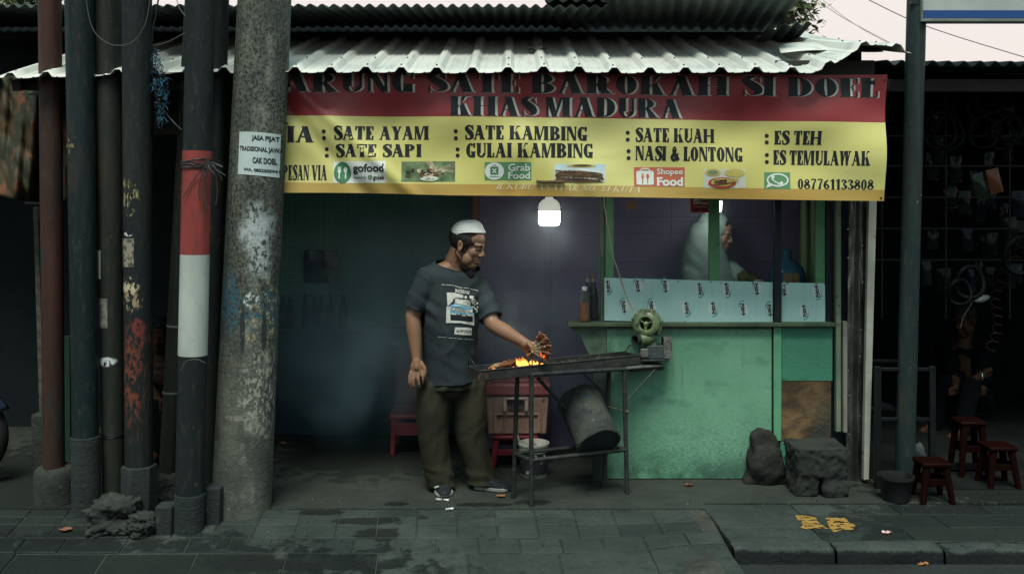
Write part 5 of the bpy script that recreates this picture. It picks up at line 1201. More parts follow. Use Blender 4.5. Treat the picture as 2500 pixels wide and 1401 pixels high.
# ------------------------------------------------------------------ lamp
lb0 = P(1341, 551, 5.95); lp = thing('hanging_lamp', 'lit white bulb lamp hanging below the banner', 'lamp', lb0)
px_ = 5.95/F
le = NT('lit_diffuser'); le.setv(le.b.inputs['Emission Color'], (1, .98, .94)); le.b.inputs['Emission Strength'].default_value = 13
D = MB(); D.lathe([(.001, 0), (19*px_, 0), (23.5*px_, 2*px_), (25.5*px_, 7*px_), (26*px_, 14*px_), (26*px_, 36*px_)], lb0, 36, 0); D.build('diffuser', le.done((.8, .8, .8), .4), lp, smooth=50)
hp = [(26.4*px_, 36*px_), (26.4*px_, 44*px_), (24*px_, 54*px_), (17*px_, 62*px_), (9.5*px_, 66*px_), (9*px_, 72*px_), (.001, 72*px_)]
Hh = MB(); n = 72; vs = []
for i, (r, z) in enumerate(hp):
    for k in range(n): q = r*(1+(.03 if (k // 2) % 2 and 1 <= i <= 3 else 0)); vs.append(lb0+Vector((q*math.cos(2*math.pi*k/n), q*math.sin(2*math.pi*k/n), z)))
Hh.add(vs, [(i*n+k, i*n+(k+1) % n, (i+1)*n+(k+1) % n, (i+1)*n+k) for i in range(len(hp)-1) for k in range(n)])
hm_ = NT('glowing_housing'); hm_.setv(hm_.b.inputs['Emission Color'], (.93, 1, .86)); hm_.b.inputs['Emission Strength'].default_value = .30; Hh.build('housing', hm_.done((.55, .56, .48), .5), lp, smooth=50)
MB().lathe([(10*px_, 70*px_), (11*px_, 72*px_), (11*px_, 86*px_), (5*px_, 90*px_)], lb0, 20).build('socket', m_blk, lp, smooth=50)
MB().tube([lb0+Vector((0, 0, 88*px_)), lb0+Vector((.004, .02, .45)), lb0+Vector((.0, .05, .82))], .004, 8).build('cord', m_wire, lp, smooth=60)
# ------------------------------------------------------------------ bottles on the ledge
zl = KZ(785.5)
b0 = Vector((KX(1427), YK-.0, zl))
t = thing('plastic_bottle', 'plastic bottle half full of amber oil with a white cap', 'bottle', b0)
pb = NT('clear_plastic'); pb.b.inputs['Alpha'].default_value = .2; m_pet = pb.done((.2, .2, .18), .12)
S = .0345
bd = MB(); bd.lathe([(.8*S, 0), (.98*S, .006), (S, .02), (.95*S, .05), (S, .075), (.93*S, .1), (S, .125), (.97*S, .15), (.72*S, .175), (.42*S, .19), (.40*S, .198)], b0, 28); bd.build('bottle_body', m_pet, t, smooth=50)
MB().lathe([(.74*S, .003), (.92*S, .008), (.94*S, .04), (.90*S, .08), (.93*S, .118), (.001, .119)], b0, 24).build('oil', mat('amber_oil', (.30, .09, .03), (.2, .06, .02), 8, .15), t, smooth=50)
MB().lathe([(.48*S, .194), (.5*S, .196), (.5*S, .216), (.46*S, .219), (.001, .219)], b0, 20).build('cap', mat('bottle_cap', (.62, .63, .62), rough=.45), t, smooth=40)
m_dg = mat('dark_glass', (.010, .014, .014), rough=.12); 
for k, (px, yy, lab) in enumerate(((1434.5, YK+.075, 'dark glass sauce bottle right behind the plastic oil bottle'), (1449, YK+.085, 'dark glass sauce bottle nearest the green window post'))):
    b0 = Vector((KX(px, yy), yy, zl)); t = thing('glass_bottle', lab, 'bottle', b0, 'dark glass bottles on the ledge')
    MB().lathe([(.025, 0), (.029, .006), (.029, .15), (.025, .185), (.013, .22), (.0125, .27), (.001, .271)], b0, 24).build('bottle_body', m_dg, t, smooth=50)
    MB().lathe([(.0145, .262), (.0145, .268), (.0152, .279), (.013, .283), (.001, .283)], b0, 18).build('crown_cap', mat('crown_cap', (.14, .08, .07), rough=.4), t, smooth=50)
    MB().lathe([(.0128, .24), (.0134, .241), (.0134, .262), (.0128, .263)], b0, 18, caps=False).build('neck_foil', mat('neck_foil', (.20, .22, .20), rough=.4), t, smooth=50)
# ------------------------------------------------------------------ tilted drum under the grill
Bc, Tc = P(1463, 1086, 5.80), P(1414, 975, 6.05); d = (Tc-Bc).normalized(); Ld = (Tc-Bc).length
dm = NT('sooty_bucket_steel'); c = dm.mix(dm.step(dm.noise(6, 6), .35, .65), (.052, .058, .050), (.028, .034, .033)); c = dm.mix(dm.step(dm.noise(70, 4, off=3), .66, .71), c, (.2, .21, .2)); c = dm.mix(dm.step(dm.noise(16, 6, off=6), .55, .68), c, (.02, .024, .027)); c = dm.mix(dm.region((-.05, .12, .26), (.012, .02, .01), .3, .6, 20), c, (.02, .065, .12)); dm.bump(dm.noise(50, 7), .6, .008); dm = dm.done(c, .85, 0, .15)
t = thing('metal_drum', 'soot stained metal drum lying tilted on the lower rails of the grill table', 'drum', Bc)
q = MB(); q.lathe([(.115, .004), (.128, .0), (.135, .006), (.135, .014), (.131, .02), (.132, Ld*.4), (.134, Ld*.42), (.132, Ld*.45), (.133, Ld*.93), (.137, Ld), (.13, Ld+.003), (.127, Ld*.9), (.126, .03)], Bc, 48, 0, d, caps=False); displace(q, lambda p, n: .007*mn.noise(p*11)+.003*mn.noise(p*30)); q.build('drum_body', dm, t, smooth=50)
MB().lathe([(.001, .006), (.116, .006), (.117, .010), (.001, .010)], Bc, 40, 0, d).build('drum_bottom', mat('dark_drum_bottom', (.014, .022, .028), (.022, .03, .035), 8, .35), t)
q = MB(); u_, v_, _ = frame_of(d)
rr = random.Random(3)
q = MB().lathe([(.001, Ld*.985), (.06, Ld*1.04), (.12, Ld*.97), (.126, Ld*.9)], Bc, 28, 0, d); displace(q, lambda p, n: .014*mn.noise(p*22)); q.build('ash_heap', mat('ash_heap', (.045, .047, .047), (.09, .09, .088), 50, .95), t, smooth=0)
# ------------------------------------------------------------------ cool box on a red stool, red lid, paint bucket, red chair
YC = 6.42; cx_ = lambda px: (px-CX)*YC/F
cz = lambda py: H-(py-HY)*YC/F
cb = thing('cool_box', 'grimy pink cool box with a red lid standing on a red stool', 'cool box', Vector((cx_(1263), YC+.15, cz(1062))))
m_cb = mat('grimy_pink_plastic', (.34, .215, .17), (.24, .15, .12), 5, .5, bump=.1, spots=(.10, .06, .05), ss=14); m_lid = mat('faded_red_lid', (.27, .075, .08), (.17, .05, .055), 6, .4, spots=(.08, .05, .05), ss=12)
q = MB(); n = 4
x0, x1, z0, z1 = cx_(1186), cx_(1340), cz(1062), cz(968)
q.prism([(x0+.02, YC+.02, z0), (x1-.02, YC+.02, z0), (x1-.02, YC+.29, z0), (x0+.02, YC+.29, z0)], (0, 0, 0)); q = MB()
vs = [(x0+.015, YC+.015, z0), (x1-.015, YC+.015, z0), (x1-.015, YC+.29, z0), (x0+.015, YC+.29, z0), (x0, YC, z1), (x1, YC, z1), (x1, YC+.3, z1), (x0, YC+.3, z1)]
q.add(vs, [(0, 1, 5, 4), (1, 2, 6, 5), (2, 3, 7, 6), (3, 0, 4, 7), (0, 3, 2, 1), (4, 5, 6, 7)]); q.build('box_body', m_cb, cb, bevel=.012, seg=3)
rb = MB(); 
for px in (1208, 1232, 1300, 1322): rb.span(cx_(px)-.003, cx_(px)+.003, YC-.004, YC+.02, cz(1050), cz(972))
rb.span(cx_(1206), cx_(1318), YC-.006, YC+.02, cz(1013), cz(1009)); rb.span(cx_(1206), cx_(1211), YC-.005, YC+.02, cz(1055), cz(1013)); rb.span(cx_(1313), cx_(1318), YC-.005, YC+.02, cz(1055), cz(1013)); rb.build('ribs', m_cb, cb, bevel=.002)
hd = MB(); hd.span(cx_(1229), cx_(1289), YC-.028, YC-.012, cz(974), cz(968)); hd.span(cx_(1229), cx_(1237), YC-.026, YC-.002, cz(1002), cz(974)); hd.span(cx_(1281), cx_(1289), YC-.026, YC-.002, cz(1002), cz(974)); hd.build('handle', mat('pale_handle', (.42, .35, .29), (.3, .22, .18), 12, .5), cb, bevel=.004)
MB().span(cx_(1240), cx_(1278), YC-.003, YC+.02, cz(1001), cz(976)).build('handle_recess', mat('recess_dark', (.06, .045, .04)), cb)  # flat dark plate where the hand hollow sits
MB().span(x0-.012, x1+.012, YC-.014, YC+.31, cz(966), cz(936)).build('lid', m_lid, cb, bevel=.016, seg=3)
MB().span(cx_(1205), cx_(1322), YC+.03, YC+.27, cz(936)-.002, cz(930)+.004).build('lid_panel', m_lid, cb, bevel=.008)
MB().lathe([(.001, .055), (.05, .052), (.085, .035), (.095, .0), (.09, -.0)], (cx_(1240), YC+.12, cz(930)+.006), 32, 0).build('bowl', mat('red_bowl', (.20, .04, .03), (.15, .03, .025), 9, .4), None, smooth=50); tag(bpy.data.objects['bowl'], 'red plastic bowl turned upside down on the cool box', 'bowl')
st = thing('plastic_stool', 'dark red plastic stool carrying the cool box', 'stool', Vector((cx_(1263), YC+.15, 0)), 'red plastic stools')
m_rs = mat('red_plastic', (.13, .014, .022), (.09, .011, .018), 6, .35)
zs = cz(1062)-.002
def stool(t, c, z, w, m):
    MB().span(c.x-w*.5, c.x+w*.5, c.y-w*.5, c.y+w*.5, z-.03, z).build('seat', m, t, bevel=.012, seg=3)
    for sx in (-1, 1):
        for sy in (-1, 1):
            a = Vector((c.x+sx*(w*.5-.03), c.y+sy*(w*.5-.03), z-.03)); b2 = Vector((c.x+sx*(w*.5-.0), c.y+sy*(w*.5-.0), c.z))
            MB().tube([a, b2], [.024, .018], 8).build('leg', m, t, smooth=40)
    for sx, sy in ((0, -1), (0, 1), (-1, 0), (1, 0)):
        MB().box((c.x+sx*(w*.5-.015), c.y+sy*(w*.5-.015), c.z+(z-c.z)*.5), (w-.02 if sx == 0 else .008, w-.02 if sy == 0 else .008, .04)).build('stretcher', m, t, bevel=.003)
stool(st, Vector((cx_(1258), YC+.14, 0)), zs, .30, m_rs)
b0 = G(1303, 1171); b0.y += .09; b0.x = (1303-CX)*b0.y/F; k = b0.y/F
pb = thing('paint_bucket', 'dirty white paint bucket with a black label and a stick in it', 'bucket', b0)
MB().lathe([(31*k, 0), (33*k, .004), (36*k, 76*k), (38.5*k, 77*k), (38.5*k, 82*k), (36*k, 83*k), (34.5*k, 80*k), (31*k, .01)], b0, 40, caps=False).build('bucket_body', mat('dirty_white_plastic', (.42, .41, .36), (.27, .26, .22), 9, .5, spots=(.07, .06, .05), ss=18), pb, smooth=50)
bl = MB().lathe([(33.6*k, 10*k), (35.6*k, 62*k)], b0, 40, caps=False).build('black_label', mat('label_black', (.02, .022, .025), (.035, .035, .04), 10, .4, spots=(.3, .3, .28), ss=26), pb, smooth=60)
MB().lathe([(.001, 60*k), (34*k, 60*k)], b0, 30, caps=False).build('sludge', mat('dark_liquid', (.015, .016, .016), rough=.3), pb)
bt = MB(); fb_ = lambda px, py, l: (lambda r, x: Vector((b0.x+x, b0.y-math.sqrt(max(1e-6, r*r-x*x)), b0.z+(1171-py)*k)))(34.6*k+l+.001+(1171-py-10)*k*.04, (px-1303)*k)
ink(bt, fit(sans('SA', .04), 1284, 1293, 1151, 1158), fb_, 1); ink(bt, fit(sans('2 . 3', .03), 1303, 1331, 1112, 1119), fb_, 1); bt.build('lettering', m_wht_ink, bl, smooth=0, recalc=False)
MB().beam(P(1262, 1060, b0.y-.03), P(1282, 1120, b0.y), .012, .02).build('stirring_stick', mat('pale_stick', (.42, .40, .33), (.3, .28, .22), 20), pb, bevel=.003)
YR = 6.95; rx = lambda px: (px-CX)*YR/F
rz = lambda py: H-(py-HY)*YR/F
ch = thing('plastic_chair', 'dark red plastic chair standing against the navy wall behind the man', 'chair', Vector((rx(1000), YR, 0)))
m_rc = mat('dark_red_chair', (.24, .03, .042), (.17, .025, .035), 4, .35)
MB().grid(lambda u, v: Vector((rx(957+92*u), YR+.22+.05*v-.03*math.sin(u*math.pi), rz(1000-150*v)+.012*math.sin(u*math.pi)*v)), 12, 8).build('backrest', m_rc, ch, smooth=60, solid=.012)
MB().span(rx(955), rx(1052), YR-.16, YR+.2, rz(1012), rz(1000)).build('seat', m_rc, ch, bevel=.012, seg=3)
for px in (968, 1044):
    for y in (-.14, .17): MB().tube([(rx(px), YR+y, rz(1012)), (rx(px)-.01, YR+y*1.1, 0)], [.022, .016], 8).build('leg', m_rc, ch, smooth=40)
MB().span(rx(972), rx(1042), YR-.15, YR-.14, rz(1050), rz(1020)).build('apron', m_rc, ch, bevel=.003)
rg = MB().grid(lambda u, v: Vector((rx(953+46*u), YR+.17-.05*math.sin(v*3), rz(838+18*v+4*math.sin(u*7)))), 14, 8).build('rag', mat('grey_rag', (.12, .14, .11), (.08, .1, .08), 9, .9), smooth=180, solid=.006, recalc=False); tag(rg, 'pale rag draped over the back of the dark red chair', 'cloth')
# ------------------------------------------------------------------ things on the stall's rear ledge and mosaic
m_bt = mat('dim_bottle', (.012, .025, .032), rough=.25); m_bl = mat('dim_label', (.16, .07, .05), (.10, .05, .04), 20)
for k, px in enumerate((690, 708, 745, 768, 785, 806, 838)):
    Y = 7.31; b0 = Vector(((px-CX)*Y/F, Y, .798)); h = (.24, .22, .25, .23, .24, .25, .24)[k]
    t = thing('sauce_bottle', 'dark sauce bottle in the row on the rear ledge below the mosaic', 'bottle', b0, 'sauce bottles on the rear ledge')
    MB().lathe([(.026, 0), (.03, .006), (.03, h*.55), (.024, h*.68), (.012, h*.82), (.012, h), (.001, h)], b0, 18).build('bottle_body', m_bt, t, smooth=50)
    if k in (0, 1, 4, 5): MB().lathe([(.0305, h*.2), (.0305, h*.48)], b0, 18, caps=False).build('paper_label', m_bl, t, smooth=60)
def packet(px, py, w_, h_, Y, m, label, cat='packet', grp=None, rotd=0, name='packet'):
    c = P(px, py, Y); rm = Euler((0, R(rotd), 0)).to_matrix()
    q = MB().grid(lambda u, v: c+rm @ Vector(((u-.5)*w_, -.018*math.sin(u*math.pi)*math.sin(v*math.pi)+.004*mn.noise(Vector((u*5+px, v*5, py))), (v-.5)*h_)), 8, 8)
    q.grid(lambda u, v: c+rm @ Vector(((u-.5)*w_, .012*math.sin(u*math.pi)*math.sin(v*math.pi), (v-.5)*h_)), 6, 6)
    return tag(q.build(name, m, None, smooth=60), label, cat, grp)
m_dp = mat('dark_packet', (.014, .03, .045), (.03, .045, .06), 9, .18)
pk = packet(765, 650, .14, .24, 7.28, m_dp, 'dark shiny packet hanging on the green mosaic left of the striped one')
sl = MB(); 
pk = packet(808, 650, .10, .24, 7.28, mat('striped_packet', (.03, .05, .06), (.20, .22, .21), 14, .3), 'pale packet with orange stripes hanging on the green mosaic')
m_os = mat('orange_stripe', (.50, .15, .06), (.42, .2, .1), 12, .4)
for a, b_, c_, d_ in ((800, 642, 812, 648), (806, 647, 821, 652), (802, 677, 814, 690), (803, 617, 809, 626)):
    q = MB(); q.add([P(a, b_, 7.25), P(c_, b_+2, 7.25), P(c_+1, d_, 7.25), P(a+2, d_-1, 7.25)], [(0, 1, 2, 3)]); q.build('stripe', m_os, pk, smooth=0)
# ------------------------------------------------------------------ tarp and shop at the far left
def tarp(u, v):
    px = -10+190*u; y = 186+(290+18*math.sin(u*2.5))*v
    return P(px, y, 6.15+.10*math.sin(u*9+v*2.5)+.03*math.sin(u*31+v*4)+.05*mn.noise(Vector((u*5, v*3, 1)))+.035*mn.noise(Vector((u*11-v*7, v*6, 4))))
tm_ = NT('camouflage_tarp'); c = tm_.mix(tm_.step(tm_.noise(5, 3, off=1), .46, .52), (.06, .042, .02), (.03, .034, .02)); c = tm_.mix(tm_.step(tm_.noise(6, 3, off=5), .56, .61), c, (.13, .05, .025)); c = tm_.mix(tm_.step(tm_.noise(26, 5, (1, 1, .3), off=9), .56, .66), c, (.03, .025, .02))
c = tm_.mix(tm_.region((-.36, 0, .35), (.06, .4, .45), .8, .5, 5), c, (.30, .31, .27))  # pale left edge: the light falling there put into the colour
o = MB().grid(tarp, 60, 40).build('hanging_tarp', tm_.done(c, .7), smooth=180, recalc=False, solid=.004); tag(o, 'brown camouflage tarpaulin hanging folded under the left end of the white roof', 'tarpaulin')
q = MB(); q.span(XP(60, 6.9), XP(105, 6.9), 6.9, 7.0, ZP(500, 6.9), ZP(484, 6.9)); q.tube([P(92, 505, 6.9), P(92, 540, 6.9)], .03, 12); tag(q.build('wall_fitting', m_darkwood, bevel=.004), 'dim lamp fitting below the camouflage tarpaulin', 'fitting')
Yw = 6.12; wc = Vector(((-95-CX)*Yw/F, Yw, .288)); rW = .288
mc = thing('parked_motorbike', 'parked motorbike of which one dark wheel shows at the left edge', 'motorbike', Vector((wc.x, wc.y, 0)))
wm = MB(); nn_ = 64
wm.add([(wc.x+(rW-.045+.045*math.cos(a))*math.cos(2*math.pi*k/nn_), wc.y+.05*math.sin(a), wc.z+(rW-.045+.045*math.cos(a))*math.sin(2*math.pi*k/nn_)) for k in range(nn_) for a in np.linspace(0, 2*math.pi, 12, endpoint=False)], [(k*12+j, k*12+(j+1) % 12, ((k+1) % nn_)*12+(j+1) % 12, ((k+1) % nn_)*12+j) for k in range(nn_) for j in range(12)])
wo = wm.build('wheel', mat('tyre_rubber', (.012, .013, .015), rough=.8), mc, smooth=60)
q = MB(); q.lathe([(.205, -.02), (.215, -.025), (.215, .025), (.205, .02), (.205, -.02)], wc, 48, 0, (0, 1, 0), caps=False); q.lathe([(.03, -.05), (.03, .05)], wc, 16, 0, (0, 1, 0))
for k in range(5): a = R(72*k+10); q.beam(wc+Vector((math.cos(a)*.02, 0, math.sin(a)*.02)), wc+Vector((math.cos(a)*.21, 0, math.sin(a)*.21)), .02, .03)
q.build('rim', mat('alloy_rim', (.3, .33, .34), rough=.35, metal=.7), wo, bevel=.003)
q = MB(); q.tube([wc+Vector((0, -.07, 0)), wc+Vector((-.22, -.07, .5))], .018, 10); q.tube([wc+Vector((0, .07, 0)), wc+Vector((-.22, .07, .5))], .018, 10); q.build('fork', m_tube, mc, smooth=60)
MB().grid(lambda u, v: wc+Vector((math.cos(R(30+130*u))*(rW+.02), (v-.5)*.13, math.sin(R(30+130*u))*(rW+.02))), 20, 4).build('mudguard', mat('bike_paint', (.02, .03, .05), rough=.2), mc, solid=.004, smooth=60)
MB().ell(wc+Vector((-.65, 0, .42)), (.42, .14, .16)).build('bike_body', mat('bike_paint_b', (.02, .03, .05), rough=.2), mc, smooth=60)
# ------------------------------------------------------------------ right: pole with sign
bp = Vector(((2208-CX)*6.02/F, 6.02, 0)); Y = 6.02
ax, rad = lean_pole(bp, 2238, 2208, 1190, 46, 46, Y)
t9 = thing('sign_pole', 'dark green steel pole carrying the big white signboard', 'pole', bp)
pole_mb(ax, rad, 0, 5.0).build('shaft', t_pole('dark_green_pole', (.010, .021, .022), (.015, .027, .027), (((.06, .045, .028), 10, .60, .72, (1, 1, .2)),), .38), t9, smooth=60)
fn = on_pole(ax, rad, Y); q = MB(); ink(q, [[(2231, 492), (2244, 475), (2252, 475), (2252, 497), (2230, 497)]], fn, .6, 0); ink(q, [[(2244, 480), (2251, 480), (2251, 490), (2244, 490)]], fn, 1.2, 1)
ink(q, fit(sans('MY', .04), 2234, 2244, 483, 490), fn, 2, 2); ink(q, fit(sans('ON TOUR', .03), 2233, 2250, 492, 495.5), fn, 2, 2)
q.build('pole_sticker', [mat('sticker_white', (.6, .62, .6)), mat('sticker_maroon', (.22, .04, .05)), m_lk], t9, smooth=0, recalc=False)
YS = 5.96; sx_ = lambda px: (px-CX)*YS/F
sz_ = lambda py: H-(py-HY)*YS/F
sg_ = thing('signboard', 'white signboard with a blue stripe fixed to the dark green pole', 'signboard', Vector((sx_(2400), YS, sz_(55))))
MB().span(sx_(2252), sx_(2900), YS, YS+.04, sz_(46), sz_(-300)).build('sign_face', mat('sign_white', (.36, .40, .38), (.30, .34, .33), 4, .3), sg_)
MB().span(sx_(2252), sx_(2900), YS-.003, YS-.0005, sz_(45), sz_(26)).build('blue_stripe', mat('sign_blue', (.015, .06, .20), rough=.3), sg_)
fr_ = mat('sign_frame', (.16, .19, .17), (.12, .14, .13), 6, .4, .3)
MB().span(sx_(2246), sx_(2900), YS-.02, YS+.06, sz_(55), sz_(48)).build('frame_rail', fr_, sg_, bevel=.003); MB().span(sx_(2246), sx_(2251), YS-.02, YS+.06, sz_(47.8), sz_(-300)).build('frame_rail', fr_, sg_, bevel=.003)
MB().span(sx_(2225), sx_(2246)-.001, YS+.0, YS+.03, sz_(10), sz_(2)).build('bracket', m_blk, sg_)
# ------------------------------------------------------------------ right shop: roof, walls, wares
rs = thing('neighbour_shop', 'dark open repair shop under a corrugated eave on the right', 'shop', (3.4, 7.4, 0))
o = corr('roof_sheet', 2.35, 5.6, 6.25, 2.60, 9.0, 2.88, .098, .016, .012, 0, 7, -.012); o.parent = rs; o.location = Vector(o.location)-Vector(rs.location)
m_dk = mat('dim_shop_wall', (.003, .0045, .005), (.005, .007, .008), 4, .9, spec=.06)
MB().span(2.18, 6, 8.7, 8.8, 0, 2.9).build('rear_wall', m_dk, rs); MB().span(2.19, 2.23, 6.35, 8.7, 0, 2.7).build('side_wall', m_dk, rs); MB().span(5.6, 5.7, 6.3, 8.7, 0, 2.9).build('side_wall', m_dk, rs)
MB().span(2.25, 5.6, 6.45, 6.52, 2.44, 2.52).build('eave_beam', m_darkwood, rs)
rl = MB()
for zz in (2.40, 2.18, 1.97, 1.75, 1.53, 1.31): rl.span(2.5, 5.4, 6.99, 7.0, zz, zz+.01)
for xx in np.arange(2.6, 5.4, .45): rl.span(xx, xx+.01, 7.005, 7.013, .9, 2.5)
rl.build('display_grid', mat('grid_wire', (.006, .007, .007), rough=.5), rs)
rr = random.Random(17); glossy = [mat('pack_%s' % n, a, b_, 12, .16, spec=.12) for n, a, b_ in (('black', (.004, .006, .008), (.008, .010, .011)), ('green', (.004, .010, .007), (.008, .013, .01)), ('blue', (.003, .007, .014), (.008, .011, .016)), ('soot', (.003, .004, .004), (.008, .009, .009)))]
wares = []
for row, py in enumerate((265, 345, 425, 505, 585, 665)):
    for px in range(2275, 2510, 30):
        if rr.random() < .62: wares.append((px+rr.uniform(-14, 14), py+rr.uniform(-26, 26), rr.uniform(.06, .10), rr.uniform(.12, .21), rr.uniform(-6, 6)))
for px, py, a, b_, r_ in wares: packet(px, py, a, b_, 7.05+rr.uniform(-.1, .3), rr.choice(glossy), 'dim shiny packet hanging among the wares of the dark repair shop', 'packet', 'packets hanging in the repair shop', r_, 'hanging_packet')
for k in range(9):
    c = P(2290+26*k+rr.uniform(-8, 8), rr.choice((240, 330, 610, 700, 560))+rr.uniform(-20, 20), 6.8); rg_ = rr.uniform(.07, .13)
    q = MB(); q.tube([c+Vector((rg_*math.cos(a), .02*math.sin(2*a), rg_*1.15*math.sin(a))) for a in np.linspace(0, 2*math.pi, 33)], rr.uniform(.012, .022), 8); tag(q.build('hanging_tube', mat('black_rubber_%d' % k, (.004, .005, .006), rough=.5, spec=.07), smooth=60), 'black rubber ring hanging among the packets of the dark repair shop', 'tube', 'rubber rings hanging in the repair shop')
packet(2428, 442, .085, .16, 6.5, mat('pack_orange', (.07, .02, .01), (.055, .022, .012), 14, .3), 'orange packet hanging tilted in the dark repair shop', rotd=-14)
packet(2395, 455, .09, .18, 6.52, mat('pack_dark_green', (.005, .012, .008), (.008, .014, .01), 14, .2), 'dark green packet hanging beside the orange packet', rotd=-18)
hq = MB(); pts = []
for i in range(200):
    u = i/199; c = P(2492-84*u+14*math.sin(u*9), 545+310*u, 7.2); a = u*2*math.pi*15; pts.append(c+Vector((.035*math.cos(a), .035*math.sin(a), .012*math.sin(a))))
tag(hq.tube(pts, .0032, 6).build('coiled_hose', mat('hose_orange', (.05, .024, .014), rough=.3), smooth=60), 'coiled orange air hose hanging in the dark repair shop', 'hose')
mr = thing('rear_mirror', 'oval motorbike mirror on a stalk catching light in the repair shop', 'mirror', P(2397, 729, 7.0))
MB().ell(P(2397, 729, 7.0), (.06, .02, .026), Euler((0, R(-14), 0)).to_matrix()).build('mirror_head', mat('mirror_shell', (.25, .27, .26), (.1, .11, .11), 10, .15), mr, smooth=180)
MB().tube([P(2375, 735, 7.02), P(2350, 775, 7.05), P(2345, 800, 7.05)], .006, 8).build('stalk', mat('chrome', (.4, .42, .42), rough=.2, metal=1), mr, smooth=60)
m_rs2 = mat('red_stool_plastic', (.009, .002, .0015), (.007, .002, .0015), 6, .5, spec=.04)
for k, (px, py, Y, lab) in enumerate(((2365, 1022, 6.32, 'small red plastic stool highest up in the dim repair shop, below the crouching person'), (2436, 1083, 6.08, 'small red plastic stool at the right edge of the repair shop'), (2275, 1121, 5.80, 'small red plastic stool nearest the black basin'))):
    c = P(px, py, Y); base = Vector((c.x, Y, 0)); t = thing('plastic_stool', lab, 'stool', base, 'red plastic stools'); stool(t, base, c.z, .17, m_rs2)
MB().span(2.25, 5.6, 5.98, 8.7, -.05, .005).build('floor_shade_sheet', mat('shaded_floor', (.006, .008, .008), (.012, .014, .013), 4, .9, spec=.05), loc=(0, 0, 0), smooth=0)['kind'] = 'structure'  # dark sheet over the floor: the shop's shade put into its colour
# metal frame, black basin
fr = thing('shelf_rack', 'dark metal shelf frame standing in front of the repair shop', 'rack', G(2200, 1205)); YM = 6.0; mm = mat('dark_frame_steel', (.005, .008, .010), (.008, .011, .013), 8, .5, .3)
mx_ = lambda px: (px-CX)*YM/F
mz_ = lambda py: H-(py-HY)*YM/F
for px in (2138, 2271):
    for y in (0, .3): MB().span(mx_(px), mx_(px)+.035, YM+y, YM+y+.035, 0, mz_(895)).build('upright', mm, fr, bevel=.003)
for py in (898, 1020): 
    for y in (.005, .305): MB().span(mx_(2138)+.036, mx_(2271)-.001, YM+y, YM+y+.02, mz_(py)-.02, mz_(py)).build('rail', mm, fr, bevel=.002)
MB().beam(P(2152, 985, 6.1), P(2262, 1030, 6.1), .02, .03).build('slanting_bar', mm, fr)
b0 = G(2204, 1232); b0.y += .1; k = b0.y/F
bs = MB(); bs.lathe([(.001, .004), (30*k, 0), (33*k, .004), (40*k, 52*k), (43*k, 54*k), (43*k, 60*k), (40.5*k, 60*k), (38*k, 50*k), (31*k, .014), (.001, .012)], b0, 44); tag(bs.build('basin', mat('black_plastic', (.010, .011, .012), (.018, .019, .02), 7, .3), smooth=50), 'black plastic basin standing at the foot of the dark green pole', 'basin')
q = MB(); q.span(mx_(2270), mx_(2500), 6.35, 6.4, .02, .05); q.tube([P(2250, 1222, 5.9), P(2300, 1225, 5.95)], .012, 10); tag(q.build('floor_pipe', mm, smooth=40), 'metal pipe lying on the floor right of the black basin', 'pipe')
q = rock((mx_(2268), 6.25, .11), (.12, .1, .2), 23, .3, 3); tag(q.build('plastic_bag', mat('dark_bag', (.04, .05, .055), (.08, .09, .09), 12, .25), smooth=180), 'dark plastic bag slumped behind the black basin', 'bag')
MB().span(-6, -2.95, 6.7, 8, 2.42, 2.46).build('shade_ceiling', m_dk, nw)  # unseen ceiling added to darken the closed shop's wall
MB().span(-5.6, -5.5, 6.4, 7.8, 0, 2.4).build('side_wall', m_dk, nw)
# unseen shophouses added across the street to shade the low sky before the stall
ob = thing('added_shophouse_row', 'added row of unseen shophouses across the street, shading the low sky', 'building', (0, -9, 0))
MB().span(-40, 40, -13, -9, 0, 3.3).build('added_facade', mat('added_row_plaster', (.10, .11, .11), (.07, .08, .08), 1.5, .9), ob)
for k in range(10): MB().span(-38+8*k, -33+8*k, -8.99, -8.9, 0, 2.7).build('added_shutter', m_edge, ob)
# ------------------------------------------------------------------ stones in front of the kiosk
b = G(1873, 1184)
q = MB(); sh_ = [(1822, 1182), (1838, 1140), (1842, 1098), (1838, 1066), (1860, 1052), (1886, 1060), (1905, 1095), (1917, 1140), (1924, 1178), (1908, 1186), (1860, 1178)]
pts = [P(x, y, b.y+.02) for x, y in sh_]; cc = sum(pts, Vector())/len(pts); q.prism(pts, (0, .16, 0)); q.ell(cc+Vector((0, .0, -.03)), (.10, .045, .13)); q.ell(cc+Vector((0.0, .08, -.02)), (.11, .10, .14))
q = remesh(q, .011, 6); displace(q, lambda p, n: .020*mn.fractal(p*6+Vector((3, 0, 0)), 1, 2, 5)+.012*(1-abs(mn.noise(p*7)))**3+.005*mn.fractal(p*40, 1, 2, 3)); tag(q.build('boulder', conc('dark_boulder', (.030, .029, .026), (.016, .017, .016)), smooth=180), 'dark pointed boulder leaning against the green counter', 'rock')
b = G(2003, 1214); 
q = MB(); f0 = b.y; hx0, hx1 = (1946-CX)*f0/F, (2074-CX)*f0/F; zt2 = .285
q.span(hx0, hx1, f0, f0+.27, .12, zt2); q.span(hx0, hx0+.13, f0+.01, f0+.26, 0, .14); q.span(hx0+.165, hx1, f0, f0+.27, 0, .14); q.span(hx0, hx1, f0+.12, f0+.26, 0, .2)
q = remesh(q, .010, 3); displace(q, lambda p, n: (.018*mn.fractal(p*8+Vector((5, 0, 0)), 1, 2, 5)+.009*mn.fractal(p*34, 1, 2, 4))*(.35 if n.z > .7 else 1)); tag(q.build('broken_block', conc('dark_concrete', (.030, .034, .030), (.016, .019, .018)), smooth=180), 'broken concrete block with a gap through its front, right of the boulder', 'block')
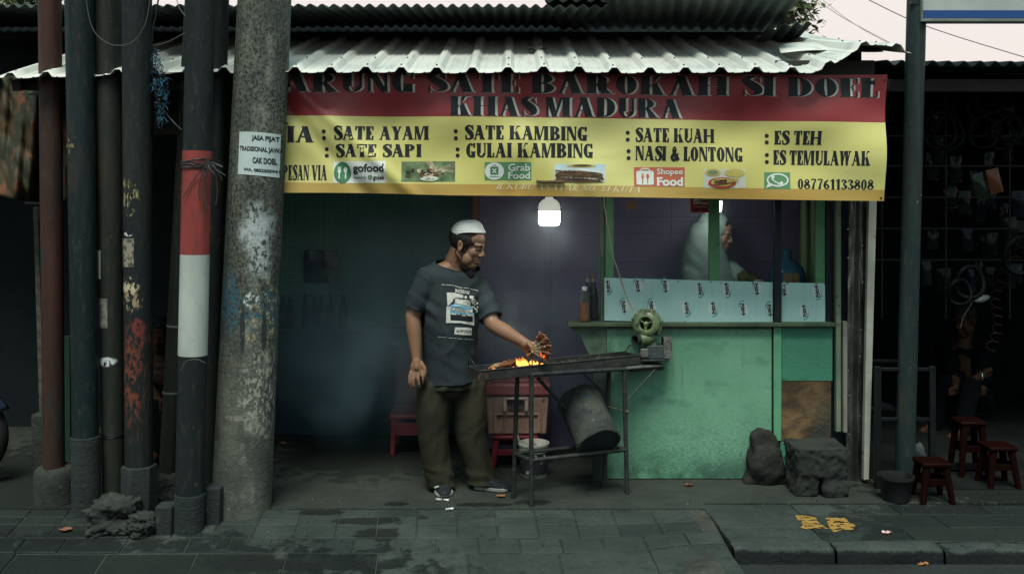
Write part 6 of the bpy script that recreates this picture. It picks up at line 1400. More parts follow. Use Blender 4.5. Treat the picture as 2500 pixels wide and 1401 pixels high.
# ------------------------------------------------------------------ overhead wires at right, trees behind
for pts, r, lab in (([(2100, -10, 9.5), (2215, 46, 9.5), (2330, 88, 9.5), (2520, 146, 9.5)], .004, 'dark overhead wire crossing the sky behind the dark green pole'), ([(1985, -8, 12), (2060, 45, 12), (2205, 122, 12)], .004, 'upper one of two faint overhead wires above the white roof'), ([(2000, -6, 12.5), (2090, 62, 12.5), (2215, 130, 12.5)], .003, 'lower one of two faint overhead wires above the white roof')):
    cable(pts, r, lab, mat('sky_wire', (.28, .30, .30), rough=.6) if 'faint' in lab else m_wire, 'overhead_wire')
def leaf_tree(name, c, rx_, rz_, n, size, trunk_z, label, seed, cols):
    rr = random.Random(seed); t = thing(name, label, 'tree', Vector((c[0], c[1], 0)))
    tk = MB(); tk.tube([(c[0], c[1], 0), (c[0]+.1, c[1], c[2]-rz_*.3), (c[0], c[1]+.1, c[2]+rz_*.3)], [.14, .1, .04], 10)
    for k in range(9):
        a = rr.uniform(0, 6.28); s = Vector((c[0], c[1], c[2]-rz_*rr.uniform(.1, .5))); e = s+Vector((math.cos(a)*rx_*.7, math.sin(a)*rx_*.7, rz_*rr.uniform(.3, .9))); tk.tube([s, s.lerp(e, .5)+Vector((0, 0, .1)), e], [.05, .03, .01], 6)
    tk.build('trunk', m_darkwood, t, smooth=60)
    cl_ = [(Vector((c[0]+rr.gauss(0, .5)*rx_, c[1]+rr.gauss(0, .5)*rx_, c[2]+rr.gauss(0, .5)*rz_)), rr.uniform(.2, .45)*rx_) for _ in range(26)]
    b = MB()
    for k in range(n):
        p0, r_ = rr.choice(cl_); p = p0+Vector((rr.gauss(0, .5), rr.gauss(0, .5), rr.gauss(0, .45)))*r_; s = size*rr.uniform(.6, 1.3)
        m3 = Euler((rr.uniform(-.9, .9), rr.uniform(-.9, .9), rr.uniform(0, 6.28))).to_matrix()
        b.add([p+m3 @ Vector(q)*s for q in ((0, 0, 0), (.5, .22, .04), (1.1, 0, -.1), (.5, -.22, .04))], [(0, 1, 2, 3)], rr.randrange(len(cols)))
    b.build('crown', cols, t, smooth=0, recalc=False); return t
lv = []
for n_, a in (('a', (.10, .13, .05)), ('b', (.06, .09, .035)), ('c', (.16, .17, .08))):
    t = NT('leaf_'+n_); t.b.inputs['Subsurface Weight'].default_value = 0; lv.append(t.done(a, .5))
leaf_tree('tree', ((-1225-0)*12/F, 12, 4.15), 1.0, .85, 5200, .085, 2, 'leafy tree showing above the roof at the far left', 3, lv)
leaf_tree('tree', (XP(20, 10.5), 10.6, 3.05), .8, .9, 2600, .07, 2, 'darker bushy tree just above the left end of the white roof', 4, lv[:2])
leaf_tree('tree', (XP(1905, 12), 12, 4.0), .55, .42, 900, .10, 2, 'tree with pointed leaves peeping out behind the old corrugated roof', 9, lv)
# ------------------------------------------------------------------ litter
m_lf = mat('dry_leaf', (.34, .17, .06), (.24, .11, .04), 40, .7); m_wp = mat('litter_white', (.6, .6, .57), rough=.6)
def scrap(px, py, w_, d, m, label, cat, seed, name):
    rr = random.Random(seed); c = G(px, py); a = rr.uniform(-.5, .5); ca, sa = math.cos(a), math.sin(a)
    def f(u, v):
        k = math.sin(math.pi*min(1, max(.06, u)))**.6 if name == 'dry_leaf' else 1
        x, y = (u-.5)*w_, (v-.5)*d*k; return c+Vector((x*ca-y*sa, x*sa+y*ca, .006+RS*0+(.3*w_*(v-.5)**2*2+.012*mn.noise(Vector((u*3+seed, v*3, 0))))+(RS*(x*sa+y*ca) if c.x < 1.1 and c.y < RY0 else 0)))
    return tag(MB().grid(f, 8, 6).build(name, m, smooth=60, recalc=False, solid=.001), label, cat)
scrap(1223, 1214, .055, .035, m_lf, 'dry orange leaf on the floor just left of the grill table legs', 'leaf', 1, 'dry_leaf')
scrap(1780, 1394, .08, .05, m_lf, 'dry leaf lying on the road by the corner of the kerb', 'leaf', 2, 'dry_leaf')
scrap(1606, 1397, .04, .04, m_lf, 'small dry leaf on the big front slabs left of the kerb', 'leaf', 3, 'dry_leaf')
scrap(1682, 1187, .05, .03, mat('dry_leaf_red', (.22, .08, .05), (.15, .06, .04), 40, .7), 'curled reddish leaf on the floor below the green counter', 'leaf', 4, 'dry_leaf')
scrap(160, 1297, .07, .04, mat('dry_leaf_brown', (.25, .10, .05), (.15, .07, .04), 40, .7), 'brown leaf lying left of the broken concrete lump', 'leaf', 5, 'dry_leaf')
scrap(1098, 1246, .045, .012, m_wp, 'narrow white paper strip on the first paver row', 'paper', 6, 'paper_scrap')
scrap(1089, 1223, .03, .012, m_wp, 'tiny white scrap beside the left shoe of the man', 'paper', 7, 'paper_scrap')
scrap(1070, 1222, .035, .03, mat('clear_litter', (.3, .33, .32), rough=.2), 'crumpled clear plastic scrap in front of the left shoe of the man', 'plastic', 8, 'plastic_scrap')
scrap(2165, 1303, .045, .03, mat('red_litter', (.45, .08, .10), (.6, .5, .5), 60, .5), 'red and white sweet wrapper on the slabs right of the yellow paint', 'wrapper', 9, 'sweet_wrapper')
scrap(2255, 1381, .05, .03, m_lf, 'yellow leaf on the road below the right kerb', 'leaf', 10, 'dry_leaf')
scrap(690, 1085, .05, .03, mat('dim_litter', (.2, .12, .1), rough=.8), 'dim brown scrap on the stall floor behind the concrete pole', 'paper', 11, 'paper_scrap')
# ------------------------------------------------------------------ people
def xf(mb, M4): mb.v = [M4 @ p for p in mb.v]; return mb
def join(a, b): a.add(b.v, b.f); return a
def head_shapes(ears=True, beardless=False):
    """canonical head: x forward, y to its left, z up, metres"""
    m = MB()
    m.ell((-.012, 0, .032), (.098, .077, .084)); m.ell((.030, 0, -.03), (.062, .062, .088)); m.ell((.062, 0, -.098), (.030, .034, .026)); m.ell((.025, 0, -.105), (.045, .045, .03)); m.ell((.035, 0, .045), (.058, .064, .055))
    for s in (-1, 1):
        m.capsule([(-.005, s*.056, -.055), (.03, s*.042, -.09), (.06, s*.02, -.105)], [.022, .022, .02])
        m.ell((.060, s*.036, -.026), (.028, .027, .032)); m.ell((.034, s*.046, -.070), (.040, .024, .040)); m.capsule([(.075, s*.045, .020), (.086, s*.022, .017), (.090, 0, .012)], [.012, .0125, .011])
        m.ell((.099, s*.0145, -.035), (.011, .010, .009)); m.ell((.076, s*.032, .0), (.014, .017, .013))
        if ears:
            r = Euler((0, R(-12), R(s*16))).to_matrix(); m.ell((-.006, s*.080, -.008), (.020, .008, .034), r); m.ell((-.010, s*.086, .004), (.014, .007, .022), r); m.ell((-.002, s*.079, -.036), (.010, .007, .011), r)
    m.capsule([(.087, 0, .010), (.098, 0, -.012), (.106, 0, -.029)], [.009, .011, .0135])
    m.capsule([(.086, -.022, -.064), (.097, 0, -.061), (.086, .022, -.064)], [.007, .0095, .007]); m.capsule([(.084, -.020, -.077), (.095, 0, -.076), (.084, .020, -.077)], [.008, .0105, .008])
    m.ell((.078, 0, -.066), (.022, .032, .024)); return m
def face_carve(mb, Mi):
    """press in eye sockets, the mouth line and the ear hollow of a remeshed head; Mi = world -> canonical"""
    for i, p in enumerate(mb.v):
        q = Mi @ p
        if abs(q.x) < .2 and abs(q.y) < .12 and abs(q.z) < .17:
            d = 0
            for s in (-1, 1):
                d += .009*math.exp(-(((q.x-.09)/.02)**2+((q.y-s*.030)/.013)**2+((q.z-.012)/.006)**2))
                d += .007*math.exp(-(((q.x-.085)/.02)**2+((q.y-s*.030)/.016)**2+((q.z+.012)/.005)**2))
                d += .006*math.exp(-(((q.x-.09)/.025)**2+((q.y-s*.034)/.006)**2+((q.z+.05)/.016)**2))
                if q.y*s > .076: d += 0
            d += .006*math.exp(-(((q.x-.1)/.02)**2+(q.y/.024)**2+((q.z+.069)/.0028)**2))
            c = Vector((.0, 0, -.01)); n = (q-c).normalized(); q2 = q-n*d
            for s in (-1, 1): q2.y -= s*.010*math.exp(-(((q.x+.002)/.010)**2+((q.y-s*.088)/.012)**2+((q.z+.004)/.015)**2))
            mb.v[i] = Mi.inverted() @ q2
    return mb
def head_matrix(pos, yaw, pitch, roll=0, s=1.0):
    return Matrix.Translation(pos) @ Matrix.Rotation(R(yaw), 4, 'Z') @ Matrix.Rotation(R(pitch), 4, 'Y') @ Matrix.Rotation(R(roll), 4, 'X') @ Matrix.Scale(s, 4)
def loft(mb, secs, yaw, n=28):
    """stacked ellipses (centre, half width, half depth); yaw turns the width axis"""
    c, s = math.cos(R(yaw)), math.sin(R(yaw)); vs = []
    for p, a, b in secs:
        for k in range(n):
            t = 2*math.pi*k/n; x, y = a*math.cos(t), b*math.sin(t); vs.append((p[0]+x*c-y*s, p[1]+x*s+y*c, p[2]))
    fs = [(i*n+k, i*n+(k+1) % n, (i+1)*n+(k+1) % n, (i+1)*n+k) for i in range(len(secs)-1) for k in range(n)]
    return mb.add(vs, fs+[tuple(range(n)), tuple((len(secs)-1)*n+k for k in reversed(range(n)))])
def trim(mb, co, no, c, rad):
    """cut a clean hem: drop what lies beyond the plane and within rad of c"""
    co, no, c = Vector(co), Vector(no).normalized(), Vector(c)
    me = mb.mesh('tmp'); bm = bmesh.new(); bm.from_mesh(me); bpy.data.meshes.remove(me)
    bmesh.ops.bisect_plane(bm, geom=bm.verts[:]+bm.edges[:]+bm.faces[:], plane_co=co, plane_no=no)
    dl = [f for f in bm.faces if (f.calc_center_median()-co).dot(no) > 0 and (f.calc_center_median()-c).length < rad]
    bmesh.ops.delete(bm, geom=dl, context='FACES'); bm.verts.index_update()
    n = MB(); n.v = [v.co.copy() for v in bm.verts]; n.f = [tuple(v.index for v in f.verts) for f in bm.faces]; n.m = [0]*len(n.f); bm.free(); return n
def t_skin(name, a, b, sp=.35):
    t = NT(name); c = t.mix(t.step(t.noise(9, 5), .35, .65), a, b); c = t.mix(t.math('MULTIPLY', t.step(t.noise(60, 4, off=3), .6, .72), .35), c, tuple(q*.6 for q in b)); t.bump(t.noise(120, 4), .12, .002); return t.done(c, .48, 0, sp)
m_skin = t_skin('brown_skin', (.235, .13, .079), (.18, .096, .058)); m_nail = mat('nail', (.42, .28, .2), rough=.35)
m_hair = mat('black_hair', (.012, .011, .011), (.022, .02, .02), 60, .65, bump=.6, bs=220, stretch=(1, 1, .3), spec=.12); m_lip = mat('lip', (.19, .085, .06), rough=.45)
Ym = 5.95
# ---- the man at the grill
root = Vector((P(1112, 700, Ym).x, Ym, 0))
man = thing('person', 'man in white cap and dark printed t-shirt fanning satay over the fire', 'person', root)
HM = head_matrix(P(1141, 596, 5.91), -22, 18, 0, 1.05); HI = HM.inverted()
Rs, Re, Rw = P(1046, 684, 5.87), P(1008, 772, 5.86), P(1017, 878, 5.81)
Ls, Le, Lw = P(1165, 700, 6.03), P(1203, 792, 5.88), P(1274, 833, 5.725)
b = xf(head_shapes(), HM)
nk = P(1112, 652, 5.955)
b.capsule([HM @ Vector((-.03, 0, -.05)), HM @ Vector((-.045, 0, -.11)), nk, P(1109, 690, 5.96)], [.062, .060, .068, .09]); b.capsule([HM @ Vector((.0, 0, -.08)), P(1121, 652, 5.94)], [.045, .04])
b.capsule([nk+Vector((-.03, -.015, -.005)), Rs+Vector((.03, .02, .02))], [.055, .06]); b.capsule([nk+Vector((.03, .02, -.01)), Ls+Vector((-.03, -.02, .02))], [.05, .055])
loft(b, [(P(1108, 672, Ym), .12, .07), (P(1106, 700, Ym), .165, .10), (P(1105, 735, Ym), .17, .115), (P(1098, 800, Ym), .15, .125), (P(1098, 870, Ym), .135, .115), (P(1103, 920, Ym), .13, .11), (P(1103, 945, Ym), .10, .09)], 31)
b.capsule([Rs, Rs.lerp(Re, .55), Re, Re.lerp(Rw, .35), Re.lerp(Rw, .75), Rw], [.056, .051, .046, .045, .035, .027])
b.capsule([Ls, Ls.lerp(Le, .55), Le, Le.lerp(Lw, .4), Le.lerp(Lw, .78), Lw], [.056, .051, .046, .046, .036, .031])
hips = [(P(1066, 950, 5.93), P(1057, 1060, 5.95), P(1075, 1180, 5.97)), (P(1138, 950, 5.99), P(1148, 1060, 6.0), P(1172, 1172, 6.02))]
for a, k, f in hips: b.capsule([a, a.lerp(k, .5), k, k.lerp(f, .35), f], [.085, .075, .055, .055, .04])
b.capsule([P(1075, 1180, 5.97), P(1082, 1206, 5.86)], [.04, .034]); b.capsule([P(1172, 1172, 6.02), P(1226, 1190, 5.99)], [.04, .032])
# hanging hand, back of it to the camera
Yh = 5.795
b.ell(P(1017, 897, Yh+.004), (.037, .016, .050), Euler((0, R(-4), 0)).to_matrix()); b.capsule([Rw+Vector((0, -.004, 0)), P(1017, 896, Yh+.003)], [.026, .024])
fingers_r = [([(1003, 908, 0), (1000, 922, -.006), (1000, 935, -.004), (1002, 944, .006)], .0094), ([(1011, 911, -.002), (1009, 927, -.01), (1010, 940, -.006), (1012, 948, .006)], .0099), ([(1020, 911, -.002), (1021, 926, -.01), (1023, 938, -.006), (1024, 945, .006)], .0096), ([(1029, 907, 0), (1032, 918, -.006), (1033, 927, -.003), (1033, 934, .006)], .0085)]
for pts, r in fingers_r: b.capsule([P(x, y, Yh+d) for x, y, d in pts], [r*1.12, r*1.05, r, r*.86], 12)
b.capsule([P(1028, 886, Yh+.01), P(1037, 899, Yh+.004), P(1038, 910, Yh), P(1035, 919, Yh)], [.015, .0125, .011, .009], 12)
# gripping hand
Yg = 5.70
b.capsule([Lw, P(1283, 838, Yg+.01), P(1294, 843, Yg)], [.030, .029, .025]); b.capsule([P(1281, 845, Yg+.012), P(1288, 853, Yg+.008)], [.026, .024])
fingers_l = [([(1292, 836, .004), (1304, 838, -.008), (1308, 847, -.022), (1303, 855, -.03)], .0098), ([(1293, 846, .012), (1306, 855, 0), (1304, 865, -.018), (1294, 864, -.034)], .0098), ([(1288, 852, .012), (1301, 865, .002), (1297, 872, -.016), (1287, 867, -.032)], .0094), ([(1283, 856, .012), (1295, 868, .008), (1303, 876, 0), (1308, 883, -.004)], .0082)]
for pts, r in fingers_l: b.capsule([P(x, y, Yg+d) for x, y, d in pts], [r*1.15, r*1.06, r, r*.88], 12)
b.capsule([P(1281, 842, Yg-.012), P(1291, 839, Yg-.030), P(1298, 848, Yg-.044), P(1300, 860, Yg-.05)], [.0165, .0135, .0115, .0092], 12)
body = remesh(b, .0045, 4, .45); face_carve(body, HI)
body.build('body', m_skin, man, smooth=180)
nl = MB()
for pts, r in fingers_r: x, y, d = pts[-1]; nl.ell(P(x, y-1.5, Yh+d-r*.55), (r*.62, .0035, r*.8))
nl.ell(P(1300, 859, Yg-.058), (.006, .004, .008)); nl.build('fingernails', m_nail, man, smooth=180)
# hair, beard, brows, lips
hb_ = remesh(xf(head_shapes(False), HM), .005, 4)
def hair_ok(p):
    q = HI @ p; a = abs(q.y)
    return (q.x < .05+.012*math.sin(q.z*90) and q.z > .018 and q.x > -.2) or (q.x < -.022 and q.z > -.052) or (.008 < q.x < .036-.25*max(0, -q.z) and q.z > -.062 and a > .045)
hr = keep(hb_, hair_ok); displace(hr, lambda p, n: .0075-.007*sg((HI @ p).z, .035, .06)+.003*mn.noise(p*120)); hr.build('hair', m_hair, man, smooth=180, solid=.006)
bd = MB()
for s in (-1, 1): bd.capsule([(.016, s*.070, -.070), (.020, s*.066, -.100), (.040, s*.040, -.130), (.055, 0, -.142)], [.002, .005, .014, .025])
bd.ell((.058, 0, -.156), (.036, .034, .044)); bd.ell((.074, 0, -.122), (.018, .024, .012)); bd = xf(remesh(bd, .004, 3), HM); displace(bd, lambda p, n: .004*mn.noise(p*130)+.002*mn.noise(p*320)); bd.build('beard', m_hair, man, smooth=180)
mu = MB()
for s in (-1, 1): mu.capsule([(.083, s*.030, -.064), (.094, s*.018, -.054), (.104, 0, -.050)], [.0012, .0024, .002], 8)
xf(mu, HM).build('moustache', mat('stubble', (.085, .055, .04), rough=.8), man, smooth=180)
br = MB()
for s in (-1, 1):
    br.capsule([(.098, s*.012, .018), (.094, s*.026, .024), (.083, s*.044, .020)], [.0032, .0042, .002], 8); 
xf(br, HM).build('eyebrows', m_hair, man, smooth=180)
ey = MB()
for s in (-1, 1): ey.capsule([(.0885, s*.020, -.004), (.0895, s*.032, -.006), (.081, s*.046, -.003)], [.0016, .0026, .0014], 8)
xf(ey, HM).build('eyelashes', m_hair, man, smooth=180)
lp_ = MB(); lp_.capsule([(.089, -.020, -.0765), (.1005, 0, -.0755), (.089, .020, -.0765)], [.004, .0065, .004], 10); lp_.capsule([(.091, -.020, -.0635), (.1035, 0, -.0605), (.091, .020, -.0635)], [.003, .005, .003], 10); xf(lp_, HM).build('lips', m_lip, man, smooth=180)
# knitted cap
cm = MB(); c0 = P(1142, 573, 5.915); f_ = Vector((math.cos(R(-22)), math.sin(R(-22)), .14)).normalized(); l_ = Vector((0, 0, 1)).cross(f_).normalized(); u_ = f_.cross(l_)
def capf(u, v):
    a = 2*math.pi*u; t = v*math.pi/2; r = math.cos(t)**.62 if v < 1 else 0; h = math.sin(t)**1.05
    k = 1+.012*mn.noise(Vector((math.cos(a)*3, math.sin(a)*3, v*4)))
    front = .006*math.exp(-((v-.05)/.05)**2)*max(0, math.cos(a))
    return c0+f_*((.106+front)*r*math.cos(a)*k)+l_*(.090*r*math.sin(a)*k)+u_*(.086*h*k-.010*math.cos(2*a)*(1-v)+.004*(1-v)*math.cos(a))
cm.grid(capf, 56, 26)
t = NT('white_knit'); wv = t.n.new('ShaderNodeTexWave'); wv.wave_type = 'BANDS'; wv.bands_direction = 'Z'; wv.inputs['Scale'].default_value = 22; wv.inputs['Distortion'].default_value = 5; wv.inputs['Detail'].default_value = 3; wv.inputs['Detail Scale'].default_value = 3; t.lk(t.tc.outputs['Object'], wv.inputs[0])
c = t.mix(t.math('MULTIPLY', t.step(wv.outputs['Fac'], .55, .9), .35), (.70, .71, .68), (.40, .42, .42)); t.bump(wv.outputs['Fac'], .35, .004); cm.build('cap', t.done(c, .85), man, smooth=180, recalc=False, solid=.003)
# t-shirt
s = MB(); loft(s, [(P(1110, 634, 5.97), .105, .065), (P(1108, 652, 5.96), .165, .088), (P(1106, 672, Ym), .195, .108), (P(1105, 700, Ym), .200, .125), (P(1105, 735, Ym), .194, .142), (P(1100, 780, Ym), .178, .152), (P(1097, 820, Ym), .165, .156), (P(1096, 870, Ym), .155, .147), (P(1102, 915, Ym), .158, .140), (P(1104, 960, Ym), .160, .14)], 31)
Rs2 = P(1048, 677, 5.87)
s.capsule([Rs2+Vector((.04, .03, .0)), Rs2, P(1030, 712, 5.86), P(1012, 750, 5.855), P(1004, 775, 5.855)], [.07, .074, .071, .062, .058]); s.capsule([Ls+Vector((-.05, -.02, .01)), Ls, P(1184, 742, 5.965), P(1200, 780, 5.90), P(1210, 800, 5.87)], [.07, .074, .07, .062, .06])
shp = remesh(s, .008, 9, .5)
def fold(p, d, f, seed): return mn.noise(Vector((p.dot(d[0])*f[0], p.dot(d[1])*f[1], seed)))
def shirt_fold(p, n):
    z = p.z; a = 0
    side = Vector((.86, .5, 0))
    a += .007*fold(p, (side+Vector((0, 0, .5)), Vector((0, 0, 1))-side*.4), (13, 4), 1)*sg(z, 1.35, .75)
    a += .005*fold(p, (side*.6+Vector((0, 0, 1)), side), (16, 5), 2)
    a += .003*math.sin(p.dot(side)*34+z*9+3*mn.noise(p*5))*sg(z, 1.0, .72)
    pd = (p-P(1120, 752, 5.82)); pk = 1-.9*math.exp(-(pd.x**2+pd.z**2)/.022); a *= .4+.6*pk
    a += pk*.006*(1-abs(mn.noise(Vector((p.dot(side)*7+z*3.5, z*2.2-p.dot(side)*1.5, 11)))))**9+pk*.005*(1-abs(mn.noise(Vector((p.dot(side)*5-z*4.5, z*3+p.dot(side)*2, 17)))))**9
    dx = (p-P(1165, 745, 5.9)); a += .006*math.sin(dx.dot(Vector((.6, 0, -.8)))*85)*math.exp(-dx.length_squared/.012)
    dx = (p-P(1050, 745, 5.85)); a += .006*math.sin(dx.dot(Vector((-.5, 0, -.85)))*75)*math.exp(-dx.length_squared/.01)
    return a
displace(shp, shirt_fold)
shp = trim(shp, P(1100, 931, Ym), (.05, 0, -1), P(1100, 945, Ym), .32)
ua = (Re-Rs); shp = trim(shp, P(1011, 751, 5.86), ua+Vector((0, 0, -.02)), P(998, 779, 5.86), .1)
la = (Le-Ls); shp = trim(shp, P(1197, 777, 5.9), la, P(1207, 797, 5.88), .11)
A_, B_, C_ = P(1077, 631, 5.985), P(1137, 673, 5.83), P(1158, 660, 5.96); nn_ = (B_-A_).cross(C_-A_).normalized(); nn_ = nn_ if nn_.z > 0 else -nn_
shp = trim(shp, (A_+B_+C_)/3, nn_, P(1119, 640, 5.90), .19)
t = NT('dark_slate_cotton'); c = t.mix(t.step(t.noise(5, 5), .35, .7), (.018, .026, .031), (.026, .035, .040)); c = t.mix(t.math('MULTIPLY', t.step(t.noise(3, 4, off=4), .5, .75), .5), c, (.036, .045, .048)); t.bump(t.noise(9, 4), .25, .012); t.bump(t.noise(300, 2), .15, .001)
m_tee = t.done(c, .85, 0, .25); sho = shp.build('tshirt', m_tee, man, smooth=180, solid=.004)
# collar rib
shb = BVHTree.FromPolygons([tuple(p) for p in shp.v], shp.f)
col = []
cen = (A_+B_+C_)/3
ed = {}
for q in shp.f:
    for i in range(len(q)):
        e = tuple(sorted((q[i], q[(i+1) % len(q)]))); ed[e] = ed.get(e, 0)+1
def hem_tube(c, rad, r, name):
    """a rolled hem along the open edge near c"""
    es = [e for e, k in ed.items() if k == 1 and (shp.v[e[0]]-c).length < rad and (shp.v[e[1]]-c).length < rad]
    nx = {}
    for a, b2 in es: nx.setdefault(a, []).append(b2); nx.setdefault(b2, []).append(a)
    if not nx: return
    st = next(iter(nx)); path, seen = [st], {st}
    while True:
        q = [k for k in nx[path[-1]] if k not in seen]
        if not q: break
        path.append(q[0]); seen.add(q[0])
    if len(path) < 8: return
    pts = [shp.v[i] for i in path]+[shp.v[path[0]]]
    MB().tube(pts, r, 8).build(name, m_tee, sho, smooth=60)
hem_tube(cen, .2, .0055, 'collar'); hem_tube(P(1011, 751, 5.86), .1, .0035, 'sleeve_hem'); hem_tube(P(1197, 777, 5.9), .1, .0035, 'sleeve_hem')
# chest print, laid on the cloth
def tee(px, py, lift):
    o = Vector((0, 0, H)); d = (P(px, py, 1)-o).normalized(); h = shb.ray_cast(o, d)
    if h[0] is None: return P(px, py, 5.82)
    n = h[1] if h[1].y < 0 else -h[1]; return h[0]+n*(.0055+lift)
T3 = lambda x, y: (1060+x/8.76, 680+y/8.76)
tp = lambda poly: [[T3(*p) for p in q] for q in poly]
PM = [mat('print_pale', (.56, .57, .52), (.44, .45, .42), 60, .7), mat('print_blue', (.13, .33, .46), (.18, .38, .5), 40, .7), mat('print_grey', (.24, .25, .22), (.33, .34, .3), 80, .7), mat('print_dark', (.012, .016, .018), rough=.7), mat('print_light_blue', (.36, .55, .64), rough=.7)]
pr = MB(); ln = lambda pts, w, m, l=1: ink(pr, stroke([T3(*p) for p in pts], w/8.76), tee, l, m)
def dash(pts, w, rr, m=0):
    for i in range(len(pts)-1):
        n = 9
        for k in range(n):
            f = lambda u: (pts[i][0]+(pts[i+1][0]-pts[i][0])*u, pts[i][1]+(pts[i+1][1]-pts[i][1])*u)
            if rr.random() < .93: ln([f(k/n), f((k+.82)/n)], w*rr.uniform(.7, 1.1), m)
rr = random.Random(5)
dash([(160, 134), (300, 137), (430, 155), (540, 198), (740, 212), (935, 268)], 14, rr); dash([(95, 1235), (330, 1262), (540, 1280), (870, 1305)], 9, rr)
q = fit(sans('INCREASE', .045), *T3(447, 0)[:1], T3(742, 0)[0], T3(0, 222)[1], T3(0, 300)[1], T3(0, 262)[1]); ink(pr, q, tee, 1, 0)
ink(pr, tp([[(265, 298), (400, 305), (395, 480), (285, 600)], [(400, 305), (610, 350), (610, 430), (398, 440)], [(262, 600), (345, 590), (345, 890), (255, 890)], [(255, 885), (560, 905), (565, 950), (250, 945)], [(560, 905), (840, 925), (835, 1000), (565, 950)], [(800, 760), (838, 770), (835, 960), (810, 940)], [(640, 370), (685, 375), (685, 440), (640, 430)]]), tee, 1, 0)
ink(pr, tp([[(745, 370), (835, 378), (830, 460), (790, 470), (760, 440)], [(775, 470), (850, 480), (850, 545), (800, 560)]]), tee, 1, 0)
for k in range(34): x, y = rr.uniform(760, 915), rr.uniform(385, 740); ink(pr, tp([[(x, y), (x+rr.uniform(14, 40), y+rr.uniform(-4, 8)), (x+rr.uniform(10, 36), y+rr.uniform(18, 44)), (x-4, y+rr.uniform(14, 36))]]), tee, 1.6+.04*k, 0 if k % 2 else 3)
ink(pr, tp([[(430, 425), (610, 455), (610, 575), (420, 540)], [(610, 455), (760, 470), (775, 600), (610, 575)]]), tee, 2, 2); ink(pr, tp([[(450, 445), (605, 470), (605, 550), (445, 530)], [(612, 472), (735, 485), (745, 580), (612, 555)]]), tee, 2.6, 0)
for q_ in ([(425, 540), (428, 425), (470, 408), (600, 425), (760, 462), (775, 600)],): ln(q_, 12, 3, 3.2)
ink(pr, tp([[(340, 570), (430, 535), (620, 570), (620, 640), (345, 620)], [(620, 570), (800, 610), (805, 660), (620, 640)], [(345, 620), (620, 645), (620, 760), (340, 740)], [(620, 645), (810, 665), (800, 780), (620, 760)]]), tee, 3.4, 1)
ink(pr, tp([[(400, 555), (560, 570), (560, 600), (400, 590)], [(590, 580), (770, 612), (770, 640), (590, 610)]]), tee, 4, 4)
ink(pr, tp([[(440, 630), (620, 655), (615, 730), (445, 700)], [(620, 655), (750, 672), (750, 745), (615, 730)]]), tee, 4.2, 2)
for cx, cy in ((408, 655), (772, 695)): ink(pr, tp(disc(cx, cy, 36, 42, 18)), tee, 4.8, 3); ink(pr, tp(disc(cx, cy, 28, 33, 16)), tee, 5.4, 0); ink(pr, tp(disc(cx, cy, 11, 13, 12)), tee, 6, 2)
ink(pr, tp([[(340, 755), (620, 775), (620, 880), (350, 870)], [(620, 775), (800, 790), (805, 905), (620, 880)]]), tee, 3.9, 3); ink(pr, tp([[(342, 735), (465, 750), (465, 772), (342, 760)], [(495, 745), (535, 750), (535, 770), (495, 768)], [(690, 770), (810, 785), (810, 800), (690, 790)]]), tee, 4.9, 0)
ink(pr, tp([[(570, 765), (665, 775), (665, 805), (570, 797)]]), tee, 5.2, 2)
ink(pr, tp([[(440, 1035), (790, 1060), (775, 1210), (425, 1185)]]), tee, 1, 0); q = fit(sans('ALL NEW CUSTOM', .03), T3(472, 0)[0], T3(770, 0)[0], T3(0, 1085)[1], T3(0, 1132)[1], T3(0, 1100)[1]); ink(pr, q, tee, 2.2, 3)
q = fit(sans('WITHOUT ARTISTIC', .02), T3(472, 0)[0], T3(750, 0)[0], T3(0, 1138)[1], T3(0, 1152)[1], T3(0, 1152)[1]); ink(pr, q, tee, 2.2, 3)
pr.build('chest_print', PM, sho, smooth=0, recalc=False)
# trousers
s = MB(); s.ell(P(1102, 940, Ym), (.155, .112, .088), Matrix.Rotation(R(31), 3, 'Z')); loft(s, [(P(1103, 895, Ym), .135, .115), (P(1102, 930, Ym), .160, .13), (P(1102, 945, Ym), .162, .132)], 31)
s.capsule([P(1062, 935, 5.93), P(1057, 1000, 5.93), P(1057, 1060, 5.94), P(1064, 1120, 5.96), P(1076, 1180, 5.965), P(1080, 1215, 5.965)], [.104, .100, .092, .085, .082, .084], 24); s.capsule([P(1144, 935, 5.985), P(1147, 1000, 5.99), P(1149, 1060, 6.0), P(1164, 1120, 6.015), P(1178, 1180, 6.015), P(1180, 1215, 6.015)], [.102, .100, .094, .087, .083, .085], 24)
tr_ = remesh(s, .008, 5, .5)
def tro_fold(p, n):
    z = p.z; a = 0
    kx = p.x*1.0+p.y*.35
    a += .010*mn.noise(Vector((kx*14+z*1.2, z*.9, 3)))*sg(z, .78, .3)
    a += .004*mn.noise(Vector((kx*26-z*4, z*3, 8)))+.0045*abs(math.sin(kx*17+z*6+2*mn.noise(Vector((kx*4, z*2, 6)))))**6*sg(z, .75, .5)
    low = sg(z, .20, .04); a += low*(.004*math.sin(z*80+kx*30+7*mn.noise(Vector((kx*7, z*6, 1))))+.010*mn.noise(Vector((kx*11, z*11, 4))))
    kn = math.exp(-((z-.36)/.07)**2); a += .0015*kn*math.sin(z*60-kx*40+4*mn.noise(p*6))
    hp = sg(z, .5, .66); a += .004*hp*math.sin(kx*50-z*40+4*mn.noise(p*7))
    for cx_, zz in ((P(1062, 1000, 5.93).x, 0), (P(1140, 1000, 6).x, 0)): pass
    return a
displace(tr_, tro_fold); tr_ = cut(tr_, (0, 0, .035), (0, .0, -1)); tr_ = cut(tr_, (0, 0, .80), (0, 0, 1))
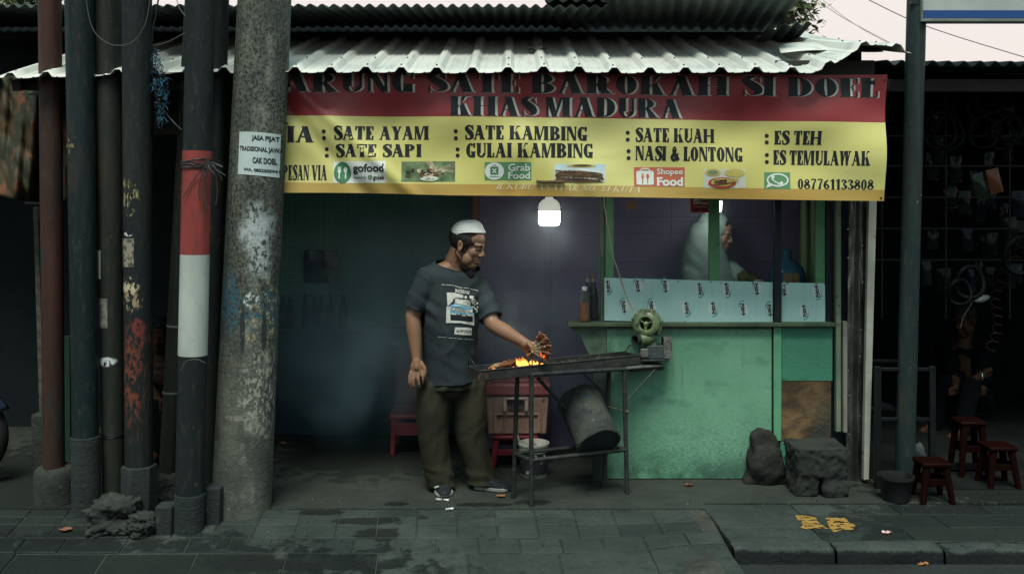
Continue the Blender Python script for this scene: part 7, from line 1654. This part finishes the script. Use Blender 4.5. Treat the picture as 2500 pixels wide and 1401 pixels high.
t = NT('olive_cotton'); c = t.mix(t.step(t.noise(4, 5), .35, .7), (.022, .021, .013), (.034, .031, .019)); c = t.mix(t.math('MULTIPLY', t.step(t.noise(10, 5, (1, 1, .3), off=4), .55, .75), .4), c, (.02, .018, .011)); t.bump(t.noise(12, 5, (1, 1, .4)), .35, .012); t.bump(t.noise(260, 2), .15, .001)
tr_.build('trousers', t.done(c, .8, 0, .25), man, smooth=180, solid=.004)
# shoes
m_sh = mat('navy_shoe_cloth', (.008, .011, .016), (.013, .017, .021), 20, .7, bump=.3, bs=200); m_so = mat('white_sole', (.34, .34, .31), (.2, .2, .185), 20, .6)
def shoe(heel, toe, w, lab):
    d = (toe-heel); L_ = d.length; d = d.normalized(); l = Vector((0, 0, 1)).cross(d)
    q = MB(); q.capsule([heel+d*.05*L_/.25+Vector((0, 0, .045)), heel+d*L_*.35+Vector((0, 0, .055))], [.036, .04]); q.ell(heel+d*L_*.62+Vector((0, 0, .034)), (.5, .5, .5)) if 0 else None
    for u, wd, hh in ((.12, .34, .07), (.3, .36, .075), (.48, .43, .066), (.66, .48, .054), (.82, .44, .044), (.92, .33, .036)): q.ell(heel+d*L_*u+Vector((0, 0, hh*.5)), (w*wd, w*wd, hh*.55+.004))
    q = remesh(q, .006, 4); q = cut(q, (0, 0, .020), (0, 0, -1)); so = q.build('shoe', m_sh, man, smooth=180)
    prof = [(0, .30), (.06, .36), (.2, .38), (.4, .41), (.6, .50), (.75, .53), (.88, .46), (.96, .3), (1.0, .10)]; ol = [heel+d*L_*u+l*w*k for u, k in prof]+[heel+d*L_*u-l*w*k for u, k in reversed(prof)]
    MB().prism([p+Vector((0, 0, .003)) for p in ol], (0, 0, .021)).build('sole', m_so, so, bevel=.005, seg=3, smooth=60); return so
hl, te = G(1077, 1189), G(1084, 1215); te.z = hl.z = 0; so = shoe(hl+Vector((0, .02, 0)), Vector((P(1086, 1200, 5.83).x, 5.82, 0)), .105, '')
MB().box(P(1067, 1184, 5.885)+Vector((.0, -.03, .0)), (.026, .01, .006), 0, Euler((0, R(-18), 0)).to_matrix()).build('tab', mat('shoe_tab', (.5, .5, .48)), so)
hl, te = P(1160, 1200, 6.0), P(1243, 1198, 5.955); hl.z = te.z = 0; shoe(hl, te, .10, '')
MB().tube([P(1033, 924, Yh-.003)+Vector((.0098*math.cos(a), .0098*math.sin(a), 0)) for a in np.linspace(0, 2*math.pi, 17)], .0016, 6).build('ring', mat('ring_metal', (.5, .5, .48), rough=.2, metal=1), man, smooth=60)

# ---- the woman inside the kiosk
Yw_ = 6.58
wr_ = Vector((P(1730, 680, Yw_).x, Yw_, 0)); wo = thing('person', 'woman in a pale green headscarf reaching down behind the kiosk glass', 'person', wr_)
HM = head_matrix(P(1749, 568, Yw_), -24, 15, 0, 1.0); HI = HM.inverted()
b = xf(head_shapes(False), HM); nk = P(1733, 632, Yw_+.02); b.capsule([HM @ Vector((-.03, 0, -.05)), nk, P(1730, 680, Yw_+.02)], [.055, .055, .08])
sh1, sh2 = P(1690, 672, Yw_-.08), P(1775, 668, Yw_+.1); e1, w1 = P(1700, 740, Yw_-.2), P(1760, 770, Yw_-.22); e2, w2 = P(1815, 678, Yw_-.03), P(1846, 690, Yw_-.08)
loft(b, [(P(1731, 660, Yw_), .12, .08), (P(1731, 690, Yw_), .14, .10), (P(1731, 780, Yw_), .13, .11), (P(1731, 850, Yw_), .15, .13), (P(1731, 900, Yw_), .14, .12)], 35)
b.capsule([sh1, e1, w1], [.05, .04, .03]); b.capsule([sh2, e2, w2], [.05, .038, .026]); b.capsule([w2, P(1856, 690, Yw_-.1)], [.024, .022])
for k in range(4): b.capsule([P(1854, 686+3*k, Yw_-.1+.012*k), P(1864, 689+3*k, Yw_-.12+.012*k), P(1868, 696+3*k, Yw_-.12+.012*k)], [.009, .0085, .007], 10)
b.capsule([P(1851, 690, Yw_-.12), P(1858, 697, Yw_-.13)], [.011, .008], 10)
for k in range(4): b.capsule([w1, P(1772, 768+4*k, Yw_-.22), P(1782, 772+4*k, Yw_-.22)], [.012, .0095, .008], 10)
for s_ in (-.08, .08): b.capsule([P(1731, 900, Yw_)+Vector((s_, 0, 0)), Vector((wr_.x+s_, Yw_, .45)), Vector((wr_.x+s_, Yw_, .06))], [.09, .065, .045]); b.capsule([Vector((wr_.x+s_, Yw_, .05)), Vector((wr_.x+s_+.1, Yw_-.1, .04))], [.04, .03])
body = remesh(b, .0055, 4); face_carve(body, HI); body.build('body', t_skin('woman_skin', (.42, .25, .155), (.34, .19, .115)), wo, smooth=180)
q = MB()
for s_ in (-1, 1): q.capsule([(.0905, s_*.020, -.004), (.091, s_*.032, -.006), (.082, s_*.046, -.003)], [.0018, .0026, .0016], 8); q.capsule([(.096, s_*.014, .017), (.093, s_*.028, .021), (.082, s_*.044, .017)], [.002, .0024, .0016], 8)
xf(q, HM).build('brows_and_lashes', m_hair, wo, smooth=180)
q = MB(); q.capsule([(.089, -.018, -.0755), (.1005, 0, -.0745), (.089, .018, -.0755)], [.004, .006, .004], 10); xf(q, HM).build('lips', mat('lip_rose', (.26, .10, .085), rough=.4), wo, smooth=180)
q = MB(); q.ell((-.018, 0, .052), (.108, .082, .068)); xf(q, HM).build('under_cap', mat('black_cloth', (.012, .014, .016), rough=.9), wo, smooth=180)
m_hj = mat('pale_green_scarf', (.29, .40, .355), (.23, .33, .29), 6, .75, bump=.2, bs=14)
q = MB(); hx_ = MB(); hx_.ell((-.030, 0, .030), (.110, .100, .112)); hx_.ell((-.035, 0, -.05), (.09, .092, .10)); hx_.ell((.01, 0, -.125), (.075, .075, .05)); q = xf(hx_, HM)
c_ = lambda px, py, dy=0: P(px, py, Yw_+dy)
loft(q, [(c_(1729, 545), .10, .095), (c_(1724, 572), .128, .11), (c_(1720, 602), .148, .12), (c_(1719, 634), .166, .135), (c_(1724, 668), .18, .155), (c_(1733, 705), .185, .16)], 35)
q.capsule([sh1, sh1.lerp(e1, .8)], [.075, .075]); q.capsule([sh2+Vector((.0, 0, .02)), sh2.lerp(e2, .6)], [.08, .068])
q = remesh(q, .008, 8)
def hj(p, n):
    c = HI @ p; ang = math.atan2(c.z+.02, c.x); a = .0018*math.sin((p.x*.87+p.z*.45)*85+5*mn.noise(p*4))*sg(-c.x, -.05, .03)*sg(p.z, 1.0, 1.3)+.0035*mn.noise(Vector((p.x*11+p.z*6, p.z*2.5, 2)))
    return a
displace(q, hj)
def face_gap(p):
    c = HI @ p; return not (c.x > .045 and (c.y/.062)**2+((c.z+.025)/.095)**2 < 1 and c.x < .3)
q = keep(q, face_gap); q.build('headscarf', m_hj, wo, smooth=180, solid=.004)
q = MB(); loft(q, [(c_(1732, 690), .16, .14), (c_(1731, 760), .16, .14), (c_(1731, 850), .18, .16), ((wr_.x, Yw_, .5), .2, .19), ((wr_.x, Yw_, .06), .24, .22)], 35); q = remesh(q, .012, 5); displace(q, lambda p, n: .008*mn.noise(Vector((p.x*14, p.z*3, 1)))); q.build('dress', m_hj, wo, smooth=180)
m_ol = mat('olive_sleeve', (.075, .085, .022), (.05, .06, .018), 12, .8, bump=.2)
q = MB(); q.capsule([sh2.lerp(e2, .4), e2, e2.lerp(w2, .75)], [.050, .046, .036]); q = remesh(q, .006, 4); displace(q, lambda p, n: .004*math.sin(p.x*120+p.z*60)); q.build('sleeve', m_ol, wo, smooth=180)
q = MB(); q.capsule([sh1.lerp(e1, .7), e1, e1.lerp(w1, .8)], [.05, .046, .036]); q.build('sleeve', m_ol, wo, smooth=180)

m_skin2 = t_skin('shaded_brown_skin', (.06, .03, .018), (.045, .023, .014), .1)  # skin tone lowered to carry the shade the sitters are in
# ---- two people sitting in the dark
def sitter(label, hd, yaw, seat, knees, feet, hands, elbows, cloth, sc_=1.0, hand_extra=None):
    base = Vector((seat.x, seat.y, 0)); t = thing('person', label, 'person', base); HM = head_matrix(hd, yaw, 14, 0, sc_)
    b = xf(head_shapes(), HM); sp = hd+Vector((0, .03, -.27)); sv = Matrix.Rotation(R(yaw+90), 3, 'Z') @ Vector((1, 0, 0))
    b.capsule([HM @ Vector((-.03, 0, -.06)), hd+Vector((0, .03, -.2))], [.055, .06]); tor = MB(); hipc = seat+Vector((0, 0, .09))
    for m_ in (b, tor): loft(m_, [(hipc+Vector((0, 0, -.06)), .14, .12), (hipc.lerp(sp, .3), .14, .115), (hipc.lerp(sp, .75), .17, .115), (sp+Vector((0, 0, .01)), .15, .09), (sp+Vector((0, 0, .06)), .08, .07)], yaw+90)
    sl = MB(); leg = MB()
    for s_, k, f, h, e in zip((1, -1), knees, feet, hands, elbows):
        sh = sp+sv*s_*.165; b.capsule([sh, e, h], [.05, .04, .03]); tor.capsule([sh, sh.lerp(e, .7)], [.07, .062])
        fd = (h-e).normalized()
        for q in range(4): b.capsule([h+Vector((0, 0, .012*(q-1.5))), h+fd*.05+Vector((0, 0, .018*(q-1.5))), h+fd*.085+Vector((0, 0, .016*(q-1.5)-.012))], [.012, .0095, .008], 10)
        b.capsule([h, h+fd*.03+Vector((.02, -.02, .02)), h+fd*.055+Vector((.025, -.02, .02))], [.014, .011, .009], 10)
        hp = hipc+sv*s_*.08; b.capsule([hp, k, f], [.075, .055, .04]); leg.capsule([hp, k, f], [.095, .078, .062]); b.capsule([f, f+Vector((math.cos(R(yaw))*.15, math.sin(R(yaw))*.15, -.02))], [.035, .03])
    body = remesh(b, .007, 4); face_carve(body, HM.inverted()); body.build('body', m_skin2, t, smooth=180)
    tr2 = remesh(tor, .01, 5); displace(tr2, lambda p, n: .006*mn.noise(p*14)); tr2.build('shirt', cloth, t, smooth=180)
    lg = remesh(leg, .01, 5); displace(lg, lambda p, n: .006*mn.noise(p*16)); lg.build('trousers', mat('dark_trousers', (.004, .005, .006), rough=.95, spec=.03), t, smooth=180)
    Hi = HM.inverted(); hb = remesh(xf(head_shapes(False), HM), .006, 4); hr = keep(hb, lambda p: (lambda q: (q.x < .045 and q.z > .02) or (q.x < -.02 and q.z > -.05) or q.z > .075)(Hi @ p)); displace(hr, lambda p, n: .01+.004*mn.noise(p*90)); hr.build('hair', m_hair, t, smooth=180, solid=.01); return t
c = P(2383, 992, 7.75)
pr_ = sitter('person in dark clothes crouching low inside the dim repair shop', c+Vector((-.04, .12, .66)), 215, c+Vector((0, .06, -.04)), [c+Vector((-.32, -.16, .22)), c+Vector((-.20, -.34, .22))], [c+Vector((-.42, -.22, -.10)), c+Vector((-.30, -.42, -.10))], [P(2335, 955, 7.45), P(2395, 917, 7.42)], [P(2395, 960, 7.6), P(2338, 950, 7.45)], mat('black_shirt', (.004, .005, .006), rough=.95, spec=.03))
MB().tube([P(2393, 919, 7.425)+Vector((.0, .034*math.cos(a), .034*math.sin(a))) for a in np.linspace(0, 2*math.pi, 21)], .007, 8).build('wristwatch', mat('watch_steel', (.5, .6, .6), rough=.15, metal=.9), pr_, smooth=60)
c = P(400, 960, 6.9)
sitter('person sitting in shadow behind the peeling pole and the banded pole', P(391, 815, 6.85), 275, P(400, 985, 7.0), [P(380, 1000, 6.6), P(420, 1000, 6.6)], [Vector((P(380, 1100, 6.55).x, 6.55, .07)), Vector((P(420, 1100, 6.55).x, 6.55, .07))], [P(385, 975, 6.62), P(415, 975, 6.62)], [P(360, 930, 6.85), P(435, 930, 6.85)], mat('dim_pink_shirt', (.03, .009, .014), (.012, .01, .014), 6, .9), .95)
b0 = P(400, 990, 7.02); tag(MB().span(b0.x-.3, b0.x+.3, 6.9, 7.2, 0, b0.z-.06).build('bench', m_darkwood, bevel=.004), 'dark low bench under the person sitting behind the poles', 'bench')
# ------------------------------------------------------------------ smoke drifting through the stall
def smoke(name, c, r, dens, col, seed, scale=2.2, lo=.38, hi=.75):
    q = MB(); q.ell(c, r, None, 28, 16); displace(q, lambda p, n: .12*mn.noise(p*2.3+Vector((seed, 0, 0))))
    m = bpy.data.materials.new(name+'_air'); m.use_nodes = True; t = m.node_tree; t.nodes.remove(t.nodes['Principled BSDF']); v = t.nodes.new('ShaderNodeVolumePrincipled'); o = t.nodes['Material Output']
    v.inputs['Color'].default_value = (*col, 1); v.inputs['Anisotropy'].default_value = .1
    tc = t.nodes.new('ShaderNodeTexCoord'); n = t.nodes.new('ShaderNodeTexNoise'); n.inputs['Scale'].default_value = scale; n.inputs['Detail'].default_value = 4; n.inputs['Distortion'].default_value = .8
    mp = t.nodes.new('ShaderNodeMapRange'); mp.interpolation_type = 'SMOOTHSTEP'; mp.inputs[1].default_value = lo; mp.inputs[2].default_value = hi
    m2 = t.nodes.new('ShaderNodeMapping'); m2.inputs['Scale'].default_value = tuple(1/a for a in r); ln = t.nodes.new('ShaderNodeVectorMath'); ln.operation = 'LENGTH'
    ed = t.nodes.new('ShaderNodeMapRange'); ed.interpolation_type = 'SMOOTHSTEP'; ed.inputs[1].default_value = .25; ed.inputs[2].default_value = .95; ed.inputs[3].default_value = dens; ed.inputs[4].default_value = 0
    mu = t.nodes.new('ShaderNodeMath'); mu.operation = 'MULTIPLY'
    for a, b in ((tc.outputs['Object'], n.inputs['Vector']), (n.outputs[0], mp.inputs[0]), (tc.outputs['Object'], m2.inputs[0]), (m2.outputs[0], ln.inputs[0]), (ln.outputs['Value'], ed.inputs[0]), (mp.outputs[0], mu.inputs[0]), (ed.outputs[0], mu.inputs[1]), (mu.outputs[0], v.inputs['Density']), (v.outputs[0], o.inputs['Volume'])): t.links.new(a, b)
    ob = q.build(name, m, None, loc=tuple(c), smooth=180); ob['kind'] = 'stuff'; return ob
smoke('smoke', (-1.0, 6.62, .92), (1.15, .60, 1.0), 2.6, (.48, .76, .90), 1, 1.7, .32, .78)
smoke('smoke', (.22, 6.15, 1.55), (.55, .40, .40), .8, (.75, .88, .95), 5, 2.5, .3, .75)
smoke('smoke', (-.05, 5.95, 1.02), (.28, .22, .30), 1.6, (.8, .86, .9), 9, 5)
smoke('smoke', (.0, 6.45, 1.25), (1.95, .48, 1.1), 1.6, (.66, .82, .92), 13, 1.2, .2, .8)
# grit, ash crumbs and pebbles along the edge of the floor and in the joints
gr = MB(); rr = random.Random(77)
for k in range(1500):
    px = rr.uniform(560, 2480); py = rr.gauss(1238, 14) if rr.random() < .6 else rr.uniform(1195, 1395)
    if px > 1760 and py > 1330: continue
    p = G(px, py); z = gz(p.x, p.y); s_ = rr.uniform(.0007, .0019)*(1.7 if rr.random() < .05 else 1)
    q = [Vector((a*rr.uniform(.5, 1.3), b*rr.uniform(.5, 1.3), c*rr.uniform(.3, .9)))*s_ for a in (-1, 1) for b in (-1, 1) for c in (-1, 1)]
    gr.add([Vector((p.x, p.y, z+s_*.4+.003))+v for v in q], [(0,1,3,2),(4,6,7,5),(0,4,5,1),(2,3,7,6),(0,2,6,4),(1,5,7,3)], rr.choice((0, 0, 0, 0, 1, 1, 1, 2)))
o = gr.build('grit', [mat('grit_dark', (.015, .016, .016)), mat('grit_grey', (.085, .09, .08)), mat('grit_pale', (.20, .19, .155))], None, loc=(0, 0, 0), smooth=0); o['kind'] = 'stuff'
